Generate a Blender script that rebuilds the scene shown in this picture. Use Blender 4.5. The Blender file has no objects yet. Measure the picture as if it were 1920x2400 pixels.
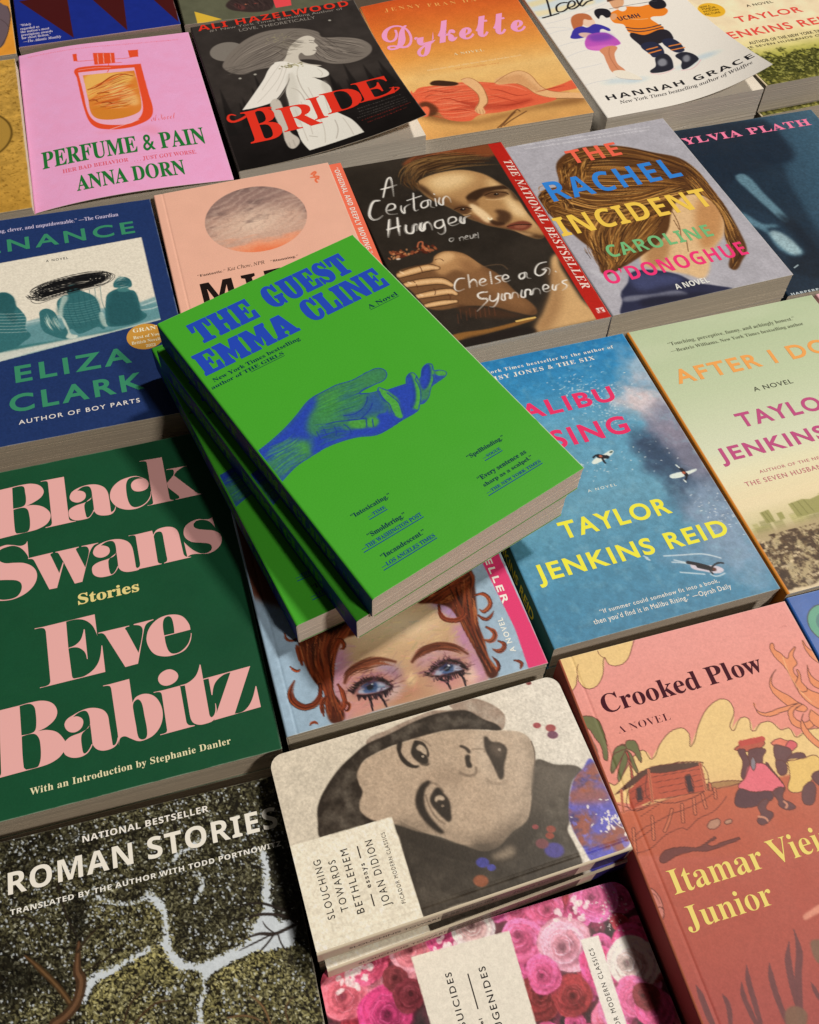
import bpy, bmesh, math, random
import numpy as np
from mathutils import Matrix, Vector

# ------------------------------------------------------------------ scene, camera, light
S = bpy.context.scene
LINK = S.collection.objects.link
MM = 0.001
CAM = [2.19859, 0.60672, 0.03195, -0.31862, 0.0, 0.0, 4.35302]   # focal length, pitch, roll, yaw, position (decimetres)
def rz(a): return Matrix.Rotation(a, 3, 'Z')
def rx(a): return Matrix.Rotation(a, 3, 'X')
def ry(a): return Matrix.Rotation(a, 3, 'Y')
cd = bpy.data.cameras.new('camera'); cam = bpy.data.objects.new('camera', cd); LINK(cam)
cd.sensor_fit = 'HORIZONTAL'; cd.sensor_width = 36; cd.lens = 36 * CAM[0] * 1000 / 1920
cd.clip_start = .01; cd.clip_end = 50
cam.matrix_world = Matrix.Translation(Vector(CAM[4:7]) * .1) @ (rz(CAM[3]) @ rx(CAM[1]) @ rz(CAM[2])).to_4x4()
S.camera = cam

W = bpy.data.worlds.new('World'); S.world = W; W.use_nodes = True
W.node_tree.nodes['Background'].inputs[0].default_value = (1.0, .86, .70, 1)
W.node_tree.nodes['Background'].inputs[1].default_value = .03
def lamp(name, loc, target, size, watt, col):
    l = bpy.data.lights.new(name, 'AREA'); l.shape = 'DISK'; l.size = size; l.energy = watt; l.color = col
    o = bpy.data.objects.new(name, l); LINK(o); o.location = loc
    o.rotation_euler = (Vector(target) - Vector(loc)).to_track_quat('-Z', 'Y').to_euler()
AIM = (.12, .35, 0)
lamp('ceiling_lamp', (2.94, 1.12, 4.95), AIM, .52, 232, (1, .90, .76))
lamp('ceiling_lamp', (2.35, -3.2, 4.5), AIM, .60, 172, (1, .89, .75))
V = S.view_settings
V.view_transform = 'Standard'; V.look = 'None'; V.exposure = 0; V.gamma = 1; V.use_curve_mapping = False

# ------------------------------------------------------------------ outlines and letters
FONT={
'b':{'&':'188;148 102 -9 -17 -12 -16 -29 33 21 18 12 17 4 19 -2 14 -7 13 -10 9 -14 7 -16 2 -18 -2 -14 -7 -11 -10 -7 -13 -2 -15 3 -18 8 -16 12 -14 -25 -17 -17 -20 -7 -23 3 -16 8 -13 11 -10 14 -7 16 -3 20 3 21 10 24 18 23 -28 38 0 -41 48 20 27 13 27;107 48 -15 -12 -14 -9 -15 -3 -12 3 -9 8 -4 11 4 14 12 13 20 14;62 156 3 10 8 7 12 3 12 -3 8 -7 3 -11 -2 -10 -8 -11 -17 -12 -8 9 -8 12',',':'66;18 -35 19 10 12 15 4 18 -3 15 -7 10 -11 4 -10 -2 -6 -7 -2 -8 2 -9 5 -6 7 -2 1 -12 -3 -12 -8 -9','.':'66;33 33 -9 -2 -7 -7 -2 -9 2 -9 7 -6 9 -3 9 3 6 6 3 9 -3 9 -6 7','0':'168;84 -3 -25 4 -19 10 -13 16 -10 23 -5 26 -2 32 2 31 5 27 10 22 13 16 20 10 24 3 24 -3 19 -10 13 -16 10 -22 6 -27 2 -32 -2 -31 -6 -26 -10 -23 -14 -16 -18 -10;84 16 10 3 7 8 5 13 4 29 1 38 -1 39 -4 28 -5 13 -7 8 -10 3 -10 -3 -7 -8 -5 -13 -4 -28 -1 -39 1 -38 4 -29 5 -13 7 -8','2':'168;11 0 0 31 44 45 16 18 12 16 9 14 5 13 3 14 1 15 -1 15 -5 10 -8 6 -9 2 -13 -3 -9 -10 -4 -17 -2 -22 -16 2 -12 5 -8 9 -2 14 2 10 5 10 9 8 13 7 17 4 20 1 29 -3 22 -10 10 -10 6 -12 1 -15 0 -10 -3 -10 -13 -22 -24 -27 -37 -37 -30 -28 70 0 9 1 7 4 5 7 4 9 2 9 18 0 -2 -63','3':'168;73 -3 -21 1 -16 4 -12 6 -9 8 -5 8 -2 9 2 10 6 7 8 5 10 1 3 -16 7 -12 12 -8 15 -2 9 1 9 3 8 5 6 8 3 12 2 15 -3 16 -9 12 -15 9 -20 2 -18 0 0 19 19 0 18 3 11 9 7 14 2 18 -1 14 -5 12 -8 6 -10 3 -10 -2 -7 -5 -4 -8 -3 -9 -2 -23 -17 2 -12 5 -7 8 -3 12 4 15 13 12 20 8 29 3 29 -3 22 -9 10 -10 6 -12 2 -15 -3 -18 -10 -15 -15 -12 -18 -9 25 -8 11 -7 10 -9 6 -13 2 -15 -2 -17 -5 -14 -8 -11 -10 -9 -12 -7 -14 -4','A':'195;-4 0 0 8 8 2 7 4 5 7 6 12 70 175 8 0 72 -169 12 -24 6 -5 8 -2 0 -8 -96 0 0 8 14 2 8 4 3 6 -5 16 -9 23 -67 0 -11 -27 -1 -6 -1 -4 3 -8 7 -4 12 -2 2 0 0 -8;51 72 57 0 -29 70','B':'198;7 0 0 8 13 2 8 4 4 9 1 14 0 128 -2 19 -3 6 -5 4 -16 2 0 7 91 0 29 -1 22 -6 15 -9 10 -14 3 -16 -5 -22 -17 -15 -27 -10 21 -5 17 -8 12 -11 6 -12 3 -15 -3 -17 -6 -15 -12 -11 -16 -9 -20 -5 -24 -2;81 112 3 0 20 3 14 7 7 12 2 20 -2 18 -5 12 -9 7 -14 3 -9 -1 -4 -3 -2 -6 -1 -9;99 11 17 3 11 8 5 14 2 21 -2 22 -8 14 -14 7 -22 3 -7 0 0 -74 1 -9 3 -5 5 -3','C':'209;115 -5 -29 3 -25 11 -21 16 -15 22 -10 26 -3 29 3 29 10 26 16 21 21 16 25 11 29 3 22 -3 26 -9 9 -2 9 4 5 10 8 0 0 -70 -7 0 -13 25 -16 19 -19 12 -22 4 -19 -4 -15 -12 -11 -19 -7 -27 -2 -35 3 -33 7 -25 12 -18 17 -11 21 -3 18 2 18 7 17 12 14 15 9 -7 -23 -25 -29 -15','D':'221;9 0 0 8 12 2 7 3 4 8 1 12 0 134 -1 15 -5 8 -8 4 -12 2 0 7 92 0 33 -3 28 -8 21 -15 15 -20 10 -25 3 -30 -4 -37 -13 -28 -22 -21 -29 -12 -39 -4;99 11 18 2 15 8 11 13 7 17 5 23 2 28 -3 33 -6 26 -12 18 -16 11 -20 4 -10 -2 -5 -3 -3 -6 -1 -11 0 -140 1 -10 3 -7 5 -3','E':'197;6 0 0 8 14 1 8 4 4 9 2 13 0 130 -2 16 -4 9 -8 4 -13 2 0 7 171 0 0 -60 -7 0 -3 17 -7 12 -9 10 -20 8 -29 2 -14 -1 -4 -1 -2 -4 -1 -13 0 -63 4 0 18 2 12 8 8 14 5 20 7 0 0 -101 -8 0 -2 16 -4 12 -6 9 -8 5 -11 3 -14 1 -1 0 0 -69 0 -9 4 -5 6 -3 11 -1 20 2 17 3 14 7 12 10 10 13 8 17 8 0 -12 -64','F':'181;7 0 0 8 13 2 8 5 4 9 1 14 0 129 -1 14 -4 8 -9 5 -13 2 0 7 170 0 0 -60 -7 0 -4 17 -6 12 -9 10 -11 6 -16 3 -20 2 -14 -1 -6 -4 -2 -10 0 -68 4 0 17 3 12 8 8 13 5 21 8 0 0 -102 -8 0 -4 22 -8 15 -13 7 -18 3 -3 0 0 -64 3 -17 4 -5 6 -3 21 -3 0 -8','G':'227;120 -4 -31 3 -26 10 -21 16 -16 21 -10 26 -4 30 4 30 10 25 15 21 21 16 25 11 28 3 24 -3 26 -8 8 -2 5 1 3 2 6 10 8 0 0 -71 -7 0 -8 17 -9 15 -11 12 -13 9 -13 6 -15 2 -19 -4 -15 -11 -11 -20 -7 -27 -2 -34 2 -29 5 -24 8 -19 12 -14 14 -8 17 -2 14 1 10 5 5 8 1 12 0 25 -1 12 -5 7 -9 4 -15 1 0 7 101 0 0 -7 -13 -1 -7 -4 -4 -7 -1 -12 0 -44 -39 -13','H':'234;7 0 0 8 13 2 8 4 4 8 1 14 0 133 -1 13 -4 7 -8 5 -13 2 0 7 101 0 0 -7 -17 -3 -5 -3 -3 -5 -2 -16 0 -57 72 0 0 57 -2 16 -3 5 -5 3 -17 3 0 7 100 0 0 -7 -12 -2 -8 -4 -4 -8 -1 -13 0 -133 1 -13 4 -8 8 -5 12 -2 0 -8 -100 0 0 8 13 2 8 4 4 8 2 14 0 63 -72 0 0 -63 1 -14 5 -8 8 -4 13 -2 0 -8','I':'116;6 0 0 8 13 2 8 4 5 8 2 12 0 139 -2 11 -4 7 -8 3 -14 2 0 7 103 0 0 -7 -13 -2 -8 -3 -5 -7 -1 -11 0 -139 2 -14 3 -5 5 -3 18 -4 0 -8','J':'148;49 -29 -14 1 -12 4 -10 6 -8 8 -5 10 -2 10 2 10 5 7 7 5 8 1 8 -1 7 -4 5 -7 1 -9 -3 -13 -4 -8 4 -7 9 -2 9 2 6 5 3 9 1 12 0 154 -2 19 -4 5 -5 4 -20 4 0 7 105 0 0 -7 -16 -3 -5 -4 -3 -5 -2 -20 0 -124 -3 -25 -8 -19 -12 -14 -19 -8','K':'228;7 0 0 8 13 2 8 4 4 8 2 14 0 133 -2 13 -4 8 -8 4 -12 2 0 7 100 0 0 -7 -16 -3 -5 -3 -3 -5 -2 -16 0 -65 61 63 10 11 3 9 -7 7 -19 2 0 7 87 0 0 -7 -4 0 -18 -4 -20 -12 -21 -19 -33 -34 86 -106 11 -10 14 -3 0 -8 -107 0 0 8 12 0 7 1 4 3 1 3 -2 6 -6 8 -52 66 -7 -7 0 -52 1 -14 4 -8 8 -4 13 -2 0 -8','L':'190;7 0 0 8 13 2 8 4 4 8 1 14 0 133 -1 13 -4 8 -8 4 -13 2 0 7 105 0 0 -7 -19 -2 -6 -3 -3 -5 -3 -17 0 -132 2 -16 2 -5 4 -2 15 -2 20 2 17 4 13 7 11 11 10 14 8 19 8 0 -12 -69','M':'283;6 0 0 8 13 2 9 4 4 8 2 13 0 136 -2 15 -4 4 -4 3 -17 3 0 7 75 0 60 -139 59 139 75 0 0 -7 -13 -2 -7 -5 -4 -8 -2 -12 0 -131 2 -19 3 -5 5 -3 15 -3 0 -8 -98 0 0 8 16 3 5 3 3 6 2 17 0 141 -74 -178 -8 0 -74 174 0 -138 2 -14 4 -9 9 -4 14 -1 0 -8','N':'220;180 -5 -132 161 0 -121 1 -13 4 -8 8 -4 13 -2 0 -8 -66 0 0 8 16 3 5 3 3 5 2 16 0 138 -18 21 -8 2 0 7 62 0 105 -128 0 94 -3 16 -3 5 -4 3 -17 3 0 7 66 0 0 -7 -13 -2 -7 -4 -4 -8 -2 -14 0 -173','O':'235;116 -5 -21 2 -20 6 -17 10 -16 13 -13 15 -9 19 -6 20 -2 22 2 21 6 21 9 18 13 16 16 12 18 10 20 6 22 2 22 -2 20 -6 17 -9 16 -13 12 -15 10 -19 5 -20 3 -22 -3 -22 -5 -20 -10 -19 -13 -15 -15 -13 -18 -10 -21 -6;118 5 19 4 14 12 10 19 6 27 2 35 -1 29 -5 24 -8 19 -10 13 -14 8 -15 3 -18 -4 -15 -11 -10 -20 -6 -27 -2 -34 1 -29 5 -24 8 -19 11 -14 13 -8','P':'187;7 0 0 8 13 2 8 4 4 8 1 14 0 133 -1 13 -4 7 -8 5 -13 2 0 7 88 0 33 -1 22 -6 14 -8 10 -10 7 -14 2 -16 -2 -16 -7 -13 -10 -12 -15 -8 -19 -5 -22 -2 -27 0 0 -56 1 -14 5 -8 8 -4 13 -2 0 -8;81 103 9 0 19 2 13 8 6 14 2 20 -1 20 -6 15 -11 8 -15 3 -8 -1 -4 -3 -3 -4 -1 -7','R':'211;7 0 0 8 13 2 8 4 4 8 1 14 0 133 -1 13 -4 7 -8 5 -13 2 0 7 90 0 39 -3 28 -10 12 -10 8 -14 2 -17 -5 -21 -15 -17 -25 -11 52 -78 9 -11 5 -2 7 -1 0 -8 -63 0 -61 95 -9 0 0 -59 1 -14 5 -8 8 -4 13 -2 0 -8;81 104 10 0 20 3 14 9 8 14 3 20 -2 15 -4 12 -7 9 -10 5 -13 2 -10 -1 -5 -3 -3 -6 -1 -11','S':'174;19 -5 0 75 9 0 9 -28 13 -20 17 -11 21 -4 15 2 12 7 7 11 2 13 -2 12 -8 11 -14 8 -27 14 -23 14 -16 14 -9 16 -3 19 2 17 6 15 9 12 13 9 14 5 16 2 21 -2 23 -6 4 -1 4 0 6 2 3 7 9 0 0 -66 -8 0 -5 16 -8 14 -9 11 -11 9 -12 5 -12 2 -14 -3 -11 -6 -6 -9 -3 -11 3 -11 5 -9 10 -7 13 -8 29 -13 16 -9 13 -9 9 -10 5 -10 3 -12 1 -13 -2 -18 -6 -15 -12 -13 -15 -9 -18 -6 -21 -2 -15 0 -15 4 -12 4 -6 1 -7 -2 -4 -8','T':'189;41 0 0 8 14 1 9 5 4 8 2 14 0 158 -3 0 -22 -4 -16 -10 -11 -16 -5 -22 -8 0 0 61 178 0 0 -61 -7 0 -4 18 -8 15 -11 10 -14 6 -19 3 -2 0 0 -158 1 -14 5 -8 8 -5 14 -1 0 -8','U':'220;111 -6 -25 2 -20 6 -15 11 -10 14 -6 19 -2 23 0 100 -2 13 -4 7 -8 5 -12 2 0 7 100 0 0 -7 -16 -3 -6 -3 -3 -5 -1 -16 0 -107 2 -23 8 -16 13 -10 19 -3 19 2 14 8 11 12 6 17 2 22 0 98 -1 12 -5 8 -8 5 -14 2 0 7 65 0 0 -7 -12 -3 -6 -5 -4 -7 -1 -12 0 -88 -2 -28 -7 -22 -10 -17 -16 -11 -19 -7','V':'191;95 -6 -75 176 -10 18 -6 5 -10 3 0 7 100 0 0 -7 -12 -1 -8 -2 -4 -4 -2 -6 4 -14 44 -105 39 105 3 14 -1 6 -4 4 -19 3 0 7 63 0 0 -7 -8 -1 -7 -4 -5 -7 -6 -13 -68 -177','W':'273;76 -5 -62 181 -7 15 -6 3 -8 2 0 7 88 0 0 -7 -14 -3 -3 -4 -1 -6 3 -16 34 -99 34 90 -6 20 -4 9 -5 5 -7 2 -10 2 0 7 94 0 0 -7 -11 -1 -7 -5 -2 -6 2 -12 34 -98 30 91 3 17 -1 6 -4 4 -6 3 -9 1 0 7 54 0 0 -7 -8 -3 -5 -5 -9 -19 -58 -174 -8 0 -50 143 -56 -143','X':'210;5 0 0 8 13 2 11 7 11 13 46 63 -51 79 -14 18 -6 4 -8 2 -1 0 0 7 103 0 0 -7 -7 0 -13 -3 -4 -8 5 -12 28 -44 26 38 5 10 3 8 -3 6 -7 3 -11 2 0 7 74 0 0 -7 -2 0 -12 -2 -11 -5 -10 -9 -11 -13 -34 -49 59 -92 11 -14 5 -3 6 -1 1 0 0 -8 -101 0 0 8 3 0 11 1 7 4 3 5 -2 8 -5 9 -29 47 -33 -46 -4 -8 -1 -8 2 -7 7 -4 13 -1 0 -8','Y':'190;45 0 0 8 13 2 8 4 4 8 2 14 0 44 -51 93 -8 12 -7 7 -6 2 -6 2 0 7 98 0 0 -7 -5 0 -13 -3 -3 -3 -1 -4 3 -11 38 -74 38 63 5 10 2 8 -3 8 -7 4 -13 2 -1 0 0 7 64 0 0 -7 -7 -2 -6 -4 -12 -15 -51 -84 0 -55 1 -14 4 -8 8 -4 13 -2 0 -8','a':'154;114 -4 -13 2 -8 6 -4 12 -14 -11 -16 -7 -16 -2 -14 2 -11 7 -7 10 -2 13 2 12 7 12 10 9 25 12 36 12 0 23 -1 10 -5 8 -7 4 -10 2 -15 -2 -5 -8 5 -7 3 -6 1 -6 -2 -7 -4 -6 -6 -4 -9 -1 -8 2 -6 4 -4 6 -1 9 1 10 6 8 9 8 11 5 14 4 16 1 28 -3 18 -9 10 -14 3 -22 0 -66 1 -10 4 -3 7 4 4 -7 -16 -12;68 15 10 3 11 10 0 48 -20 -8 -12 -13 -4 -17 1 -13 5 -8','b':'161;19 -5 0 178 0 12 -3 6 -4 4 -8 1 0 7 58 0 0 -79 10 10 13 6 14 2 15 -2 13 -6 11 -11 8 -13 5 -17 2 -19 -2 -22 -7 -18 -10 -16 -13 -12 -17 -8 -18 -2 -20 4 -19 13 -23 -18;82 6 9 2 7 5 5 9 5 20 2 29 -2 24 -5 17 -8 10 -13 3 -6 -1 -7 -3 -5 -6 -2 -7 0 -77 2 -14 6 -8','c':'131;70 -4 -17 2 -14 7 -13 11 -9 14 -6 18 -2 19 2 21 7 18 11 15 14 12 16 7 19 2 19 -2 15 -7 9 -10 3 -13 -1 -8 -4 -6 -6 -4 -7 -1 -10 3 -6 6 -2 12 0 5 0 4 -3 9 -9 3 -15 -6 -8 -16 -3 -27 3 -29 8 -21 9 -9 10 -6 11 -2 16 4 14 11 6 -5 -16 -17 -19 -11','d':'165;62 -4 -14 2 -13 7 -11 11 -8 14 -5 17 -2 19 2 21 5 19 9 16 11 11 14 7 15 2 13 -2 12 -5 10 -10 0 54 -2 8 -3 5 -7 3 -9 1 0 7 63 0 0 -169 1 -10 2 -6 4 -4 9 -2 0 -7 -27 -3 -31 -6 0 21 -10 -12 -13 -7;76 13 7 1 7 5 6 6 4 9 0 74 -3 7 -5 6 -7 3 -7 1 -12 -3 -8 -10 -4 -18 -2 -26 2 -24 4 -18 7 -10','e':'134;69 -4 -17 2 -14 7 -12 11 -10 15 -5 18 -2 21 2 20 6 17 9 15 13 11 15 7 16 2 16 -2 14 -5 11 -10 9 -13 4 -16 2 -19 0 -3 -74 0 2 -20 4 -15 8 -11 10 -7 13 -2 11 2 11 7 10 10 6 -6 -16 -20 -19 -12;52 86 38 0 0 10 -1 16 -3 12 -5 6 -9 3 -11 -5 -7 -14 -2 -23','f':'95;7 0 0 7 11 3 4 6 1 17 0 91 -16 0 0 15 16 0 0 19 4 21 11 16 17 9 23 4 16 -2 13 -7 8 -9 3 -12 -2 -8 -4 -6 -5 -4 -7 -1 -7 1 -6 3 -3 5 -2 7 4 13 2 2 0 3 -2 4 -6 1 -7 -2 -4 -4 -3 -18 0 -35 25 0 0 -15 -25 0 0 -95 1 -11 3 -7 7 -3 12 -1 0 -7','g':'146;65 -63 -25 2 -19 7 -11 9 -4 12 3 9 8 7 14 6 -11 7 -7 8 -2 10 2 10 6 9 11 8 16 8 -20 11 -12 15 -4 20 2 13 6 12 9 9 12 7 15 5 16 1 18 -1 16 -5 38 0 0 -16 -22 0 8 -14 2 -15 -2 -12 -5 -11 -8 -10 -11 -6 -12 -5 -15 -1 -7 0 -7 0 -7 -1 -6 -3 -4 -4 -1 -6 5 -8 13 -2 15 0 22 -1 16 -3 12 -5 7 -7 5 -10 1 -12 -2 -14 -7 -11 -10 -9 -24 -10;70 56 9 2 6 7 3 12 1 17 -1 17 -3 12 -6 7 -9 3 -9 -3 -5 -7 -4 -12 -1 -17 1 -17 4 -12 5 -7;72 -52 25 2 15 8 6 13 -2 6 -5 4 -8 3 -11 1 -49 0 -8 -8 -2 -9 2 -8 7 -6 12 -4','h':'170;8 0 0 7 8 1 4 3 2 6 1 8 0 153 0 8 -3 6 -4 3 -8 1 0 7 58 0 0 -84 12 13 14 8 17 2 14 -2 11 -5 7 -10 5 -13 2 -18 0 -69 0 -8 3 -5 4 -4 7 -1 0 -7 -72 0 0 7 2 0 7 2 4 6 2 10 0 72 -3 18 -4 5 -7 1 -14 -4 -11 -12 0 -80 1 -8 2 -5 4 -4 7 -1 0 -7','i':'88;45 162 -9 1 -7 5 -5 8 -2 8 2 9 5 7 7 6 9 1 9 -1 7 -6 5 -7 2 -9 -2 -8 -5 -8 -7 -5;8 0 0 7 8 2 4 2 2 5 1 9 0 87 0 10 -2 5 -5 3 -7 1 0 8 57 0 0 -114 1 -8 2 -5 4 -3 7 -2 0 -7','k':'160;8 0 0 7 8 2 4 3 2 5 1 8 0 153 -2 14 -4 3 -8 1 0 7 57 0 0 -128 35 36 6 7 2 6 -4 5 -12 2 -1 0 0 8 62 0 0 -8 -16 -4 -15 -11 -24 -23 55 -78 7 -6 7 -2 0 -7 -74 0 0 7 3 0 7 2 3 5 -4 8 -30 44 -7 -6 0 -35 1 -8 2 -5 4 -3 7 -2 0 -7','l':'89;8 0 0 7 8 2 4 2 2 5 1 9 0 153 -2 14 -4 3 -8 1 0 7 57 0 0 -178 1 -8 2 -5 4 -3 7 -2 0 -7','m':'248;8 0 0 7 8 1 4 3 2 6 1 8 0 88 0 8 -3 6 -4 3 -8 1 0 8 57 0 0 -21 12 13 14 9 15 2 18 -2 12 -9 7 -14 13 14 14 9 17 2 13 -2 11 -5 8 -10 5 -13 1 -18 0 -69 1 -8 2 -5 4 -4 7 -1 0 -7 -70 0 0 7 7 1 4 4 2 5 1 8 0 72 -3 18 -4 5 -7 1 -13 -4 -11 -11 0 -81 1 -8 2 -5 4 -4 7 -1 0 -7 -70 0 0 7 7 1 4 4 3 5 0 8 0 72 -2 18 -4 5 -8 1 -13 -4 -11 -12 0 -80 1 -8 2 -5 4 -3 7 -2 0 -7','n':'170;8 0 0 7 8 1 4 3 2 6 1 8 0 88 0 8 -3 6 -4 3 -8 1 0 8 58 0 0 -20 12 13 14 8 17 2 14 -2 11 -5 7 -10 5 -13 2 -18 0 -69 0 -8 3 -5 4 -4 7 -1 0 -7 -72 0 0 7 2 0 7 2 4 6 2 10 0 72 -3 18 -4 5 -7 1 -14 -4 -11 -12 0 -80 1 -8 2 -5 4 -4 7 -1 0 -7','o':'150;75 -4 -18 2 -17 7 -13 11 -10 16 -6 17 -3 20 3 20 6 18 10 15 13 11 17 7 18 2 18 -2 17 -7 13 -11 10 -15 7 -18 2 -20 -2 -21 -7 -17 -10 -15 -13 -11 -16 -7;75 5 11 3 7 9 4 19 1 33 -1 32 -4 20 -8 9 -10 4 -11 -4 -7 -9 -4 -20 -1 -32 1 -32 4 -20 7 -9','p':'166;8 -62 0 7 10 3 4 7 1 17 0 137 0 11 -2 7 -5 3 -7 2 0 7 55 0 0 -22 10 14 13 9 16 2 15 -2 13 -7 11 -11 8 -14 4 -17 2 -20 -2 -20 -5 -19 -8 -15 -11 -12 -13 -7 -16 -2 -13 2 -12 6 -10 10 0 -40 2 -18 2 -5 5 -3 13 -3 0 -7;87 13 12 3 8 10 4 18 2 25 -1 24 -4 18 -8 10 -11 3 -13 -5 -10 -14 0 -74 5 -10 8 -6','r':'128;8 0 0 7 8 2 4 2 2 5 1 9 0 87 0 10 -2 6 -5 2 -7 1 0 8 56 0 0 -27 9 13 10 10 10 5 10 2 11 -1 8 -5 5 -8 1 -9 -1 -8 -4 -6 -6 -4 -7 -2 -7 1 -5 3 -7 9 -3 3 -5 1 -6 -2 -6 -6 -4 -10 -1 -12 0 -61 1 -9 3 -5 6 -3 11 -1 0 -7','s':'129;68 -4 -14 1 -15 6 -6 1 -6 -2 -4 -6 -7 0 0 51 8 0 6 -17 9 -13 11 -8 13 -2 10 1 7 4 4 6 2 8 -4 12 -12 9 -22 11 -14 8 -10 10 -5 10 -3 12 4 18 9 14 15 10 19 2 11 -1 15 -4 3 0 3 -1 5 2 3 4 6 0 0 -43 -7 0 -6 14 -8 11 -10 6 -11 2 -9 -1 -6 -3 -4 -6 -1 -6 1 -7 4 -5 13 -10 20 -9 14 -9 9 -8 5 -11 2 -15 -3 -19 -10 -15 -15 -10','t':'102;55 -4 -15 2 -11 7 -5 11 -2 16 0 92 -13 0 0 10 30 31 19 24 6 0 0 -50 29 0 0 -15 -29 0 0 -87 3 -14 3 -4 5 -1 10 4 7 11 7 -4 -11 -18 -14 -12','u':'167;58 -4 -17 2 -12 10 -7 14 -2 21 0 68 0 9 -2 6 -5 4 -8 1 0 8 58 0 0 -106 1 -7 4 -5 4 -4 7 -1 13 3 10 10 0 82 -1 9 -2 7 -5 3 -9 1 0 8 60 0 0 -108 1 -8 2 -6 5 -2 8 -2 0 -7 -27 -3 -32 -7 0 22 -8 -9 -11 -7 -12 -5','v':'137;64 -4 -47 115 -7 15 -5 4 -6 1 0 8 74 0 0 -8 -3 0 -9 -2 -3 -6 0 -3 24 -65 23 58 3 9 -5 7 -12 2 0 8 45 0 0 -7 -7 -3 -5 -5 -8 -15 -45 -113','w':'194;55 -4 -47 122 -5 9 -8 4 0 8 67 0 0 -8 -9 -2 -2 -6 1 -4 1 -6 21 -56 20 48 -4 14 -5 10 -10 3 0 7 69 0 0 -8 -9 -2 -3 -6 0 -3 1 -3 17 -54 21 51 2 9 -1 4 -2 2 -11 3 0 7 40 0 0 -7 -5 -2 -4 -3 -6 -12 -48 -119 -7 0 -29 92 -38 -92','x':'142;2 0 0 7 13 6 13 12 27 36 -36 57 -8 9 -9 4 0 8 73 0 0 -8 -9 -1 -3 -5 4 -9 15 -24 18 23 3 5 2 4 -1 4 -3 2 -11 1 0 8 49 0 0 -7 -13 -6 -13 -13 -25 -31 42 -66 5 -6 7 -3 0 -7 -73 0 0 7 11 2 2 2 1 3 -1 5 -5 7 -16 25 -17 -24 -5 -6 -1 -6 3 -6 10 -2 1 0 0 -7','y':'134;23 -63 -10 2 -9 5 -5 8 -2 10 1 8 4 6 6 5 8 1 7 -1 5 -3 4 -5 1 -7 0 -2 0 -3 1 -4 4 -1 6 3 7 8 7 13 5 18 -47 114 -5 11 -4 5 -9 3 0 8 74 0 0 -8 -11 -2 -3 -2 -1 -4 1 -4 1 -4 24 -62 20 55 3 8 0 6 -1 5 -2 2 -12 2 0 8 43 0 0 -8 -6 -1 -4 -5 -8 -17 -44 -119 -14 -32 -8 -9 -7 -6 -9 -3','z':'131;6 0 0 6 69 122 -18 0 -14 -1 -11 -5 -7 -10 -5 -15 -8 0 2 42 109 0 0 -9 -67 -119 12 0 18 2 14 7 9 11 7 17 7 0 -3 -48','—':'300;303 85 -306 0 0 -19 306 0','’':'66;18 134 18 9 12 16 4 20 -2 15 -7 9 -11 4 -10 -2 -6 -6 -2 -10 2 -9 5 -6 9 -3 0 -11 -4 -11 -8 -10','“':'128;112 207 -19 -10 -11 -15 -4 -21 2 -14 7 -10 11 -3 9 2 6 6 3 10 -2 8 -6 7 -8 2 0 12 3 10 9 11;46 207 -18 -10 -12 -15 -4 -21 3 -14 7 -10 10 -3 10 2 6 6 2 10 -2 8 -5 7 -9 2 0 12 4 10 8 11','”':'128;82 134 18 9 12 16 4 20 -3 15 -7 9 -10 4 -10 -2 -6 -6 -2 -10 2 -9 5 -6 9 -3 0 -11 -4 -11 -8 -10;16 134 19 9 11 16 4 20 -2 15 -7 9 -11 4 -9 -2 -6 -6 -3 -10 2 -9 6 -6 8 -3 0 -11 -3 -11 -9 -10'},
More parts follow.
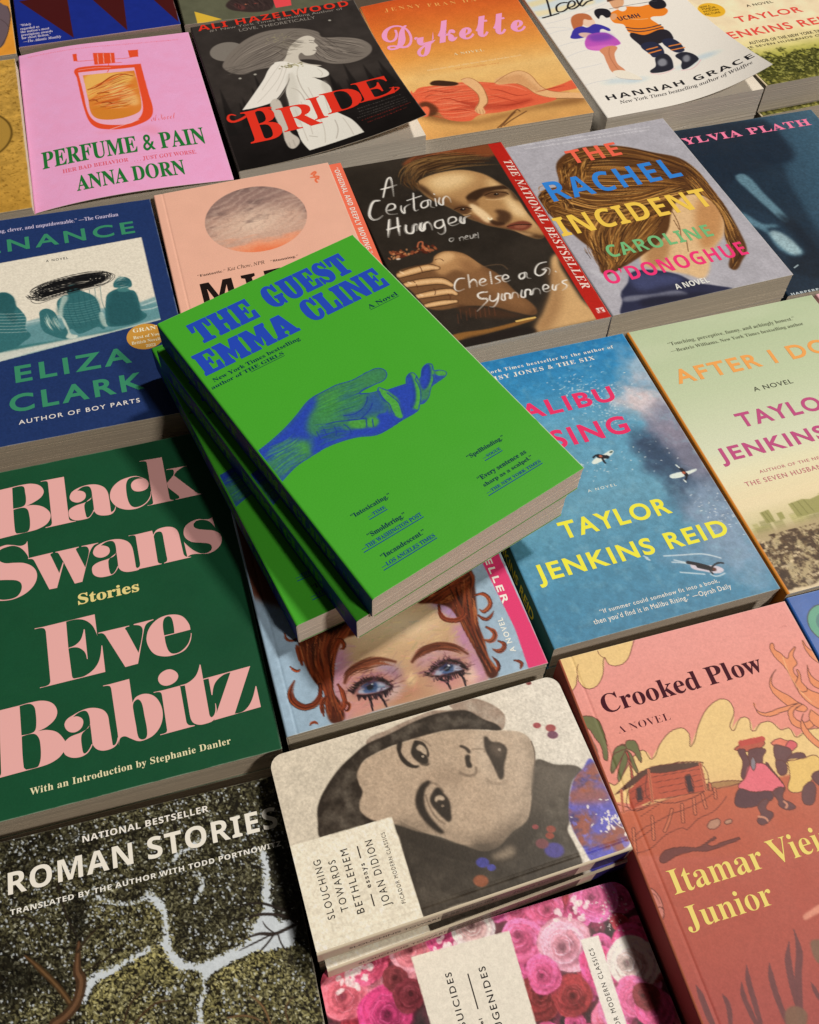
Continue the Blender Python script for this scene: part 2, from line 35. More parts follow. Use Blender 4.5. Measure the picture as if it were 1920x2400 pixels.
'g':{'#':'175;59 185 -13 -58 -46 0 0 -21 42 0 -10 -51 -32 0 0 -21 27 0 -12 -58 22 0 12 58 58 0 -12 -58 21 0 13 58 46 0 0 21 -42 0 11 51 31 0 0 21 -27 0 12 58 -21 0 -13 -58 -58 0 12 58;64 106 58 0 -11 -51 -58 0',',':'66;18 -35 19 10 12 15 4 18 -3 15 -7 10 -11 4 -10 -2 -6 -7 -2 -8 2 -9 5 -6 7 -2 1 -12 -3 -12 -8 -9','.':'66;33 33 -9 -2 -7 -7 -2 -9 2 -9 7 -6 9 -3 9 3 6 6 3 9 -3 9 -6 7','1':'150;90 205 -29 0 0 -205 29 0','A':'200;109 206 -21 0 -88 -206 30 0 26 60 87 0 27 -60 30 0;98 161 33 -74 -64 0','B':'169;22 0 71 0 27 3 20 9 13 13 7 14 3 16 -2 15 -7 14 -10 11 -14 8 -16 5 0 1 17 10 11 15 3 18 -3 16 -7 14 -12 12 -18 8 -23 3 -60 0;52 178 27 0 21 -4 11 -10 4 -14 -5 -19 -15 -10 -24 -4 -19 0;52 91 35 0 26 -5 15 -11 5 -16 -2 -9 -4 -9 -8 -8 -13 -5 -17 -2 -37 0','C':'212;197 190 -38 13 -32 4 -37 -5 -31 -15 -24 -23 -15 -30 -6 -35 5 -27 12 -27 22 -24 31 -17 41 -7 29 3 24 6 21 9 0 32 -24 -12 -24 -8 -23 -3 -28 4 -23 10 -17 17 -11 21 -4 26 4 26 11 21 17 17 23 10 26 4 23 -2 23 -7 25 -12','D':'225;23 0 80 0 37 6 30 15 22 23 14 27 5 31 -4 29 -12 28 -22 23 -30 17 -41 6 -79 0;52 178 46 0 30 -4 24 -11 16 -16 10 -21 3 -24 -2 -17 -8 -20 -14 -19 -24 -14 -34 -6 -47 0','E':'150;139 205 -117 0 0 -205 119 0 0 26 -89 0 0 64 84 0 0 26 -84 0 0 62 87 0','F':'141;132 205 -109 0 0 -205 29 0 0 95 80 0 0 27 -80 0 0 56 80 0','G':'222;202 101 -69 0 0 -27 39 0 0 -42 -21 -5 -23 -3 -27 4 -23 10 -18 17 -11 21 -4 26 4 25 11 22 17 17 22 10 25 4 25 -2 24 -7 25 -11 0 30 -40 14 -33 3 -36 -5 -30 -15 -23 -23 -16 -29 -5 -34 5 -34 15 -28 23 -23 30 -14 36 -5 27 2 25 5 26 10','H':'219;196 205 -29 0 0 -89 -115 0 0 89 -30 0 0 -205 30 0 0 89 115 0 0 -89 29 0','I':'75;52 205 -29 0 0 -205 29 0','J':'75;52 205 -29 0 0 -199 -1 -17 -2 -13 -6 -10 -10 -5 -15 -2 -8 0 6 -27 9 -1 21 3 16 10 11 14 6 18 2 22','K':'197;85 108 90 97 -37 0 -86 -94 0 94 -30 0 0 -205 30 0 0 101 104 -101 40 0','L':'147;52 205 -30 0 0 -205 122 0 0 26 -92 0','M':'234;213 205 -28 0 -68 -84 -67 84 -28 0 0 -205 29 0 0 159 1 0 63 -79 5 0 63 79 0 -159 30 0','N':'234;212 205 -28 0 0 -159 -138 159 -24 0 0 -205 28 0 0 158 137 -158 25 0','O':'247;14 102 4 -32 15 -29 23 -23 30 -15 37 -6 38 6 31 15 22 23 15 29 4 32 -5 33 -14 29 -23 23 -30 15 -38 5 -37 -5 -30 -15 -23 -23 -14 -29;44 102 4 26 11 21 17 17 22 10 25 4 26 -4 22 -10 17 -17 11 -21 4 -26 -4 -25 -11 -21 -17 -17 -22 -11 -26 -4 -25 4 -22 11 -17 17 -11 21','P':'153;21 205 0 -205 29 0 0 88 31 0 25 4 20 7 14 13 7 16 3 18 -2 18 -8 17 -13 12 -18 9 -24 3;50 178 35 0 21 -5 11 -11 3 -15 -5 -17 -12 -11 -19 -4 -34 0','R':'181;23 205 0 -205 29 0 0 89 13 0 15 -3 16 -13 23 -31 27 -42 35 0 -28 40 -14 24 -15 19 -16 14 18 12 12 17 4 21 -3 20 -9 16 -14 12 -18 7 -23 3;52 179 19 0 23 -3 13 -11 5 -17 -1 -9 -4 -10 -8 -7 -11 -5 -17 -2 -19 0','S':'137;120 193 -23 11 -23 3 -21 -2 -17 -7 -13 -12 -8 -15 -3 -18 9 -29 22 -20 26 -16 22 -17 9 -21 -3 -12 -11 -10 -19 -4 -19 3 -19 10 -16 16 0 -37 18 -10 19 -7 20 -2 19 3 16 8 12 12 8 15 3 18 -10 32 -21 21 -27 16 -21 15 -10 20 5 12 11 9 17 3 14 -2 17 -7 17 -12','T':'181;176 205 -171 0 0 -27 71 0 0 -178 29 0 0 178 71 0','U':'212;194 205 -29 0 0 -120 -1 -17 -4 -15 -8 -12 -12 -9 -16 -6 -20 -2 -17 2 -14 6 -13 10 -7 10 -4 12 -1 20 0 121 -30 0 0 -128 5 -29 13 -23 19 -16 23 -9 25 -3 33 4 26 11 18 17 11 23 3 28','V':'181;181 205 -29 0 -61 -144 -62 144 -29 0 88 -207 6 0','W':'313;312 205 -29 0 -56 -141 -57 141 -28 0 -56 -141 -57 141 -29 0 83 -207 5 0 68 168 68 -168 5 0','Y':'181;90 134 -55 71 -35 0 76 -97 0 -108 29 0 0 108 76 97 -35 0','Z':'194;135 178 -130 -178 184 0 0 26 -130 0 130 179 -176 0 0 -27','a':'128;123 24 -8 -5 -6 -2 -4 1 -1 6 0 69 -2 17 -7 12 -11 8 -13 6 -16 1 -18 -2 -15 -6 -11 -10 0 -29 13 13 14 7 15 2 14 -2 8 -8 2 -14 0 -7 -23 -8 -14 -5 -12 -6 -10 -7 -7 -11 -3 -14 4 -16 11 -12 18 -5 18 4 18 10 4 -8 7 -4 10 -2 11 2 14 9;77 27 -11 -8 -12 -3 -10 3 -7 6 -2 10 6 14 15 9 21 9','b':'150;44 205 -26 0 0 -197 23 -8 27 -3 25 4 19 9 16 15 8 20 4 25 -3 22 -8 19 -12 14 -17 9 -18 3 -20 -3 -18 -9;44 100 16 10 15 3 20 -6 13 -16 4 -25 -5 -22 -14 -16 -22 -6 -27 5','c':'131;118 128 -19 7 -20 2 -23 -3 -18 -10 -14 -14 -9 -21 -3 -24 4 -22 9 -19 14 -14 19 -9 23 -4 22 3 18 5 0 27 -19 -7 -17 -3 -15 3 -13 5 -9 9 -6 13 -2 15 1 15 6 13 9 10 11 6 14 2 17 -3 20 -10','d':'153;135 205 -26 0 0 -73 -15 4 -14 1 -22 -3 -18 -9 -14 -14 -10 -19 -3 -22 3 -24 9 -19 13 -15 18 -9 23 -3 56 0;109 22 -27 0 -17 3 -11 6 -8 9 -4 12 -2 15 3 15 5 13 9 10 12 6 15 2 12 -1 13 -4','e':'144;131 39 -23 -12 -24 -4 -22 4 -15 14 -8 22 95 0 -3 27 -7 21 -13 15 -16 8 -20 3 -20 -3 -18 -9 -13 -14 -9 -19 -3 -23 3 -22 8 -19 14 -16 18 -11 23 -4 20 2 17 5 16 9;40 81 6 18 12 11 18 4 16 -4 11 -11 4 -18','f':'75;89 205 -21 2 -16 -3 -13 -10 -10 -11 -5 -16 -2 -22 0 -10 -19 0 0 -24 19 0 0 -111 26 0 0 111 25 0 0 24 -25 0 0 13 3 17 9 12 17 4 12 -3','g':'128;126 135 -55 0 -20 -2 -17 -6 -12 -10 -7 -13 -3 -16 2 -14 5 -11 9 -10 14 -7 0 -1 -12 -4 -7 -7 -3 -8 4 -9 10 -8 -19 -8 -11 -12 -4 -17 3 -13 8 -12 14 -8 17 -6 20 -2 22 2 18 6 13 8 8 12 3 15 -4 16 -12 13 -23 8 -23 5 -14 6 -4 7 10 9 22 5 22 11 9 14 4 17 -3 15 -11 14 27 0;89 88 -4 -13 -9 -9 -13 -3 -14 3 -10 8 -3 13 4 13 9 8 14 4 13 -4 9 -8;100 -28 -5 -11 -12 -6 -20 -3 -21 3 -13 7 -4 11 4 11 11 7 16 2 19 -1 17 -7','h':'150;45 205 -27 0 0 -205 27 0 0 97 17 15 17 4 14 -4 9 -11 3 -18 0 -83 27 0 0 82 -2 20 -7 16 -10 11 -12 6 -15 2 -15 -2 -14 -7 -11 -11 -1 0','i':'66;46 135 -26 0 0 -135 26 0;49 176 -2 8 -6 5 -8 2 -8 -2 -6 -5 -2 -8 2 -9 6 -5 8 -2 8 2 6 5','k':'144;138 135 -32 0 -60 -66 68 -69 36 0 -70 69;45 205 -26 0 0 -205 26 0','l':'66;46 205 -26 0 0 -205 26 0','m':'231;18 135 0 -135 26 0 0 98 11 10 11 5 12 2 12 -3 9 -11 3 -17 0 -84 27 0 0 98 15 12 15 5 14 -4 10 -11 4 -17 0 -83 27 0 0 85 -2 17 -6 15 -10 11 -12 7 -15 2 -18 -3 -15 -9 -12 -12 -11 14 -13 8 -16 2 -20 -5 -20 -15 0 18','n':'150;45 135 -27 0 0 -135 27 0 0 97 17 15 17 4 14 -4 9 -11 3 -18 0 -83 27 0 0 83 -3 20 -6 15 -10 11 -13 6 -14 2 -15 -2 -14 -7 -11 -11 -1 0','o':'166;82 137 -23 -3 -19 -10 -16 -14 -10 -19 -3 -22 3 -24 10 -19 15 -15 19 -10 24 -4 24 4 20 9 16 15 10 20 3 24 -4 22 -10 19 -15 15 -20 9;82 113 15 -2 12 -6 10 -10 6 -12 3 -15 -3 -16 -6 -13 -9 -10 -13 -6 -15 -2 -15 2 -12 7 -9 10 -6 13 -2 16 2 14 6 13 10 9 12 6','p':'150;44 3 14 -4 13 -2 22 4 19 9 15 15 9 19 3 22 -3 25 -9 19 -16 13 -21 9 -27 3 -46 0 0 -204 27 0;44 111 24 0 16 -2 12 -6 9 -9 5 -12 2 -15 -2 -15 -6 -13 -9 -9 -12 -7 -14 -2 -13 2 -12 4','r':'119;21 135 0 -135 26 0 0 70 5 22 12 14 16 6 12 -4 13 -9 14 23 -16 12 -16 3 -13 -3 -13 -11 -13 -19 -1 0 0 31','s':'116;97 126 -20 9 -19 2 -24 -4 -15 -13 -6 -19 7 -19 15 -14 19 -12 16 -10 6 -10 -2 -8 -8 -5 -10 -2 -19 4 -25 13 0 -28 24 -10 23 -3 23 5 16 14 5 21 -3 13 -9 11 -18 14 -25 16 -8 11 3 6 6 4 9 2 18 -3 21 -11','t':'100;50 163 -50 -49 0 -3 23 0 0 -71 2 -14 5 -12 9 -9 13 -6 15 -2 16 3 17 6 0 25 -16 -7 -15 -3 -8 2 -8 6 -3 13 0 69 43 0 0 24 -43 0','u':'150;131 0 0 135 -27 0 0 -97 -9 -10 -11 -6 -12 -2 -15 3 -9 10 -3 16 0 86 -27 0 0 -84 2 -19 6 -15 10 -11 13 -6 15 -3 21 6 19 14 0 -17','v':'131;62 -3 9 0 59 138 -28 0 -36 -83 -36 83 -29 0','w':'216;118 135 -20 0 -34 -82 -36 82 -28 0 60 -138 8 0 40 95 40 -95 8 0 60 138 -29 0 -35 -82','y':'131;131 135 -30 0 -34 -76 -37 76 -30 0 52 -106 -46 -98 30 0','—':'300;303 85 -306 0 0 -19 306 0','’':'66;18 134 18 9 12 16 4 20 -2 15 -7 9 -11 4 -10 -2 -6 -6 -2 -10 2 -9 5 -6 9 -3 0 -11 -4 -11 -8 -10','“':'128;112 207 -19 -10 -11 -15 -4 -21 2 -14 7 -10 11 -3 9 2 6 6 3 10 -2 8 -6 7 -8 2 0 12 3 10 9 11;46 207 -18 -10 -12 -15 -4 -21 3 -14 7 -10 10 -3 10 2 6 6 2 10 -2 8 -5 7 -9 2 0 12 4 10 8 11','”':'128;82 134 18 9 12 16 4 20 -3 15 -7 9 -10 4 -10 -2 -6 -6 -2 -10 2 -9 5 -6 9 -3 0 -11 -4 -11 -8 -10;16 134 19 9 11 16 4 20 -2 15 -7 9 -11 4 -9 -2 -6 -6 -3 -10 2 -9 6 -6 8 -3 0 -11 -3 -11 -9 -10'},
'i':{',':'66;18 -35 19 10 12 15 4 18 -3 15 -7 10 -11 4 -10 -2 -6 -7 -2 -8 2 -9 5 -6 7 -2 1 -12 -3 -12 -8 -9','C':'210;98 -4 -25 2 -21 8 -17 12 -13 17 -8 21 -3 24 3 22 7 21 10 21 15 19 16 17 19 14 20 10 21 6 21 2 19 -2 22 -6 8 -2 6 2 4 6 6 0 -12 -62 -6 0 0 5 0 5 -3 19 -8 14 -14 8 -19 3 -18 -2 -18 -8 -17 -11 -15 -16 -13 -18 -10 -22 -6 -23 -2 -24 2 -20 5 -17 9 -14 11 -11 15 -5 17 -3 25 5 25 12 22 21 6 -5 -19 -20 -20 -14 -23 -9','K':'203;-15 0 1 6 2 0 15 2 5 3 4 5 7 16 37 140 3 15 -1 7 -4 4 -8 2 -10 2 2 6 82 0 -2 -6 -2 0 -11 -2 -7 -3 -6 -7 -4 -13 -16 -59 -1 -2 0 -2 2 -2 4 1 73 59 13 13 4 9 -3 6 -12 2 -2 0 1 6 73 0 -2 -6 -2 0 -13 -3 -14 -9 -43 -32 -50 -40 59 -87 8 -11 9 -8 9 -5 11 -1 -2 -6 -89 0 2 6 2 0 15 2 3 3 1 5 -2 9 -6 10 -45 67 -4 2 -3 -1 -1 -3 -18 -67 -2 -12 1 -7 5 -5 8 -2 11 -1 -1 -6','N':'224;151 -5 -82 172 -35 -129 -3 -11 -1 -8 2 -6 4 -4 18 -3 -1 -6 -68 0 1 6 13 1 9 4 6 8 5 13 39 144 1 3 0 3 -1 7 -5 7 -6 4 -9 2 -2 0 2 6 43 0 77 -160 33 122 3 11 0 7 -1 7 -4 4 -19 3 1 6 68 0 -1 -6 -16 -2 -5 -4 -5 -4 -6 -17 -49 -180','P':'180;-15 0 1 6 2 0 12 1 8 4 6 8 5 13 37 140 3 15 -1 7 -4 4 -8 2 -10 2 2 6 81 0 23 -2 18 -6 12 -9 8 -13 2 -17 -2 -17 -8 -15 -12 -12 -17 -10 -21 -6 -23 -2 -28 0 -3 -1 -2 -2 -18 -67 -1 -4 0 -5 1 -7 5 -4 21 -3 -2 -6;86 108 19 2 16 5 12 8 9 11 5 13 1 16 -2 16 -7 11 -12 6 -18 3 -8 -1 -5 -2 -4 -6 -3 -9 -17 -63 -1 -5 3 -4','R':'201;-15 0 1 6 2 0 12 2 9 4 5 8 5 12 37 140 3 16 -1 6 -4 4 -8 2 -10 2 2 6 88 0 27 -3 20 -9 9 -9 5 -11 2 -13 -2 -16 -8 -14 -12 -11 -16 -10 -22 -7 28 -67 7 -14 6 -10 8 -6 9 -2 1 0 -1 -6 -47 0 -41 102 -7 0 -13 0 -11 1 -17 -63 -4 -20 2 -7 4 -4 6 -2 10 -1 3 0 -2 -6;90 112 28 3 20 10 9 10 6 13 2 14 -2 13 -5 10 -8 7 -12 4 -16 2 -12 -2 -7 -5 -5 -13 -18 -65 10 -1','T':'188;22 0 1 6 3 0 17 3 6 3 5 7 8 21 40 146 1 6 -2 4 -6 1 -8 0 -17 -1 -14 -3 -10 -5 -8 -8 -6 -10 -6 -13 -6 1 13 50 173 0 -10 -52 -6 0 1 5 0 5 -2 14 -6 10 -11 5 -18 2 -12 0 -6 -2 -3 -6 -40 -148 -5 -22 2 -6 5 -4 8 -2 12 -1 3 0 -2 -6','W':'265;37 -4 7 180 -1 12 -4 8 -8 4 -13 2 1 6 83 0 -1 -6 -3 0 -12 -1 -7 -5 -4 -8 -1 -15 -6 -121 75 106 1 19 -1 11 -3 8 -8 4 -10 2 -3 0 2 6 79 0 -2 -6 -15 -2 -4 -4 -3 -6 -3 -21 -5 -115 75 112 9 16 3 11 -6 6 -16 3 2 6 63 0 -1 -6 -1 0 -9 -2 -8 -6 -19 -24 -118 -174 -5 0 6 143 -100 -143','Y':'184;21 0 2 5 20 3 5 3 4 4 6 14 16 61 -27 74 -11 23 -5 7 -7 4 -8 3 -10 1 2 6 90 0 -3 -6 -18 -3 -4 -4 -2 -6 1 -6 2 -7 26 -71 48 55 16 18 3 7 2 6 -2 5 -4 3 -8 2 -11 1 2 6 71 0 -2 -7 -8 -2 -9 -5 -23 -23 -70 -79 -17 -63 -1 -5 -1 -6 2 -7 5 -3 22 -3 -2 -5','a':'153;22 -4 -10 2 -8 7 -5 10 -2 14 3 24 8 25 14 24 18 20 21 14 21 5 11 -1 7 -6 4 -9 4 13 22 0 -27 -98 -4 -20 1 -3 4 -1 9 5 13 15 4 -4 -15 -20 -15 -12 -13 -4 -7 2 -4 4 -1 8 3 15 7 27 -16 -24 -16 -17 -15 -11;37 15 7 1 8 5 16 18 15 24 11 27 3 13 1 12 -2 10 -5 6 -9 3 -13 -4 -14 -11 -12 -18 -10 -23 -7 -24 -2 -21 1 -10 4 -6','b':'152;37 -4 -17 2 -12 5 -7 6 -3 7 1 6 40 158 2 9 0 6 -1 4 -2 3 -11 1 -5 0 2 6 18 2 13 3 15 4 2 -1 1 -3 -27 -102 15 16 17 10 17 3 17 -3 13 -9 9 -14 2 -18 -2 -18 -6 -18 -9 -17 -13 -15 -15 -13 -17 -11 -18 -7;42 4 17 4 16 10 14 15 11 20 8 21 2 20 -2 14 -5 10 -9 6 -11 3 -14 -4 -13 -10 -11 -16 -8 -23 -13 -44 -2 -13 2 -7 7 -4','d':'158;27 -4 -13 3 -10 7 -6 11 -2 16 2 15 4 16 8 17 10 16 12 15 12 12 11 8 10 5 11 3 10 1 14 -2 8 -8 14 55 1 4 0 5 -1 4 -2 2 -11 2 -5 0 2 6 17 2 13 3 15 4 2 -1 1 -3 0 -2 -1 -3 -46 -173 -2 -9 -1 -7 2 -5 6 -1 10 5 15 17 5 -4 -13 -16 -11 -11 -11 -7 -10 -2 -9 2 -5 5 -1 9 2 15 6 23 -16 -24 -15 -16 -15 -10;40 12 9 2 8 6 17 18 15 26 11 27 3 25 0 8 -3 5 -5 4 -7 1 -14 -4 -15 -10 -14 -18 -11 -22 -8 -25 -3 -20 1 -9 4 -8 5 -4','e':'128;40 -3 -18 3 -13 9 -8 15 -3 20 2 15 4 15 7 15 10 14 11 13 13 11 21 11 21 3 12 -1 9 -4 5 -8 2 -9 -2 -13 -8 -11 -12 -10 -28 -13 -38 -8 -1 -11 -1 -9 3 -18 10 -11 15 -4 15 3 15 8 16 14 4 -4 -15 -16 -14 -11 -17 -6;28 70 27 7 20 12 12 15 4 17 -3 9 -8 3 -9 -2 -10 -6 -10 -9 -8 -13 -8 -15','f':'89;-22 -68 -7 1 -6 3 -5 6 -1 6 3 10 8 3 8 -2 2 -7 -1 -5 -1 -4 1 -2 2 -1 8 3 7 9 5 15 5 22 26 137 -29 0 2 10 29 0 3 16 9 28 14 21 17 12 19 5 11 -2 9 -4 5 -8 2 -8 -1 -8 -5 -4 -8 -2 -9 3 -2 9 0 3 1 3 1 3 -2 5 -6 1 -11 -4 -8 -12 -7 -22 -7 -35 35 0 -2 -10 -35 0 -12 -59 -15 -64 -8 -23 -7 -18 -11 -17 -12 -10','g':'128;28 -68 -21 2 -16 8 -11 11 -3 14 4 16 13 15 22 13 -10 6 -3 9 1 5 6 7 16 16 -12 9 -7 11 -3 13 3 14 6 13 10 12 13 9 15 5 17 2 11 -1 13 -4 18 -5 19 0 0 -13 -20 0 2 -13 -2 -15 -7 -13 -10 -12 -12 -8 -15 -6 -16 -1 -12 1 -8 -7 -2 -6 6 -8 17 -7 21 -7 16 -9 9 -11 4 -15 -2 -14 -7 -12 -11 -11 -14 -7 -18 -5;50 58 9 1 9 6 7 9 5 11 4 13 1 13 -1 11 -4 7 -6 5 -8 1 -9 -2 -8 -5 -8 -10 -6 -10 -4 -13 -1 -14 2 -13 7 -8;34 -59 24 3 16 11 5 18 -2 7 -4 6 -14 10 -17 6 -19 6 -15 -11 -9 -12 -3 -13 4 -18 13 -10','h':'180;136 -3 -12 2 -8 6 -6 10 -1 12 1 17 4 24 7 31 3 16 2 12 -2 9 -4 6 -8 2 -12 -2 -11 -8 -12 -12 -14 -23 -8 -22 -16 -77 -28 0 39 185 3 16 -3 8 -6 5 -12 1 -3 0 3 13 55 0 -11 -55 -6 -25 -6 -25 3 0 17 23 19 13 19 5 18 -4 11 -11 3 -19 -1 -13 -4 -20 -8 -35 -3 -17 -1 -15 3 -10 8 -4 9 2 10 5 5 -9 -18 -13','i':'79;55 176 -6 1 -5 3 -4 5 -1 6 1 6 4 5 5 4 6 1 6 -1 5 -4 3 -5 1 -6 -1 -6 -3 -5 -5 -3;15 -4 -8 2 -5 6 -2 9 2 11 3 14 20 70 1 5 1 5 -1 5 -4 3 -14 2 1 6 20 2 14 3 12 2 3 -1 0 -2 0 -3 -1 -3 -29 -97 -2 -12 1 -7 5 -2 11 6 15 18 4 -5 -16 -20 -16 -12','k':'152;97 -3 -7 1 -6 6 -12 24 -18 44 -19 -14 -17 -58 -24 0 52 185 1 9 -1 5 -2 3 -12 1 -4 0 1 6 20 3 13 3 9 2 4 1 3 -1 0 -3 -1 -6 -39 -138 49 37 12 11 4 7 -4 5 -11 1 3 5 60 0 -2 -5 -1 0 -18 -4 -20 -13 -37 -28 23 -54 6 -11 4 -4 5 -1 11 5 12 14 5 -4 -11 -15 -11 -11 -11 -6','l':'77;14 -3 -6 1 -5 3 -3 4 -1 7 2 12 5 20 38 140 1 9 -1 6 -3 3 -15 3 1 5 19 3 14 2 13 3 3 -1 0 -2 -1 -7 -47 -170 -3 -16 1 -5 4 -2 10 6 15 16 4 -5 -12 -16 -13 -11 -11 -6','m':'246;183 -3 -8 1 -5 6 -2 10 4 21 17 63 3 16 -2 6 -6 3 -8 -2 -10 -6 -10 -9 -11 -12 -20 -33 -13 -29 -10 -32 -24 0 27 91 5 24 -3 6 -6 2 -6 -1 -7 -4 -18 -15 -10 -11 -9 -12 -13 -22 -10 -27 -10 -31 -24 0 28 94 4 15 1 9 -1 5 -3 3 -15 2 1 6 33 4 9 3 4 0 2 -1 1 -2 0 -3 -1 -3 -17 -53 29 34 26 21 23 7 10 -2 6 -6 2 -9 -2 -16 -7 -26 26 33 25 19 22 7 10 -2 6 -6 2 -10 -1 -10 -3 -14 -19 -70 -1 -3 0 -4 1 -5 4 -1 5 1 5 4 7 7 7 11 4 -5 -15 -21 -14 -12','n':'163;99 -4 -6 1 -5 3 -3 5 -1 7 3 17 9 34 9 34 3 16 -2 7 -6 3 -6 -1 -7 -4 -16 -14 -16 -19 -14 -22 -11 -26 -11 -37 -24 0 29 99 4 18 -1 5 -3 3 -14 2 -2 0 1 6 21 3 15 2 13 3 1 -1 0 -3 -18 -58 23 27 20 20 18 11 16 4 9 -2 6 -5 2 -10 -1 -12 -3 -13 -18 -60 -2 -11 -1 -6 1 -5 5 -2 10 6 13 19 5 -3 -15 -23 -14 -13','o':'157;47 -4 -20 4 -15 10 -10 16 -4 20 2 17 6 17 9 16 13 15 14 12 15 10 17 6 16 2 21 -3 16 -10 10 -16 3 -20 -1 -15 -5 -15 -8 -15 -10 -14 -12 -13 -13 -10 -22 -10;50 5 12 3 12 6 11 11 9 13 8 15 7 17 3 16 2 15 -3 18 -9 11 -14 4 -14 -4 -15 -10 -13 -17 -11 -21 -8 -23 -2 -22 2 -14 5 -9 8 -7','r':'100;-6 0 26 93 5 23 -1 6 -3 2 -15 3 1 6 19 3 14 3 13 2 3 -1 0 -3 -16 -57 21 34 18 20 14 7 5 -1 4 -3 3 -4 1 -7 -1 -7 -4 -6 -5 -4 -7 -2 -9 4 -3 4 -1 5 -24 -31 -19 -40 -15 -49','s':'111;35 -4 -12 1 -9 3 -11 3 -5 -1 -2 -4 -6 0 7 49 5 0 2 -18 7 -13 9 -9 12 -3 9 2 8 6 5 8 2 11 -2 11 -8 11 -9 13 -9 12 -7 14 -3 14 2 14 8 11 12 8 15 2 11 0 8 -3 12 -3 6 1 1 4 5 0 -6 -44 -5 0 -5 21 -9 12 -15 5 -7 -2 -5 -4 -4 -5 -2 -7 3 -10 9 -13 9 -12 8 -12 8 -15 3 -14 -1 -12 -5 -10 -7 -9 -9 -7 -11 -4','t':'83;15 -4 -8 2 -5 5 -2 9 1 8 2 8 26 98 -20 0 1 7 18 7 17 14 16 21 7 0 -12 -39 26 0 -3 -10 -25 0 -25 -91 -2 -15 1 -5 4 -1 10 5 14 16 4 -5 -16 -19 -15 -11','u':'163;20 -4 -7 2 -6 4 -4 6 -1 9 2 14 4 21 14 50 2 8 1 8 -1 6 -3 3 -15 1 1 6 20 2 13 3 13 2 3 0 1 -2 0 -3 -1 -4 -24 -84 -4 -15 -2 -9 3 -7 6 -3 10 3 11 7 11 12 12 15 12 19 10 21 9 23 7 24 23 0 -26 -97 -4 -20 2 -5 4 -2 11 6 14 18 4 -5 -15 -20 -15 -12 -16 -5 -8 2 -5 5 -2 9 5 24 9 32 -22 -31 -19 -23 -19 -13','w':'199;22 -4 -2 82 -2 27 -3 15 -6 7 -9 2 -2 0 1 5 15 3 10 2 7 2 5 1 5 -17 2 -49 1 -35 62 101 6 0 11 -110 21 25 23 30 5 12 2 8 -6 9 -4 6 -2 6 1 6 3 4 4 2 5 1 5 -1 5 -4 3 -6 1 -8 -5 -18 -12 -24 -20 -28 -45 -56 -4 0 -11 103 -65 -103'},
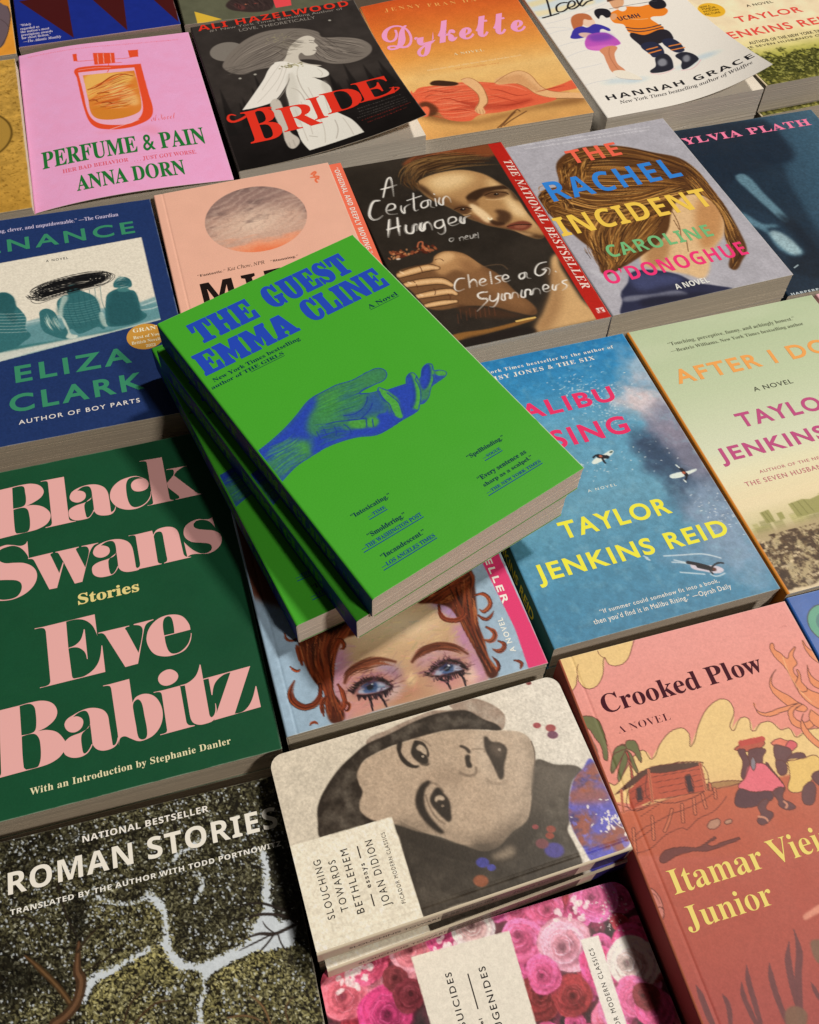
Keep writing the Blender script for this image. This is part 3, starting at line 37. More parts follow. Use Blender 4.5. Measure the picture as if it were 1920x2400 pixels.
'j':{'A':'188;-30 0 0 8 13 3 11 10 150 185 9 0 -7 -166 0 -5 3 -15 9 -9 15 -3 0 -8 -93 0 0 8 13 3 7 6 4 10 2 12 0 24 -63 0 -21 -27 -7 -11 -3 -7 5 -7 15 -3 0 -8;53 75 54 0 3 71','B':'192;-15 0 0 7 15 2 5 4 5 5 7 20 34 127 2 8 1 7 -2 6 -3 4 -16 4 0 7 66 0 40 -2 26 -8 11 -9 7 -11 2 -13 -2 -15 -7 -12 -11 -10 -16 -8 -20 -6 22 -10 13 -15 5 -20 -2 -15 -7 -15 -11 -13 -17 -10 -24 -7 -32 -2;90 111 22 3 16 11 9 16 4 22 -3 15 -10 10 -15 3 -9 -2 -5 -8 -18 -70 5 0;74 10 20 4 16 12 10 18 3 23 -4 19 -13 12 -22 3 -5 0 -19 -68 -2 -13 4 -8','E':'197;-15 0 0 7 15 2 5 4 5 5 7 20 34 127 2 8 1 6 -2 7 -3 4 -16 4 0 7 160 0 -11 -56 -9 0 0 3 -3 20 -9 14 -17 7 -24 3 -12 -1 -6 -4 -4 -9 -17 -66 8 0 15 1 11 2 9 4 7 6 12 19 7 0 -21 -83 -7 0 1 6 0 6 -2 13 -7 9 -11 5 -16 2 -5 0 -4 -1 -18 -68 -2 -8 -1 -5 1 -5 3 -3 16 -2 20 1 17 4 15 6 13 10 12 13 12 17 8 0 -18 -61','H':'227;-15 0 0 7 15 2 5 4 5 5 7 20 34 127 2 8 1 7 -2 6 -3 4 -7 3 -9 1 0 7 94 0 0 -7 -16 -2 -5 -4 -4 -5 -8 -20 -13 -51 71 0 15 53 2 15 -1 6 -4 4 -7 3 -9 1 0 7 94 0 0 -7 -15 -2 -5 -3 -4 -5 -8 -19 -34 -128 -3 -16 1 -6 4 -4 6 -3 10 -1 0 -7 -94 0 0 7 16 2 5 4 4 5 8 20 16 61 -72 0 -16 -62 -3 -16 2 -7 7 -5 12 -2 0 -7','I':'111;-15 0 0 7 15 2 5 4 5 5 7 20 34 127 2 8 1 7 -3 8 -7 4 -12 2 0 7 95 0 0 -7 -17 -3 -5 -3 -4 -5 -7 -20 -34 -126 -2 -16 2 -7 7 -5 12 -2 0 -7','L':'190;-15 0 0 7 15 2 5 4 5 5 7 20 34 127 3 14 -2 7 -3 4 -7 3 -10 1 0 7 95 0 0 -7 -16 -2 -5 -4 -5 -6 -7 -19 -33 -126 -4 -18 2 -4 5 -3 8 -1 12 0 27 3 22 8 18 16 15 22 10 0 -19 -60','M':'262;84 -5 -20 167 -33 -125 -3 -16 1 -6 4 -4 6 -3 10 -1 0 -7 -65 0 0 7 16 2 5 4 4 5 8 20 34 127 2 15 -1 6 -4 4 -6 3 -10 1 0 7 68 0 18 -142 92 142 68 0 0 -7 -16 -2 -5 -4 -4 -5 -8 -20 -33 -126 -2 -8 -1 -8 3 -7 7 -5 11 -2 0 -7 -94 0 0 7 16 3 5 3 4 5 4 8 4 12 33 129 -110 -172','N':'209;138 -5 -76 162 -32 -120 -2 -16 2 -7 7 -5 12 -2 0 -7 -65 0 0 7 15 2 6 4 5 5 7 20 32 120 2 12 1 7 -1 7 -5 5 -7 4 -10 1 0 7 59 0 64 -140 27 104 3 9 0 5 -1 7 -4 4 -6 3 -10 1 0 7 65 0 0 -7 -15 -2 -6 -4 -4 -5 -8 -20 -46 -168','O':'214;80 -5 -21 2 -17 7 -14 11 -11 14 -6 18 -3 22 3 22 6 22 10 22 13 20 16 17 18 15 19 11 19 7 22 2 20 -2 18 -7 15 -11 10 -15 7 -17 2 -21 -2 -22 -6 -23 -10 -21 -13 -21 -16 -18 -18 -15 -20 -10 -20 -7;82 6 13 2 13 7 11 12 16 26 14 35 10 37 3 31 -2 17 -6 13 -10 8 -13 2 -11 -2 -11 -6 -11 -10 -10 -13 -10 -17 -9 -20 -7 -21 -6 -22 -3 -20 -1 -19 2 -18 6 -12 9 -8','R':'192;-15 0 0 7 15 2 5 4 5 5 7 20 34 127 2 8 1 6 -2 7 -3 4 -16 4 0 7 80 0 33 -2 22 -9 10 -8 6 -12 1 -14 -3 -17 -11 -16 -18 -12 -25 -8 25 -76 4 -9 6 -6 7 -3 9 -1 0 -8 -60 0 -32 99 -10 0 -16 -62 -3 -16 1 -6 4 -4 6 -3 10 -1 0 -7;88 110 22 3 16 11 10 17 4 22 -3 16 -9 9 -15 4 -10 -3 -4 -11 -19 -68 4 0','S':'165;69 -5 -19 2 -24 7 -9 2 -6 -2 -7 -7 -8 0 16 67 8 0 0 -2 3 -24 9 -18 14 -11 19 -3 10 1 8 4 8 6 6 8 3 9 2 10 -1 8 -3 8 -13 16 -21 20 -20 20 -10 16 -3 18 2 16 6 13 10 12 12 9 15 5 17 2 18 -2 21 -6 8 -2 7 3 6 6 8 0 -15 -62 -8 0 0 3 0 4 -1 12 -4 11 -6 9 -8 7 -9 5 -10 1 -12 -2 -10 -7 -7 -10 -3 -13 2 -8 4 -8 14 -16 10 -9 10 -10 13 -13 10 -13 6 -15 2 -16 -2 -18 -6 -15 -10 -12 -14 -9 -18 -5','T':'180;20 0 0 8 11 1 7 3 6 6 4 9 44 164 -5 0 -17 -3 -17 -8 -14 -14 -11 -18 -7 0 11 53 163 0 -8 -57 -9 0 -2 16 -6 14 -7 9 -11 6 -13 1 -2 0 -44 -162 -1 -8 1 -5 4 -4 16 -3 0 -8','a':'150;24 -4 -13 2 -10 8 -7 12 -2 15 1 16 5 17 7 16 9 16 11 14 13 11 18 12 18 3 10 -2 8 -6 4 -12 4 17 33 0 -25 -87 -5 -15 -1 -8 1 -5 3 -2 10 5 11 16 7 -4 -16 -22 -15 -13 -15 -4 -10 2 -7 6 -2 11 1 8 2 11 -11 -17 -11 -12 -12 -7;41 18 7 2 7 5 13 17 11 24 7 24 2 21 -1 8 -4 5 -6 1 -7 -1 -7 -6 -14 -20 -12 -27 -6 -19 -2 -16 2 -10 3 -6','c':'124;41 -4 -19 3 -14 9 -9 15 -3 21 2 21 9 22 14 20 18 17 21 11 20 3 14 -2 11 -6 7 -8 3 -11 -2 -8 -3 -7 -7 -4 -8 -1 -7 1 -5 3 -3 5 -1 6 2 9 3 8 -2 5 -5 1 -7 -2 -8 -6 -14 -21 -10 -28 -4 -15 -1 -13 2 -12 4 -9 7 -6 9 -2 12 3 12 10 12 15 8 -6 -17 -23 -19 -14','e':'120;39 -4 -18 3 -14 9 -9 16 -3 20 2 16 6 17 8 16 11 14 13 13 14 10 15 6 15 2 13 -2 11 -5 6 -9 2 -11 -5 -17 -14 -16 -24 -14 -33 -8 -2 -17 2 -9 4 -8 7 -5 9 -1 11 3 10 9 11 15 9 -6 -16 -23 -19 -14;38 65 13 5 12 6 10 9 7 10 5 10 1 11 -2 9 -8 3 -9 -4 -11 -12 -10 -19','h':'160;94 -4 -12 2 -6 8 -2 12 3 20 10 30 10 31 3 11 -2 5 -4 1 -11 -4 -12 -11 -13 -19 -17 -37 -13 -45 -36 0 45 167 3 11 0 6 -1 4 -2 3 -11 2 -5 0 0 8 28 3 35 6 -33 -122 17 22 14 16 15 9 16 3 12 -2 8 -8 2 -12 -2 -16 -7 -24 -14 -42 -2 -5 0 -3 1 -5 4 -2 8 7 13 18 7 -4 -16 -25 -17 -14','i':'87;59 166 -8 1 -6 5 -5 6 -1 8 1 8 5 6 6 4 8 2 7 -2 7 -4 4 -6 2 -8 -2 -8 -4 -6 -7 -5;22 -4 -9 2 -7 4 -4 7 -2 9 2 11 2 10 16 55 3 12 1 7 -3 7 -10 2 -2 0 -1 7 32 5 27 4 -27 -100 -2 -13 1 -5 3 -1 9 5 12 16 6 -4 -15 -22 -16 -13','l':'77;18 -4 -10 1 -6 5 -5 6 -1 10 0 10 3 10 35 128 5 19 -3 6 -10 3 -3 0 0 7 59 9 -47 -172 -1 -7 -2 -7 2 -4 3 -2 9 6 12 16 6 -5 -12 -17 -10 -13 -12 -7','n':'160;95 -4 -11 2 -7 8 -2 12 3 20 10 30 10 31 3 11 -2 5 -4 1 -11 -3 -11 -11 -12 -17 -17 -37 -15 -48 -35 0 25 94 3 13 1 6 -3 7 -9 2 -3 0 0 7 60 9 -16 -52 16 24 15 16 15 9 16 3 13 -2 7 -8 3 -12 -2 -15 -8 -25 -16 -50 1 -5 4 -2 4 1 5 5 11 15 6 -4 -12 -18 -11 -12 -12 -8','o':'141;43 -4 -19 3 -15 10 -10 15 -3 20 1 16 6 17 8 16 11 15 12 12 14 10 15 6 15 2 21 -3 15 -9 10 -16 3 -19 -2 -17 -4 -16 -9 -16 -10 -15 -13 -12 -14 -11 -16 -6;46 6 7 2 7 6 12 19 10 26 7 26 3 22 -2 12 -5 7 -8 3 -7 -2 -7 -5 -12 -19 -11 -26 -6 -27 -3 -24 2 -11 5 -7','t':'82;14 -4 -12 2 -6 7 -3 12 0 6 2 8 25 91 -14 0 0 11 20 9 18 16 16 20 12 0 -12 -44 23 0 -3 -12 -24 0 -22 -76 -3 -12 -1 -9 1 -5 3 -2 10 6 13 18 7 -4 -12 -18 -12 -13 -13 -9','y':'126;-13 -63 -9 2 -8 3 -4 6 -2 8 2 6 3 6 6 4 7 1 6 -1 8 -5 13 -5 8 4 9 9 8 11 3 11 -2 16 -3 27 -6 30 -6 25 -5 17 -4 8 -5 3 -6 1 -4 -1 0 8 14 2 11 3 17 2 6 -6 6 -19 7 -32 9 -47 19 38 7 22 -3 6 -6 6 -6 6 -2 8 1 8 4 5 6 4 8 1 7 -1 6 -4 4 -6 1 -9 -4 -20 -12 -30 -18 -35 -22 -35 -23 -31 -12 -12 -12 -10 -11 -6','—':'300;303 85 -306 0 0 -19 306 0'},
'p':{'A':'221;23 -7 -15 3 -11 6 -7 10 -3 13 2 12 7 9 9 6 12 3 9 -2 6 -3 5 -5 1 -6 -1 -5 -3 -5 -8 -5 -6 -2 -7 -2 -4 -3 -1 -5 1 -4 3 -4 5 -2 7 -1 19 4 21 14 26 23 -11 17 -4 17 2 12 7 10 10 7 13 2 16 -3 13 -9 39 39 36 31 29 21 20 7 5 -1 1 -2 -11 -20 -36 -70 -37 -82 18 8 19 16 13 14 22 19 13 6 6 -1 -13 -9 -15 -15 -16 -16 -16 -15 -16 -11 -19 -5 -2 -6 -47 -6 6 16 -20 9 -18 12 -20 -18 -18 -12 -17 -8;156 50 39 60 45 66 -40 -32 -56 -57 9 -19 3 -18;97 51 32 35 -6 4 -5 2 -5 -1 -6 -4 -9 -10 -3 -13;138 21 3 14 1 14 -1 16 -5 13 -32 -35 18 -14','D':'225;68 -2 -17 1 -12 4 -7 6 -2 7 2 7 4 5 8 3 11 1 22 -2 25 -7 14 18 16 29 13 26 11 20 13 17 14 16 15 13 -14 10 -17 6 -21 2 -22 -3 -21 -9 -19 -15 -15 -20 -11 -22 -3 -19 1 -9 4 -7 7 -5 9 -1 9 1 9 4 18 13 15 20 7 16 2 17 0 2 0 3 1 5 3 1 5 -2 1 -5 -3 -21 -7 -20 -12 -17 -14 -14 -17 -9 -18 -2 -13 1 -10 5 -10 6 -7 8 -5 10 -1 12 2 14 6 14 10 13 12 13 15 10 17 8 26 9 26 3 25 -3 21 -7 17 -11 10 6 9 2 4 -1 1 -2 -7 -6 -10 -6 11 -15 6 -18 2 -22 -1 -17 -4 -18 -7 -17 -8 -15 -11 -14 -12 -11 -21 -11 -21 -3 -19 2 -18 6 -21 -7;150 9 18 3 17 10 15 15 12 21 7 24 3 23 -2 20 -5 17 -8 11 -10 -20 -10 -31 -6 -23 -8 -18 -9 -15 -10 -12 -12 -10 -14 -9 12 -4;66 6 15 2 13 7 -20 8 -16 2 -14 -2 -4 -7 1 -3 3 -3 10 -3','N':'198;142 -4 -6 47 -2 35 3 40 7 33 -12 -21 -12 -22 -22 -46 -17 -28 -20 -20 -21 -12 -24 -4 -14 2 -11 7 -7 9 -2 12 2 11 6 10 10 6 11 2 9 -1 7 -3 4 -5 2 -7 -1 -6 -5 -4 -16 -5 -7 -3 -3 -6 1 -4 4 -3 12 -3 19 4 20 12 20 25 23 44 24 44 19 30 16 16 10 6 5 -1 2 -3 -1 -4 -1 -5 -2 -17 -2 -18 -1 -13 1 -38 3 -32 18 43 12 28 10 16 10 9 10 3 10 -3 3 -6 -4 -7 -12 -4 -10 -5 -8 -9 -8 -14 -8 -16 -10 -27 -10 -28 2 -23','e':'123;45 -2 -16 2 -13 8 -8 10 -3 12 2 10 6 11 8 10 11 10 12 9 12 7 13 4 12 1 11 -1 8 -4 6 -7 1 -8 -2 -9 -6 -8 -10 -8 -13 -7 -32 -9 -4 -10 -2 -8 2 -5 7 -1 13 1 14 5 14 9 14 12 5 -6 -15 -13 -16 -10 -16 -5;46 38 10 2 10 5 8 6 7 7 4 8 2 8 -2 7 -4 2 -4 -1 -6 -5 -13 -16','k':'163;6 -2 40 76 -11 -13 -10 -10 -6 6 23 24 16 20 13 21 28 50 35 4 -92 -176;98 -2 -8 1 -6 4 -4 5 -1 7 3 11 4 9 5 7 3 5 -2 3 -4 1 -3 -1 -5 0 -4 1 -1 3 2 4 5 2 9 1 5 2 10 12 12 13 6 4 8 0 8 0 6 -4 3 -4 1 -6 -1 -6 -3 -4 -4 -4 -6 0 -9 2 -3 4 -1 4 2 6 -2 0 -8 -9 -12 -13 7 -3 6 -5 4 -6 1 -6 -2 -11 -1 -4 -1 -3 2 -3 8 5 13 12 5 -6 -14 -14 -13 -9 -11 -5','l':'125;91 28 -25 -23 -11 -5 -13 -2 -9 1 -8 5 -5 7 -2 9 3 14 9 19 5 10 -13 -12 -6 5 21 20 16 22 45 74 37 4 -65 -118 -16 -29 -5 -14 1 -4 3 -2 11 6 21 19','o':'134;41 -2 -13 2 -11 7 -7 9 -2 13 2 11 5 11 8 10 10 10 12 9 13 7 13 4 13 1 13 -1 10 -6 5 -8 3 -12 -2 -10 -3 -10 -16 -20 10 4 11 8 6 -6 -10 -9 -11 -5 -11 -4 -10 -1 -19 -10;47 8 7 1 9 6 -2 4 2 4 3 4 6 4 6 1 15 23 5 19 -2 7 -6 2 -6 -3 -9 -7 -11 -13 -10 -16 -8 -17 -3 -12 1 -6','t':'133;16 57 18 17 15 18 14 20 33 56 38 2 -22 -38 20 0 -3 -10 -24 0 -21 -36 -19 -34 -15 -27 -4 -12 1 -3 3 -1 5 2 8 4 22 19 6 -6 -14 -13 -13 -9 -12 -6 -13 -2 -9 2 -7 4 -4 7 -2 9 3 13 6 12 11 21 -16 -15','v':'142;50 -2 -14 2 -10 4 -6 8 -3 10 5 18 15 21 3 7 -1 2 -5 -2 -11 -11 -4 5 8 8 9 10 9 6 9 5 7 1 7 -1 3 -6 2 -10 -3 -13 -4 -10 -7 -12 -7 -12 -3 -6 -3 -4 -1 -4 2 -4 5 -2 19 5 19 13 -6 7 -2 7 -1 7 1 11 3 10 6 9 7 8 7 6 7 1 7 -1 5 -4 3 -6 1 -7 -2 -14 -8 -15 -12 -15 11 4 12 9 5 -6 -15 -11 -9 -4 -10 0 -2 0 -12 -11 -12 -7 -12 -4;97 32 7 7 7 10 4 9 1 9 -1 4 -5 2 -4 -1 -5 -3 -7 -10 -3 -12 2 -10','y':'173;154 28 -21 -16 -22 -11 -29 -47 -12 -15 -11 -12 -21 -13 -22 -4 -12 2 -9 4 -5 8 -2 10 4 16 15 16 21 14 29 13 16 6 14 26 -20 -21 -18 -6 -10 1 -7 5 -6 7 -1 9 1 8 2 9 11 19 7 12 -1 2 -11 -8 -6 -6 -6 -5 -6 6 12 11 12 11 10 7 8 5 8 1 9 -2 6 -6 1 -11 -1 -10 -4 -11 -14 -24 -7 -11 -2 -6 1 -3 3 0 9 5 15 17 20 26 22 33 40 3 -45 -79 15 9 15 12;16 -82 11 4 12 14 13 22 17 31 -28 -13 -20 -15 -13 -15 -4 -15 3 -9 4 -4'},
's':{'.':'66;33 33 -9 -2 -7 -7 -2 -9 2 -9 7 -6 9 -3 9 3 6 6 3 9 -3 9 -6 7','A':'207;0 0 76 215 55 0 76 -215 -49 0 -16 51 -78 0 -15 -51;76 89 56 0 -16 50 -4 13 -5 16 -4 14 -3 -15 -5 -17 -4 -11','B':'202;27 0 0 214 67 0 37 -3 27 -9 13 -10 7 -14 2 -18 -2 -17 -6 -14 -11 -10 -14 -5 0 -2 11 -3 9 -4 8 -7 6 -9 3 -12 2 -15 -3 -18 -7 -15 -11 -13 -16 -9 -19 -5 -23 -2;72 129 27 0 17 2 10 5 6 7 2 11 -3 10 -6 8 -12 4 -17 1 -24 0;72 38 30 0 17 2 11 6 6 9 3 12 -3 10 -6 9 -11 6 -19 1 -28 0','C':'191;114 -3 -30 3 -25 11 -19 16 -12 22 -8 27 -3 31 3 30 9 27 15 22 19 17 25 11 30 3 16 -1 16 -3 31 -11 -15 -37 -24 10 -12 3 -12 1 -16 -2 -14 -6 -10 -11 -10 -23 -4 -31 4 -30 9 -22 10 -11 14 -6 17 -2 26 3 28 8 0 -38 -27 -8','D':'222;27 0 0 214 67 0 32 -3 27 -9 22 -14 16 -21 10 -26 4 -32 -4 -33 -10 -27 -17 -21 -23 -16 -29 -9 -34 -3;72 38 20 0 24 2 18 9 13 14 8 19 3 26 -2 22 -5 17 -9 13 -12 9 -15 6 -18 2 -25 0','E':'168;27 0 0 214 123 0 0 -37 -78 0 0 -47 73 0 0 -37 -73 0 0 -55 78 0 0 -38','G':'217;117 -3 -29 3 -25 10 -20 15 -14 22 -9 27 -3 33 4 32 10 27 15 22 22 16 28 10 33 3 17 -1 17 -2 30 -10 -15 -36 -23 8 -26 3 -19 -2 -15 -7 -13 -10 -10 -15 -6 -18 -2 -21 2 -19 4 -18 7 -14 11 -11 14 -7 18 -2 16 1 13 2 0 44 -41 0 0 38 85 0 0 -111 -35 -9 -19 -2','H':'230;27 0 0 214 45 0 0 -84 85 0 0 84 45 0 0 -214 -45 0 0 92 -85 0 0 -92','I':'117;10 0 0 26 26 12 0 138 -26 12 0 26 97 0 0 -26 -26 -12 0 -138 26 -12 0 -26','L':'169;27 0 0 214 45 0 0 -176 87 0 0 -38','M':'283;27 0 0 214 62 0 51 -164 54 164 62 0 0 -214 -42 0 0 101 0 24 1 25 1 18 -2 0 -55 -168 -41 0 -52 168 -1 0 1 -18 1 -26 1 -24 0 -100','N':'244;27 0 0 214 57 0 93 -160 1 0 -1 29 -1 30 0 101 41 0 0 -214 -58 0 -93 162 -1 0 2 -31 1 -30 0 -101','O':'239;119 -3 -31 4 -26 10 -20 16 -14 23 -8 26 -3 32 3 31 8 27 14 22 20 16 26 10 32 4 32 -4 25 -10 19 -16 15 -22 8 -27 2 -32 -2 -31 -8 -26 -15 -23 -19 -16 -25 -10;119 35 18 2 14 7 10 11 10 22 3 30 -3 31 -10 22 -10 11 -14 7 -17 2 -18 -2 -14 -7 -10 -11 -10 -22 -3 -31 3 -30 10 -22 10 -11 14 -7','P':'188;27 0 0 214 68 0 26 -2 20 -6 15 -10 11 -13 6 -16 2 -20 -2 -18 -6 -17 -10 -14 -16 -12 -21 -7 -28 -3 -20 0 0 -76;72 113 15 0 17 2 14 6 8 10 3 15 -4 17 -12 10 -20 4 -21 0','R':'198;27 0 0 214 62 0 27 -2 22 -5 16 -9 12 -12 6 -16 3 -20 -2 -14 -4 -12 -6 -10 -8 -8 -20 -13 63 -93 -50 0 -51 82 -25 0 0 -82;72 119 15 0 19 2 13 6 8 9 2 13 -3 13 -7 9 -14 5 -19 1 -14 0','S':'165;74 -3 -32 3 -28 10 0 42 32 -12 16 -4 16 -2 14 2 10 5 5 7 2 9 -3 11 -9 9 -30 15 -16 9 -17 12 -7 9 -6 9 -4 11 -1 14 2 18 7 15 11 12 14 9 18 5 21 2 16 -1 16 -3 31 -11 -14 -35 -27 9 -24 3 -11 -1 -8 -5 -6 -6 -1 -9 2 -10 8 -8 30 -16 28 -16 11 -10 7 -10 5 -13 1 -16 -2 -17 -7 -16 -11 -12 -16 -10 -19 -5','T':'174;64 0 0 176 -58 0 0 38 162 0 0 -38 -58 0 0 -176','U':'227;112 -3 -26 2 -21 8 -17 12 -13 16 -7 19 -2 22 0 138 45 0 0 -131 3 -22 8 -15 13 -8 19 -3 19 3 13 9 8 15 2 21 0 131 45 0 0 -138 -2 -21 -7 -19 -13 -16 -17 -12 -22 -8','V':'195;73 0 -73 214 46 0 40 -127 4 -12 4 -19 4 -16 3 16 4 19 4 12 40 127 46 0 -73 -214','W':'290;55 0 -55 214 45 0 27 -117 4 -17 4 -21 2 -18 3 18 4 20 3 15 32 120 43 0 31 -120 3 -15 4 -20 3 -18 2 18 4 21 4 17 27 117 45 0 -54 -214 -52 0 -29 112 -2 10 -3 15 -3 15 -2 11 -2 -11 -3 -15 -3 -14 -2 -11 -29 -112','Y':'187;71 0 0 82 -71 132 49 0 45 -88 44 88 49 0 -71 -131 0 -83','Z':'174;7 0 0 29 103 148 -100 0 0 37 154 0 0 -29 -103 -147 106 0 0 -38','’':'66;18 134 18 9 12 16 4 20 -2 15 -7 9 -11 4 -10 -2 -6 -6 -2 -10 2 -9 5 -6 9 -3 0 -11 -4 -11 -8 -10','“':'128;112 207 -19 -10 -11 -15 -4 -21 2 -14 7 -10 11 -3 9 2 6 6 3 10 -2 8 -6 7 -8 2 0 12 3 10 9 11;46 207 -18 -10 -12 -15 -4 -21 3 -14 7 -10 10 -3 10 2 6 6 2 10 -2 8 -5 7 -9 2 0 12 4 10 8 11','”':'128;82 134 18 9 12 16 4 20 -3 15 -7 9 -10 4 -10 -2 -6 -6 -2 -10 2 -9 5 -6 9 -3 0 -11 -4 -11 -8 -10;16 134 19 9 11 16 4 20 -2 15 -7 9 -11 4 -9 -2 -6 -6 -3 -10 2 -9 6 -6 8 -3 0 -11 -3 -11 -9 -10'}}
FIT={
'guest':(77.8,323.3,0.3366,66.0,129.5,206.9,0.0086,0.0361),
'perfume':(-16.2,716.1,-0.0034,1.2,143.8,217.8,0.0116,-0.0128),
'hunger':(201.9,500.7,0.0153,1.6,128.8,205.2,-0.0092,-0.0103),
'rachel':(336.1,501.0,0.0221,-0.2,137.2,197.1,0.0043,-0.0120),
'malibu':(206.1,285.0,0.0015,-0.3,131.1,203.6,-0.0084,-0.0179),
'dyk':(280.0,724.0,-0.0174,0.5,143.1,206.9,0.0133,-0.0001),
'bride':(132.4,718.9,0.0100,7.2,146.4,209.7,0.0284,0.0017),
'plath':(475.7,500.4,-0.0278,-16.0,127.8,200.0,0.0065,0.0087),
'after':(341.8,281.5,0.0018,0.5,138.5,206.0,-0.0099,-0.0109),
'swans':(-71.6,277.2,-0.0222,-2.8,140.0,207.2,0.0134,-0.0035),
'pen':(-76.0,495.4,0.0119,6.0,140.0,208.7,-0.0355,-0.0011),
'plow':(201.5,71.4,-0.0233,1.7,127.1,208.0,0.0221,0.0209),
'daisy':(65.7,276.5,0.0086,5.1,134.7,203.0,-0.0003,-0.0008),
'roman':(-78.5,64.7,-0.0339,-11.0,132.4,203.0,-0.0095,0.0007),
'slouch':(63.6,123.7,0.0218,3.2,147.4,90.0,-0.0283,-0.0019),
'g2':(71.9,323.0,0.3181,46.4,128.6,206.8,0.0001,0.0206),
'g3':(59.7,336.0,0.2026,27.9,132.0,209.6,-0.0016,0.0200),
'ice':(425.5,714.4,0.0037,5.9,140.1,212.9,0.0221,0.0151),
'tjr':(563.5,712.0,0.0249,6.5,135.0,200.3,0.0056,-0.0060),
'gold':(-160.9,708.5,0.0034,6.6,144.7,203.2,0.0003,-0.0081),
'blueb':(-17.1,934.9,0.0015,5.3,136.1,210.5,0.0085,0.0016),
'olive':(127.4,932.4,-0.0234,4.1,141.6,208.2,-0.0017,-0.0024),
'blue2':(338.3,73.1,-0.0265,-3.1,136.9,205.6,0.0012,0.0252),
'pink':(485.1,283.1,0.0117,-3.4,135.6,208.5,0.0013,-0.0021),
'suic':(62.0,28.0,-0.0192,-23.6,147.6,95.4,-0.0102,-0.0199),
'peach':(60.5,503.8,-0.0020,5.1,130.3,197.4,0.0288,0.0102),
'orange':(-160.3,935.0,0.0099,-0.9,141.7,210.0,-0.0004,0.0003)}
CAP = dict(g=.682, s=.714, b=.676, i=.653, j=.669, p=.622, w=1.0)
# slab letters drawn for this scene, cap height 100
SLAB = {
'T': (92, '0,100! 92,100! 92,58! 76,58! 68,84! 64,84! 64,16! 76,12! 76,0! 16,0! 16,12! 28,16! 28,84! 24,84! 16,58! 0,58!'),
'H': (100, '0,100! 47,100! 47,88! 42,82! 42,60! 58,60! 58,82! 53,88! 53,100! 100,100! 100,88! 93,82! 93,18! 100,12! 100,0! 53,0! 53,12! 58,18! 58,40! 42,40! 42,18! 47,12! 47,0! 0,0! 0,12! 7,18! 7,82! 0,88!'),
'E': (92, '0,100! 88,100! 88,62! 73,62! 66,86! 44,86! 44,57! 52,57! 56,68! 64,68! 64,34! 56,34! 52,44! 44,44! 44,14! 68,14! 75,40! 92,40! 92,0! 0,0! 0,12! 7,18! 7,82! 0,88!'),
'G': (96, '84,100! 84,62! 68,62! 58,84 49,88 43,78 41,50 43,20 50,12 55,20 56,34! 49,36! 49,48! 96,48! 96,36! 89,34! 89,0! 78,0! 74,8! 62,-1 44,-2 18,8 4,30 2,50 4,70 18,93 44,102 62,98 70,91! 74,100!'),
'U': (98, '0,100! 51,100! 51,88! 44,82! 44,26 50,15 58,26 58,82! 52,88! 52,100! 98,100! 98,88! 92,82! 92,30 80,6 50,-2 20,6 7,30 7,82! 0,88!'),
'S': (84, '74,100! 76,64! 64,64! 56,82 44,88 38,80 44,70 62,62 78,48 82,28 72,6 48,-2 30,0 16,7! 10,0! 3,0! 1,37! 15,37! 24,18 40,11 46,19 40,28 22,38 6,54 4,74 16,94 38,102 54,99 63,92! 67,100!'),
'M': (124, '0,100! 44,100! 62,58! 80,100! 124,100! 124,88! 117,82! 117,18! 124,12! 124,0! 73,0! 73,12! 79,18! 79,52! 65,10! 58,10! 42,52! 42,18! 47,12! 47,0! 0,0! 0,12! 7,18! 7,82! 0,88!'),
'A': (112, '34,100! 78,100! 104,14! 112,12! 112,0! 59,0! 59,10! 66,14! 63,24! 48,24! 45,14! 52,10! 52,0! 0,0! 0,12! 8,14!;55,60! 61,38! 50,38!'),
'C': (88, '84,100! 84,60! 68,60! 58,84 49,88 43,78 41,50 43,20 50,12 60,18 70,42! 88,42! 84,14 66,0 44,-2 18,8 4,30 2,50 4,70 18,93 44,102 62,98 70,91! 74,100!'),
'L': (90, '0,100! 55,100! 55,88! 46,82! 46,14! 66,14! 73,44! 90,44! 90,0! 0,0! 0,12! 7,18! 7,82! 0,88!'),
'I': (54, '0,100! 54,100! 54,88! 47,82! 47,18! 54,12! 54,0! 0,0! 0,12! 7,18! 7,82! 0,88!'),
'N': (112, '0,100! 44,100! 76,42! 76,82! 68,88! 68,100! 112,100! 112,88! 104,82! 104,0! 70,0! 34,62! 34,18! 42,12! 42,0! 0,0! 0,12! 7,18! 7,82! 0,88!')}

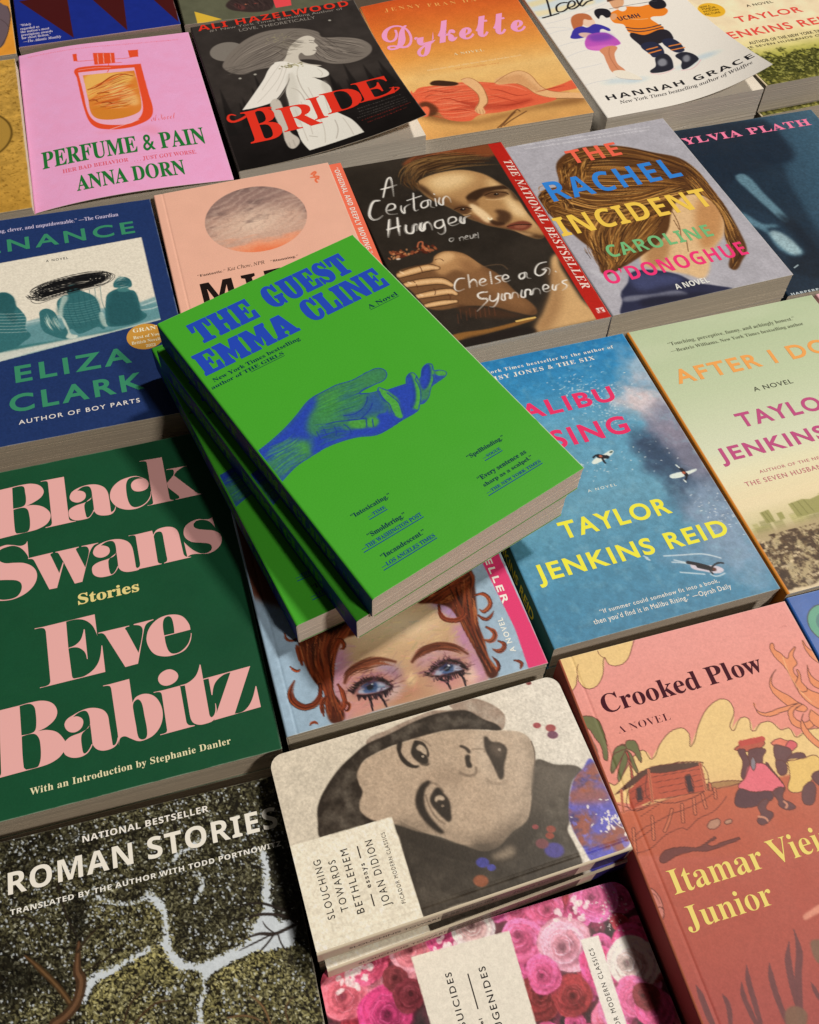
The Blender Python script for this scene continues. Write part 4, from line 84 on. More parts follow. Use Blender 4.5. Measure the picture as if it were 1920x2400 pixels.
def parse(s, k=.1):
    out = []
    for part in s.split(';'):
        c = []
        for t in part.split():
            e = t.endswith('!'); x, y = t.rstrip('!').split(','); c.append((float(x) * k, float(y) * k, e))
        out.append(c)
    return out
def dense(c, closed=True, step=6):
    """points along a traced contour: smooth through plain points, sharp at corner points"""
    n = len(c); P = np.array([(a, b) for a, b, _ in c], float); K = [q[2] for q in c]
    if n < 3: return P
    out = []; m = n if closed else n - 1
    for i in range(m):
        j = (i + 1) % n; p, q = P[i], P[j]; L = np.hypot(*(q - p))
        if (K[i] and K[j]) or L < 1e-6: out.append(p); continue
        def tan(a):
            b, d = (a - 1) % n, (a + 1) % n
            if K[a] or (not closed and a in (0, n - 1)): return None
            v = P[d] - P[b]; l = np.hypot(*v); return v / l if l > 1e-9 else None
        t0, t1 = tan(i), tan(j)
        m0 = (q - p) * 1.0 if t0 is None else t0 * L
        m1 = (q - p) * 1.0 if t1 is None else t1 * L
        if t0 is None: m0 = 1.5 * (q - p) - .5 * m1
        if t1 is None: m1 = 1.5 * (q - p) - .5 * m0
        for k in range(step):
            t = k / step; a, b = t * t, t * t * t
            out.append((2*b-3*a+1)*p + (b-2*a+t)*m0 + (-2*b+3*a)*q + (b-a)*m1)
    if not closed: out.append(P[-1])
    return np.array(out)
GL = {}
def glyph(f, c):
    if (f, c) in GL: return GL[f, c]
    if f == 'w':
        a, s = SLAB[c]; r = (a / 100 + .03, [dense(q, True, 5) for q in parse(s, .01)])
    else:
        q = FONT[f][c].split(';')   # advance, then outline steps, in 1/300 em
        r = (int(q[0]) / 300, [np.cumsum(np.array(k.split(), float).reshape(-1, 2), 0) / 300 for k in q[1:]])
    GL[f, c] = r; return r
def line_outlines(item, track=0.0):
    """outlines of one line of lettering laid from p0 to p1 with cap height up to p2"""
    f, txt, p0, p1, p2 = item[:5]
    p0, p1, p2 = map(np.array, (p0, p1, p2)); x = 0; gs = []
    for c in txt:
        if c == ' ': x += (.36 if f == 'w' else .27) + track; continue
        a, cs = glyph(f, c); gs.append([q + (x, 0) for q in cs]); x += a + track
    lo = min(q[:, 0].min() for g in gs for q in g); hi = max(q[:, 0].max() for g in gs for q in g)
    ex = (p1 - p0) / (hi - lo); ey = (p2 - p0) / CAP[f]
    return [[p0 + (q[:, :1] - lo) * ex + q[:, 1:] * ey for q in g] for g in gs]
def fill(contours, weight=0):
    """flat triangles filling a set of outlines (holes by even-odd)"""
    cu = bpy.data.curves.new('fill', 'CURVE'); cu.dimensions = '2D'; cu.fill_mode = 'FRONT'; cu.offset = weight
    for q in contours:
        k = [0]
        for i in range(1, len(q)):
            if np.hypot(*(q[i] - q[k[-1]])) > 1e-4: k.append(i)
        q = q[k]
        if len(q) < 3: continue
        sp = cu.splines.new('POLY'); sp.points.add(len(q) - 1); sp.use_cyclic_u = True
        co = np.ones((len(q), 4)); co[:, :2] = q; co[:, 2] = 0; sp.points.foreach_set('co', co.ravel())
    o = bpy.data.objects.new('fill', cu); LINK(o)
    me = o.to_mesh(); v = np.empty(len(me.vertices) * 3); me.vertices.foreach_get('co', v)
    fs = [tuple(p.vertices) for p in me.polygons]
    o.to_mesh_clear(); bpy.data.objects.remove(o); bpy.data.curves.remove(cu)
    return v.reshape(-1, 3)[:, :2], fs

# ------------------------------------------------------------------ materials
TINT = np.array((.93, .86, .74))
def albedo(c):
    """printed ink that reads as colour c in the warm light of the shop"""
    a = np.clip((np.asarray(c, float) / 255) ** 2.2 / TINT, .002, .86); return a
def srgb(a): return np.where(a <= .0031308, a * 12.92, 1.055 * np.maximum(a, 1e-6) ** (1 / 2.4) - .055)
MATS = {}
def bump_nodes(nt, b, scale, strength, dist):
    tc = nt.nodes.new('ShaderNodeTexCoord'); nz = nt.nodes.new('ShaderNodeTexNoise'); nz.inputs['Scale'].default_value = scale
    nz.inputs['Detail'].default_value = 4; nt.links.new(tc.outputs['Object'], nz.inputs['Vector'])
    bp = nt.nodes.new('ShaderNodeBump'); bp.inputs['Strength'].default_value = strength; bp.inputs['Distance'].default_value = dist
    nt.links.new(nz.outputs['Fac'], bp.inputs['Height']); nt.links.new(bp.outputs['Normal'], b.inputs['Normal'])
    return nz
def ink_mat(c, rough=.45):
    k = ('ink', tuple(np.round(c)), rough)
    if k not in MATS:
        m = bpy.data.materials.new('printed_ink'); m.use_nodes = True; b = m.node_tree.nodes['Principled BSDF']
        b.inputs['Base Color'].default_value = (*albedo(c), 1); b.inputs['Roughness'].default_value = rough + .05
        b.inputs['Specular IOR Level'].default_value = .1
        bump_nodes(m.node_tree, b, 900, .12, .0002); MATS[k] = m
    return MATS[k]
def cover_mat(rough):
    k = ('cover', rough)
    if k not in MATS:
        m = bpy.data.materials.new('printed_cover'); m.use_nodes = True; nt = m.node_tree; b = nt.nodes['Principled BSDF']
        at = nt.nodes.new('ShaderNodeVertexColor'); at.layer_name = 'Col'
        nz = bump_nodes(nt, b, 900, .12, .0002)
        big = nt.nodes.new('ShaderNodeTexNoise'); big.inputs['Scale'].default_value = 60; big.inputs['Detail'].default_value = 6
        tc = [n for n in nt.nodes if n.type == 'TEX_COORD'][0]; nt.links.new(tc.outputs['Object'], big.inputs['Vector'])
        mr = nt.nodes.new('ShaderNodeMapRange'); mr.inputs['To Min'].default_value = rough - .07; mr.inputs['To Max'].default_value = rough + .07
        nt.links.new(big.outputs['Fac'], mr.inputs['Value']); nt.links.new(mr.outputs['Result'], b.inputs['Roughness'])
        fine = nt.nodes.new('ShaderNodeTexNoise'); fine.inputs['Scale'].default_value = 1400; fine.inputs['Detail'].default_value = 2
        nt.links.new(tc.outputs['Object'], fine.inputs['Vector'])
        hs = nt.nodes.new('ShaderNodeMapRange'); hs.inputs['To Min'].default_value = .86; hs.inputs['To Max'].default_value = 1.14
        nt.links.new(fine.outputs['Fac'], hs.inputs['Value'])
        mx = nt.nodes.new('ShaderNodeVectorMath'); mx.operation = 'SCALE'
        nt.links.new(at.outputs['Color'], mx.inputs[0]); nt.links.new(hs.outputs['Result'], mx.inputs['Scale'])
        nt.links.new(mx.outputs['Vector'], b.inputs['Base Color']); b.inputs['Specular IOR Level'].default_value = .22
        MATS[k] = m
    return MATS[k]
def page_mat(c):
    k = ('page', c)
    if k not in MATS:
        m = bpy.data.materials.new('page_edges'); m.use_nodes = True; nt = m.node_tree; b = nt.nodes['Principled BSDF']
        tc = nt.nodes.new('ShaderNodeTexCoord'); mp = nt.nodes.new('ShaderNodeMapping'); mp.inputs['Scale'].default_value = (9, 9, 3400)
        nz = nt.nodes.new('ShaderNodeTexNoise'); nz.inputs['Scale'].default_value = 1; nz.inputs['Detail'].default_value = 3; nz.inputs['Roughness'].default_value = .7
        cr = nt.nodes.new('ShaderNodeValToRGB'); a = np.array(c)
        cr.color_ramp.elements[0].position = .3; cr.color_ramp.elements[0].color = (*(a * .78), 1)
        cr.color_ramp.elements[1].position = .65; cr.color_ramp.elements[1].color = (*a, 1)
        nt.links.new(tc.outputs['Object'], mp.inputs['Vector']); nt.links.new(mp.outputs['Vector'], nz.inputs['Vector'])
        nt.links.new(nz.outputs['Fac'], cr.inputs['Fac']); nt.links.new(cr.outputs['Color'], b.inputs['Base Color'])
        b.inputs['Roughness'].default_value = .9; b.inputs['Specular IOR Level'].default_value = .1
        bp = nt.nodes.new('ShaderNodeBump'); bp.inputs['Strength'].default_value = .3; bp.inputs['Distance'].default_value = .0003
        nt.links.new(nz.outputs['Fac'], bp.inputs['Height']); nt.links.new(bp.outputs['Normal'], b.inputs['Normal'])
        MATS[k] = m
    return MATS[k]
def plain_mat(name, c, rough=.7):
    k = (name, tuple(c))
    if k not in MATS:
        m = bpy.data.materials.new(name); m.use_nodes = True; nt = m.node_tree; b = nt.nodes['Principled BSDF']
        tc = nt.nodes.new('ShaderNodeTexCoord'); nz = nt.nodes.new('ShaderNodeTexNoise'); nz.inputs['Scale'].default_value = 350; nz.inputs['Detail'].default_value = 5
        cr = nt.nodes.new('ShaderNodeValToRGB'); a = np.array(c)
        cr.color_ramp.elements[0].color = (*(a * .8), 1); cr.color_ramp.elements[1].color = (*np.minimum(a * 1.15, .9), 1)
        nt.links.new(tc.outputs['Object'], nz.inputs['Vector']); nt.links.new(nz.outputs['Fac'], cr.inputs['Fac'])
        nt.links.new(cr.outputs['Color'], b.inputs['Base Color']); b.inputs['Roughness'].default_value = rough
        MATS[k] = m
    return MATS[k]
PAPER = (.74, .69, .60)

# ------------------------------------------------------------------ a small painter for the printed pictures
class Cv:
    """a printed sheet, coordinates in mm from its top left corner, colours as they read in the shop light"""
    def __init__(s, key, col, res=.5):
        s.key = key; s.w, s.h = FIT[key][4:6]; s.res = res
        s.nx, s.ny = int(s.w / res) + 1, int(s.h / res) + 1
        s.a = np.empty((s.ny, s.nx, 3), np.float32); s.a[:] = col; s.clip = None; s.rng = np.random.default_rng(len(key) * 77 + sum(map(ord, key)))
    def _put(s, y0, x0, m, col, a):
        H, Wd = m.shape; m = m * a
        if s.clip is not None: m = m * s.clip[y0:y0+H, x0:x0+Wd]
        t = s.a[y0:y0+H, x0:x0+Wd]; c = np.asarray(col, np.float32)
        t += (c - t) * m[..., None]
    def _box(s, x0, y0, x1, y1):
        i0 = max(0, int(x0 / s.res) - 1); j0 = max(0, int(y0 / s.res) - 1)
        i1 = min(s.nx, int(x1 / s.res) + 3); j1 = min(s.ny, int(y1 / s.res) + 3)
        return i0, j0, i1, j1
    def mask(s, conts, blur=0):
        al = np.concatenate(conts); p = blur * 2.5 + 1
        i0, j0, i1, j1 = s._box(al[:, 0].min() - p, al[:, 1].min() - p, al[:, 0].max() + p, al[:, 1].max() + p)
        if i1 <= i0 or j1 <= j0: return None
        SS = 3; Hh, Ww = (j1 - j0) * SS, (i1 - i0) * SS; m = np.zeros((Hh, Ww + 1), np.int16)
        E = np.concatenate([np.c_[q, np.roll(q, -1, 0)] for q in conts]) / s.res * SS
        E = E - np.array([i0, j0, i0, j0]) * SS + SS * .5
        for r in range(Hh):
            y = r + .5; k = (E[:, 1] <= y) != (E[:, 3] <= y)
            if not k.any(): continue
            e = E[k]; xs = np.sort(e[:, 0] + (y - e[:, 1]) * (e[:, 2] - e[:, 0]) / (e[:, 3] - e[:, 1]))
            xi = np.clip(np.round(xs), 0, Ww).astype(int)
            for a, b in zip(xi[::2], xi[1::2]): m[r, a] += 1; m[r, b] -= 1
        m = (np.cumsum(m, 1)[:, :Ww] > 0).astype(np.float32).reshape(j1 - j0, SS, i1 - i0, SS).mean((1, 3))
        if blur: m = gauss(m, blur / s.res)
        return j0, i0, m
    def poly(s, z, col, a=1, blur=0, smooth=True):
        cs = [dense(c) if smooth else np.array([q[:2] for q in c]) for c in parse(z)] if isinstance(z, str) else [np.asarray(q, float) for q in z]
        r = s.mask(cs, blur)
        if r: s._put(*r, col, a)
    def setclip(s, z=None):
        if z is None: s.clip = None; return
        j, i, m = s.mask([dense(c) for c in parse(z)]); s.clip = np.zeros((s.ny, s.nx), np.float32); s.clip[j:j+m.shape[0], i:i+m.shape[1]] = m
    def line(s, z, w, col, a=1, soft=.35, taper=(1, 1), raw=None):
        for c in (parse(z) if raw is None else [None]):
            q = dense(c, False, 5) if raw is None else np.asarray(raw, float)
            i0, j0, i1, j1 = s._box(q[:, 0].min() - w - 1, q[:, 1].min() - w - 1, q[:, 0].max() + w + 1, q[:, 1].max() + w + 1)
            if i1 <= i0 or j1 <= j0: continue
            X, Y = np.meshgrid(np.arange(i0, i1) * s.res, np.arange(j0, j1) * s.res); m = np.zeros(X.shape, np.float32)
            N = len(q) - 1
            for k in range(N):
                p, d = q[k], q[k+1] - q[k]; L = max(d @ d, 1e-9)
                t = k / max(N, 1); ww = w * (taper[0] + (1 - taper[0]) * min(1, t * 4)) if t < .25 else w * (taper[1] + (1 - taper[1]) * min(1, (1 - t) * 2.5))
                a0 = np.searchsorted(Y[:, 0], min(p[1], p[1] + d[1]) - ww - 1); a1 = np.searchsorted(Y[:, 0], max(p[1], p[1] + d[1]) + ww + 1)
                b0 = np.searchsorted(X[0], min(p[0], p[0] + d[0]) - ww - 1); b1 = np.searchsorted(X[0], max(p[0], p[0] + d[0]) + ww + 1)
                x, y = X[a0:a1, b0:b1], Y[a0:a1, b0:b1]
                u = np.clip(((x - p[0]) * d[0] + (y - p[1]) * d[1]) / L, 0, 1)
                D = np.hypot(x - p[0] - u * d[0], y - p[1] - u * d[1])
                v = np.clip((ww / 2 - D) / max(soft, s.res * .6) + .5, 0, 1) * min(1, ww / s.res * 1.2)
                m[a0:a1, b0:b1] = np.maximum(m[a0:a1, b0:b1], v)
            s._put(j0, i0, m, col, a)
    def blob(s, x, y, rx_, ry_, col, a=1, rot=0, soft=.6):
        R = max(rx_, ry_) * 1.6; i0, j0, i1, j1 = s._box(x - R, y - R, x + R, y + R)
        if i1 <= i0 or j1 <= j0: return
        X, Y = np.meshgrid(np.arange(i0, i1) * s.res - x, np.arange(j0, j1) * s.res - y); c, n = math.cos(rot), math.sin(rot)
        d = np.hypot((X * c + Y * n) / rx_, (Y * c - X * n) / ry_)
        s._put(j0, i0, np.clip((1 + soft * .5 - d) / max(soft, .02), 0, 1).astype(np.float32) ** 1.3, col, a)
    def strands(s, za, zb, n, cols, w=.5, a=.8, jit=1.5, taper=(.3, .1)):
        A, B = [dense(parse(z)[0], False, 6) for z in (za, zb)]
        f = lambda Q, t: np.array([np.interp(t, np.linspace(0, 1, len(Q)), Q[:, k]) for k in (0, 1)]).T
        t = np.linspace(0, 1, 16); A, B = f(A, t), f(B, t); R = s.rng
        for k in range(n):
            u = R.random(); t0, t1 = sorted((R.random() * .5, .5 + R.random() * .5)); tt = np.linspace(t0, t1, 12)
            wob = R.normal(0, jit, 2) + np.sin(tt[:, None] * R.uniform(3, 9) + R.random() * 6) * jit * .5
            q = f(A * (1 - u) + B * u, tt) + wob
            c = np.array(cols[R.integers(len(cols))], float) * R.uniform(.85, 1.12)
            s.line(None, w * R.uniform(.5, 1.5), c, a * R.uniform(.5, 1), .3, taper, raw=q)
    def vgrad(s, stops):
        v = np.linspace(0, 1, s.ny); p = [q[0] for q in stops]
        for k in range(3): s.a[:, :, k] = np.interp(v, p, [q[1][k] for q in stops])[:, None]
    def field(s, scale, seed=0, octs=4, ax=(1, 1)):
        R = np.random.default_rng(seed); out = np.zeros((s.ny, s.nx)); tot = 0
        for o in range(octs):
            sc = scale / 2 ** o; gx, gy = int(s.w / sc / ax[0]) + 3, int(s.h / sc / ax[1]) + 3
            g = R.random((gy, gx)); X = np.arange(s.nx) * s.res / sc / ax[0]; Y = np.arange(s.ny) * s.res / sc / ax[1]
            xi, yi = X.astype(int), Y.astype(int); fx, fy = X - xi, Y - yi; fx, fy = fx*fx*(3-2*fx), fy*fy*(3-2*fy)
            a0 = g[yi][:, xi] * (1 - fx) + g[yi][:, xi + 1] * fx; a1 = g[yi + 1][:, xi] * (1 - fx) + g[yi + 1][:, xi + 1] * fx
            out += (a0 * (1 - fy)[:, None] + a1 * fy[:, None]) * .6 ** o; tot += .6 ** o
        return out / tot
    def tone(s, f, col, a=1.0):
        m = np.clip(f, 0, 1) * a
        if s.clip is not None: m = m * s.clip
        s.a += (np.asarray(col, np.float32) - s.a) * m[..., None].astype(np.float32)
    def mottle(s, amp, scale=3, seed=1, octs=4):
        f = 1 + (s.field(scale, seed, octs) - .5) * 2 * amp
        if s.clip is not None: f = 1 + (f - 1) * s.clip
        s.a *= f[..., None].astype(np.float32)
    def small(s, z, hgt, col, a=.8, gap=.18):
        """a line of print too fine to read: uneven little marks in word groups"""
        (x0, y0, _), (x1, y1, _) = parse(z)[0]; R = s.rng; x = x0
        while x < x1:
            wl = R.uniform(2.2, 6.5) * hgt * .62; xe = min(x1, x + wl); k = x
            while k < xe:
                y = y0 + (y1 - y0) * (k - x0) / max(x1 - x0, .1); up = R.choice((.7, .7, 1.0, .8)) * hgt
                s.line(None, hgt * .22, col, a * R.uniform(.5, 1), .2, raw=[(k, y), (k + R.uniform(-.1, .1), y - up)])
                if R.random() < .6: s.line(None, hgt * .2, col, a * .7, .2, raw=[(k, y - up * R.choice((0, .5, 1))), (k + hgt * .4, y - up * R.choice((0, .5, 1)))])
                k += hgt * .52
            x = xe + hgt * .5
def gauss(m, sg):
    r = max(1, int(sg * 2.5)); k = np.exp(-.5 * (np.arange(-r, r + 1) / sg) ** 2); k /= k.sum()
    m = np.pad(m, r); m = np.apply_along_axis(lambda v: np.convolve(v, k, 'valid'), 0, m)
    return np.apply_along_axis(lambda v: np.convolve(v, k, 'valid'), 1, m).astype(np.float32)

# ------------------------------------------------------------------ books
T_COVER = .38
def obj(name, me, parent=None, mats=()):
    o = bpy.data.objects.new(name, me); LINK(o)
    for m in mats: me.materials.append(m)
    if parent: o.parent = parent
    return o
def mesh(name, v, f, mi=None, smooth=False):
    me = bpy.data.meshes.new(name); me.from_pydata([tuple(np.asarray(p) * MM) for p in v], [], f); 
    if mi: me.polygons.foreach_set('material_index', mi)
    if smooth: me.polygons.foreach_set('use_smooth', [True] * len(f))
    me.update(); return me
def snap_round(x, y, w, h, r):
    """pull points outside rounded corners onto the arcs; r = radius at (TL, TR, BR, BL)"""
    for (sx, sy), q in zip(((-1, 1), (1, 1), (1, -1), (-1, -1)), r):
        if q <= 0: continue
        cx, cy = sx * (w / 2 - q), sy * (h / 2 - q); dx, dy = (x - cx) * sx, (y - cy) * sy
        d = np.hypot(dx, dy); k = (dx > 0) & (dy > 0) & (d > q); f = np.where(k, q / np.maximum(d, 1e-9), 1)
        x, y = np.where(k, cx + dx * sx * f, x), np.where(k, cy + dy * sy * f, y)
    return x, y
def lift(B, u, v):
    """height of the cover above its flat plane at u, v (mm from the top left corner)"""
    z = np.zeros(np.shape(u)) if B['dz'] is None else B['dz'](u / B['w'], v / B['h'])
    for c in B['crease']:
        q = (B['h'] - v) if B['spine'] == 'B' else u
        z = z - .3 * np.exp(-((q - c) / .55) ** 2)
    return z
def cover_mesh(B, cv):
    w, h, t, res = B['w'], B['h'], B['t'], cv.res
    st = max(1, int(round(B.get('grid', res) / res)))
    jx = np.unique(np.r_[np.arange(0, cv.nx, st), cv.nx - 1]); jy = np.unique(np.r_[np.arange(0, cv.ny, st), cv.ny - 1])
    if B['spine'] == 'L': jx = jx[jx * res >= 1.0]
    elif B['spine'] == 'B': jy = jy[(cv.ny - 1 - jy) * res >= 1.0]
    u, v = np.meshgrid(jx * res, jy * res); u = u * w / ((cv.nx - 1) * res); v = v * h / ((cv.ny - 1) * res)
    if B['spine'] == 'L': u[:, 0] = 1.12
    elif B['spine'] == 'B': v[-1, :] = h - 1.12
    x, y = snap_round(u - w / 2, h / 2 - v, w, h, B['round']); z = t + lift(B, u, v)
    ny, nx = u.shape; co = np.stack([x, y, z], -1).reshape(-1, 3)
    i = np.arange(ny * nx).reshape(ny, nx)
    F = np.stack([i[:-1, :-1], i[1:, :-1], i[1:, 1:], i[:-1, 1:]], -1).reshape(-1, 4)
    ring = np.r_[i[0, :], i[1:, -1], i[-1, -2::-1], i[-2:0:-1, 0]]
    top = co[ring]; low = top - (0, 0, T_COVER); n0 = len(co); k = len(ring); a = np.arange(k); b = (a + 1) % k
    SK = np.stack([n0 + a, n0 + b, n0 + k + b, n0 + k + a], -1)
    parts_v = [co, top, low]; parts_f = [F, SK]; mi = [0] * len(F) + [1] * len(SK)
    if B['dz'] is not None:   # white underside of a cover that stands off its pages
        sx = np.unique(np.r_[np.arange(0, nx, 8), nx - 1]); sy = np.unique(np.r_[np.arange(0, ny, 8), ny - 1])
        U = (np.stack([x, y, z - T_COVER], -1)[np.ix_(sy, sx)]).reshape(-1, 3); q = np.arange(len(U)).reshape(len(sy), len(sx)) + n0 + 2 * k
        UF = np.stack([q[:-1, :-1], q[:-1, 1:], q[1:, 1:], q[1:, :-1]], -1).reshape(-1, 4)
        parts_v.append(U); parts_f.append(UF); mi += [1] * len(UF)
    vv = np.concatenate(parts_v).astype(np.float32) * MM; ff = np.concatenate(parts_f).astype(np.int32)
    me = bpy.data.meshes.new('front_cover'); me.vertices.add(len(vv)); me.vertices.foreach_set('co', vv.ravel())
    me.loops.add(ff.size); me.loops.foreach_set('vertex_index', ff.ravel()); me.polygons.add(len(ff))
    me.polygons.foreach_set('loop_start', np.arange(len(ff), dtype=np.int32) * 4)
    me.polygons.foreach_set('material_index', np.array(mi, np.int32)); me.update(calc_edges=True)
    sm = np.zeros(len(ff), bool); sm[:len(F)] = True; me.polygons.foreach_set('use_smooth', sm)
    col = np.ones((len(vv), 4), np.float32); col[:n0, :3] = srgb(albedo(np.clip(cv.a, 0, 255)))[np.ix_(jy, jx)].reshape(-1, 3)
    at = me.color_attributes.new('Col', 'BYTE_COLOR', 'POINT'); at.data.foreach_set('color_srgb', col.ravel())
    return me
def page_mesh(w, h, t, rng, spine, rnd):
    """a block of leaves whose edges do not line up perfectly"""
    z0, z1 = T_COVER, t - T_COVER; K = max(6, int((z1 - z0) / .8)); zs = np.linspace(z0, z1, K + 1)
    def ring():
        j = rng.normal(0, .09, 4); l = .6 if spine == 'L' else .25; b = .6 if spine == 'B' else .25
        X0, X1, Y0, Y1 = -w/2 + l + abs(j[0]) * .4, w/2 - .3 + j[1], -h/2 + b + j[2], h/2 - .3 + j[3] * .5
        if max(rnd) <= 0: return np.array([(X0, Y0), (X1, Y0), (X1, Y1), (X0, Y1)])
        p = []
        for (sx, sy, a0), q in zip(((-1, -1, 180), (1, -1, 270), (1, 1, 0), (-1, 1, 90)), (rnd[3], rnd[2], rnd[1], rnd[0])):
            q = max(q, .5); cx, cy = (X0 + q if sx < 0 else X1 - q), (Y0 + q if sy < 0 else Y1 - q)
            p += [(cx + q * math.cos(math.radians(a0 + d)), cy + q * math.sin(math.radians(a0 + d))) for d in range(0, 91, 15)]
        return np.array(p)
    v, f = [], []
    for k in range(K):
        r = ring(); n = len(r)
        for z in (zs[k], zs[k+1]): v += [(x, y, z) for x, y in r]
    for k in range(2 * K - 1):
        for a in range(n): b = (a + 1) % n; f.append((k*n + a, k*n + b, (k+1)*n + b, (k+1)*n + a))
    f.append(tuple(range(n - 1, -1, -1))); f.append(tuple((2*K - 1) * n + a for a in range(n)))
    return mesh('page_block', v, f)
def spine_mesh(w, h, t, spine):
    L = h if spine == 'L' else w; o = []
    e = 1.2
    for a in range(0, 91, 15): o.append((e - e * math.sin(math.radians(a)), t - .02 - e + e * math.cos(math.radians(a))))
    for a in range(90, -1, -15): o.append((e - e * math.sin(math.radians(a)), e - e * math.cos(math.radians(a))))
    n = len(o); inn = [(max(x, 0) * (1 - T_COVER / e) + T_COVER, (z - t/2) * (1 - 2 * T_COVER / t) + t/2) for x, z in o]
    inn = [(min(x, e), z) for x, z in inn]
    def P(d, s, z): return (-w/2 + d, s, z) if spine == 'L' else (s, -h/2 + d, z)
    v = [P(x, s, z) for s in (L/2, -L/2) for x, z in o] + [P(x, s, z) for s in (L/2, -L/2) for x, z in inn]
    f, mi = [], []
    for k in range(n - 1):
        f.append((k, k+1, n+k+1, n+k)); mi.append(2 if k < 4 else 0)
        f.append((2*n+k, 3*n+k, 3*n+k+1, 2*n+k+1)); mi.append(1)
        f.append((k, 2*n+k, 2*n+k+1, k+1)); mi.append(1); f.append((n+k, n+k+1, 3*n+k+1, 3*n+k)); mi.append(1)
    return mesh('spine', v, f, mi)
def slab_mesh(name, w, h, z0, z1, off, rnd):
    l = 1.2 if off == 'L' else 0; b = 1.2 if off == 'B' else 0
    x = np.array([-w/2 + l, w/2, w/2, -w/2 + l]); y = np.array([-h/2 + b, -h/2 + b, h/2, h/2])
    if max(rnd) > 0:
        g = np.linspace(0, 1, 40); X = np.r_[x[0] + (x[1]-x[0]) * g, np.full(40, x[1]), x[1] - (x[1]-x[0]) * g, np.full(40, x[0])]
        Y = np.r_[np.full(40, y[0]), y[0] + (y[2]-y[0]) * g, np.full(40, y[2]), y[2] - (y[2]-y[0]) * g]; x, y = snap_round(X, Y, w, h, rnd)
        k = [0] + [i for i in range(1, len(x)) if math.hypot(x[i]-x[i-1], y[i]-y[i-1]) > 1e-3]; x, y = x[k], y[k]
        if math.hypot(x[0]-x[-1], y[0]-y[-1]) < 1e-3: x, y = x[:-1], y[:-1]
    n = len(x); v = [(a, b_, z0) for a, b_ in zip(x, y)] + [(a, b_, z1) for a, b_ in zip(x, y)]
    f = [tuple(range(n-1, -1, -1)), tuple(range(n, 2*n))] + [(a, (a+1) % n, n + (a+1) % n, n + a) for a in range(n)]
    return mesh(name, v, f, [0, 0] + [len(f) and 1] * n)
def put(root, x, y, z, th, tx, ty, t):
    R = rz(th) @ ry(-tx) @ rx(ty)
    root.matrix_world = Matrix.Translation((Vector((x, y, z)) - R @ Vector((0, 0, t))) * MM) @ R.to_4x4()
TABLE_Z = -42.0
def book(cv, name, label, n, spine_col, group=None, spine='L', rnd=(0, 0, 0, 0), rough=.42, page=(.74, .69, .62), dz=None, crease=(), t=None, back=None, xyz=None, grid=None, edge=.4):
    x, y, th, z, w, h, tx, ty = FIT[cv.key]
    if xyz: x, y, z, th = xyz
    if t is None: t = (z - TABLE_Z) / n
    B = dict(w=w, h=h, t=t, spine=spine, round=rnd, dz=dz, crease=crease, key=cv.key, rough=rough, n=n, ink={})
    if grid: B['grid'] = grid
    root = bpy.data.objects.new(name, None); LINK(root); root.empty_display_size = .02
    root['label'] = label; root['category'] = 'book'
    if group: root['group'] = group
    rng = np.random.default_rng(sum(map(ord, cv.key)))
    paper = plain_mat('cover_board', PAPER)
    n1, n2 = rng.random(cv.ny), rng.random(cv.nx); n1, n2 = [np.convolve(np.pad(q, 6, 'edge'), np.ones(13) / 13, 'valid') for q in (n1, n2)]
    for sl, q, k in ((np.s_[:, -1], n1, edge), (np.s_[:, -2], n1, edge * .35), (np.s_[0, :], n2, .3), (np.s_[-1, :], n2, .4)):   # board showing along the cut edges
        al = np.clip((q - .38) * 4 + k, 0, 1) * k; cv.a[sl] += (np.array((232, 226, 206), np.float32) - cv.a[sl]) * al[:, None].astype(np.float32)
    B['root'] = root
    B['page'] = obj('page_block', page_mesh(w, h, t, rng, spine, rnd), root, (page_mat(page),))
    B['cover'] = obj('front_cover', cover_mesh(B, cv), root, (cover_mat(rough), paper))
    sp = ink_mat(spine_col, rough)
    B['spine_o'] = obj('spine', spine_mesh(w, h, t, spine), root, (sp, paper, sp if spine == 'B' else ink_mat(np.median(cv.a[:, :4].reshape(-1, 3), 0), rough)))
    B['back'] = obj('back_cover', slab_mesh('back_cover', w, h, 0, T_COVER, spine, rnd), root, (ink_mat(back or spine_col, rough), paper))
    B['pose'] = (x, y, z, th, tx, ty)
    put(root, x, y, z, th, tx, ty, t)
    return B
def beneath(B, labels, group, shift=None):
    """the copies lying under the top one of a stack"""
    x, y, z, th, tx, ty = B['pose']; R = random.Random(B['key'])
    B['root']['group'] = group
    for k, lab in enumerate(labels, 1):
        r = B['root'].copy(); LINK(r); r['label'] = lab; r['group'] = group
        for q in ('page', 'cover', 'spine_o', 'back'):
            c = B[q].copy(); LINK(c); c.parent = r
            if q == 'spine_o':
                for g in B[q].children: d = g.copy(); LINK(d); d.parent = c
        dx, dy, da = (R.uniform(-1.2, .9), R.uniform(-1.3, 1.0), R.uniform(-.008, .008)) if not shift else shift[k-1]
        put(r, x + dx, y + dy, z - k * B['t'], th + da, tx, ty, B['t'])
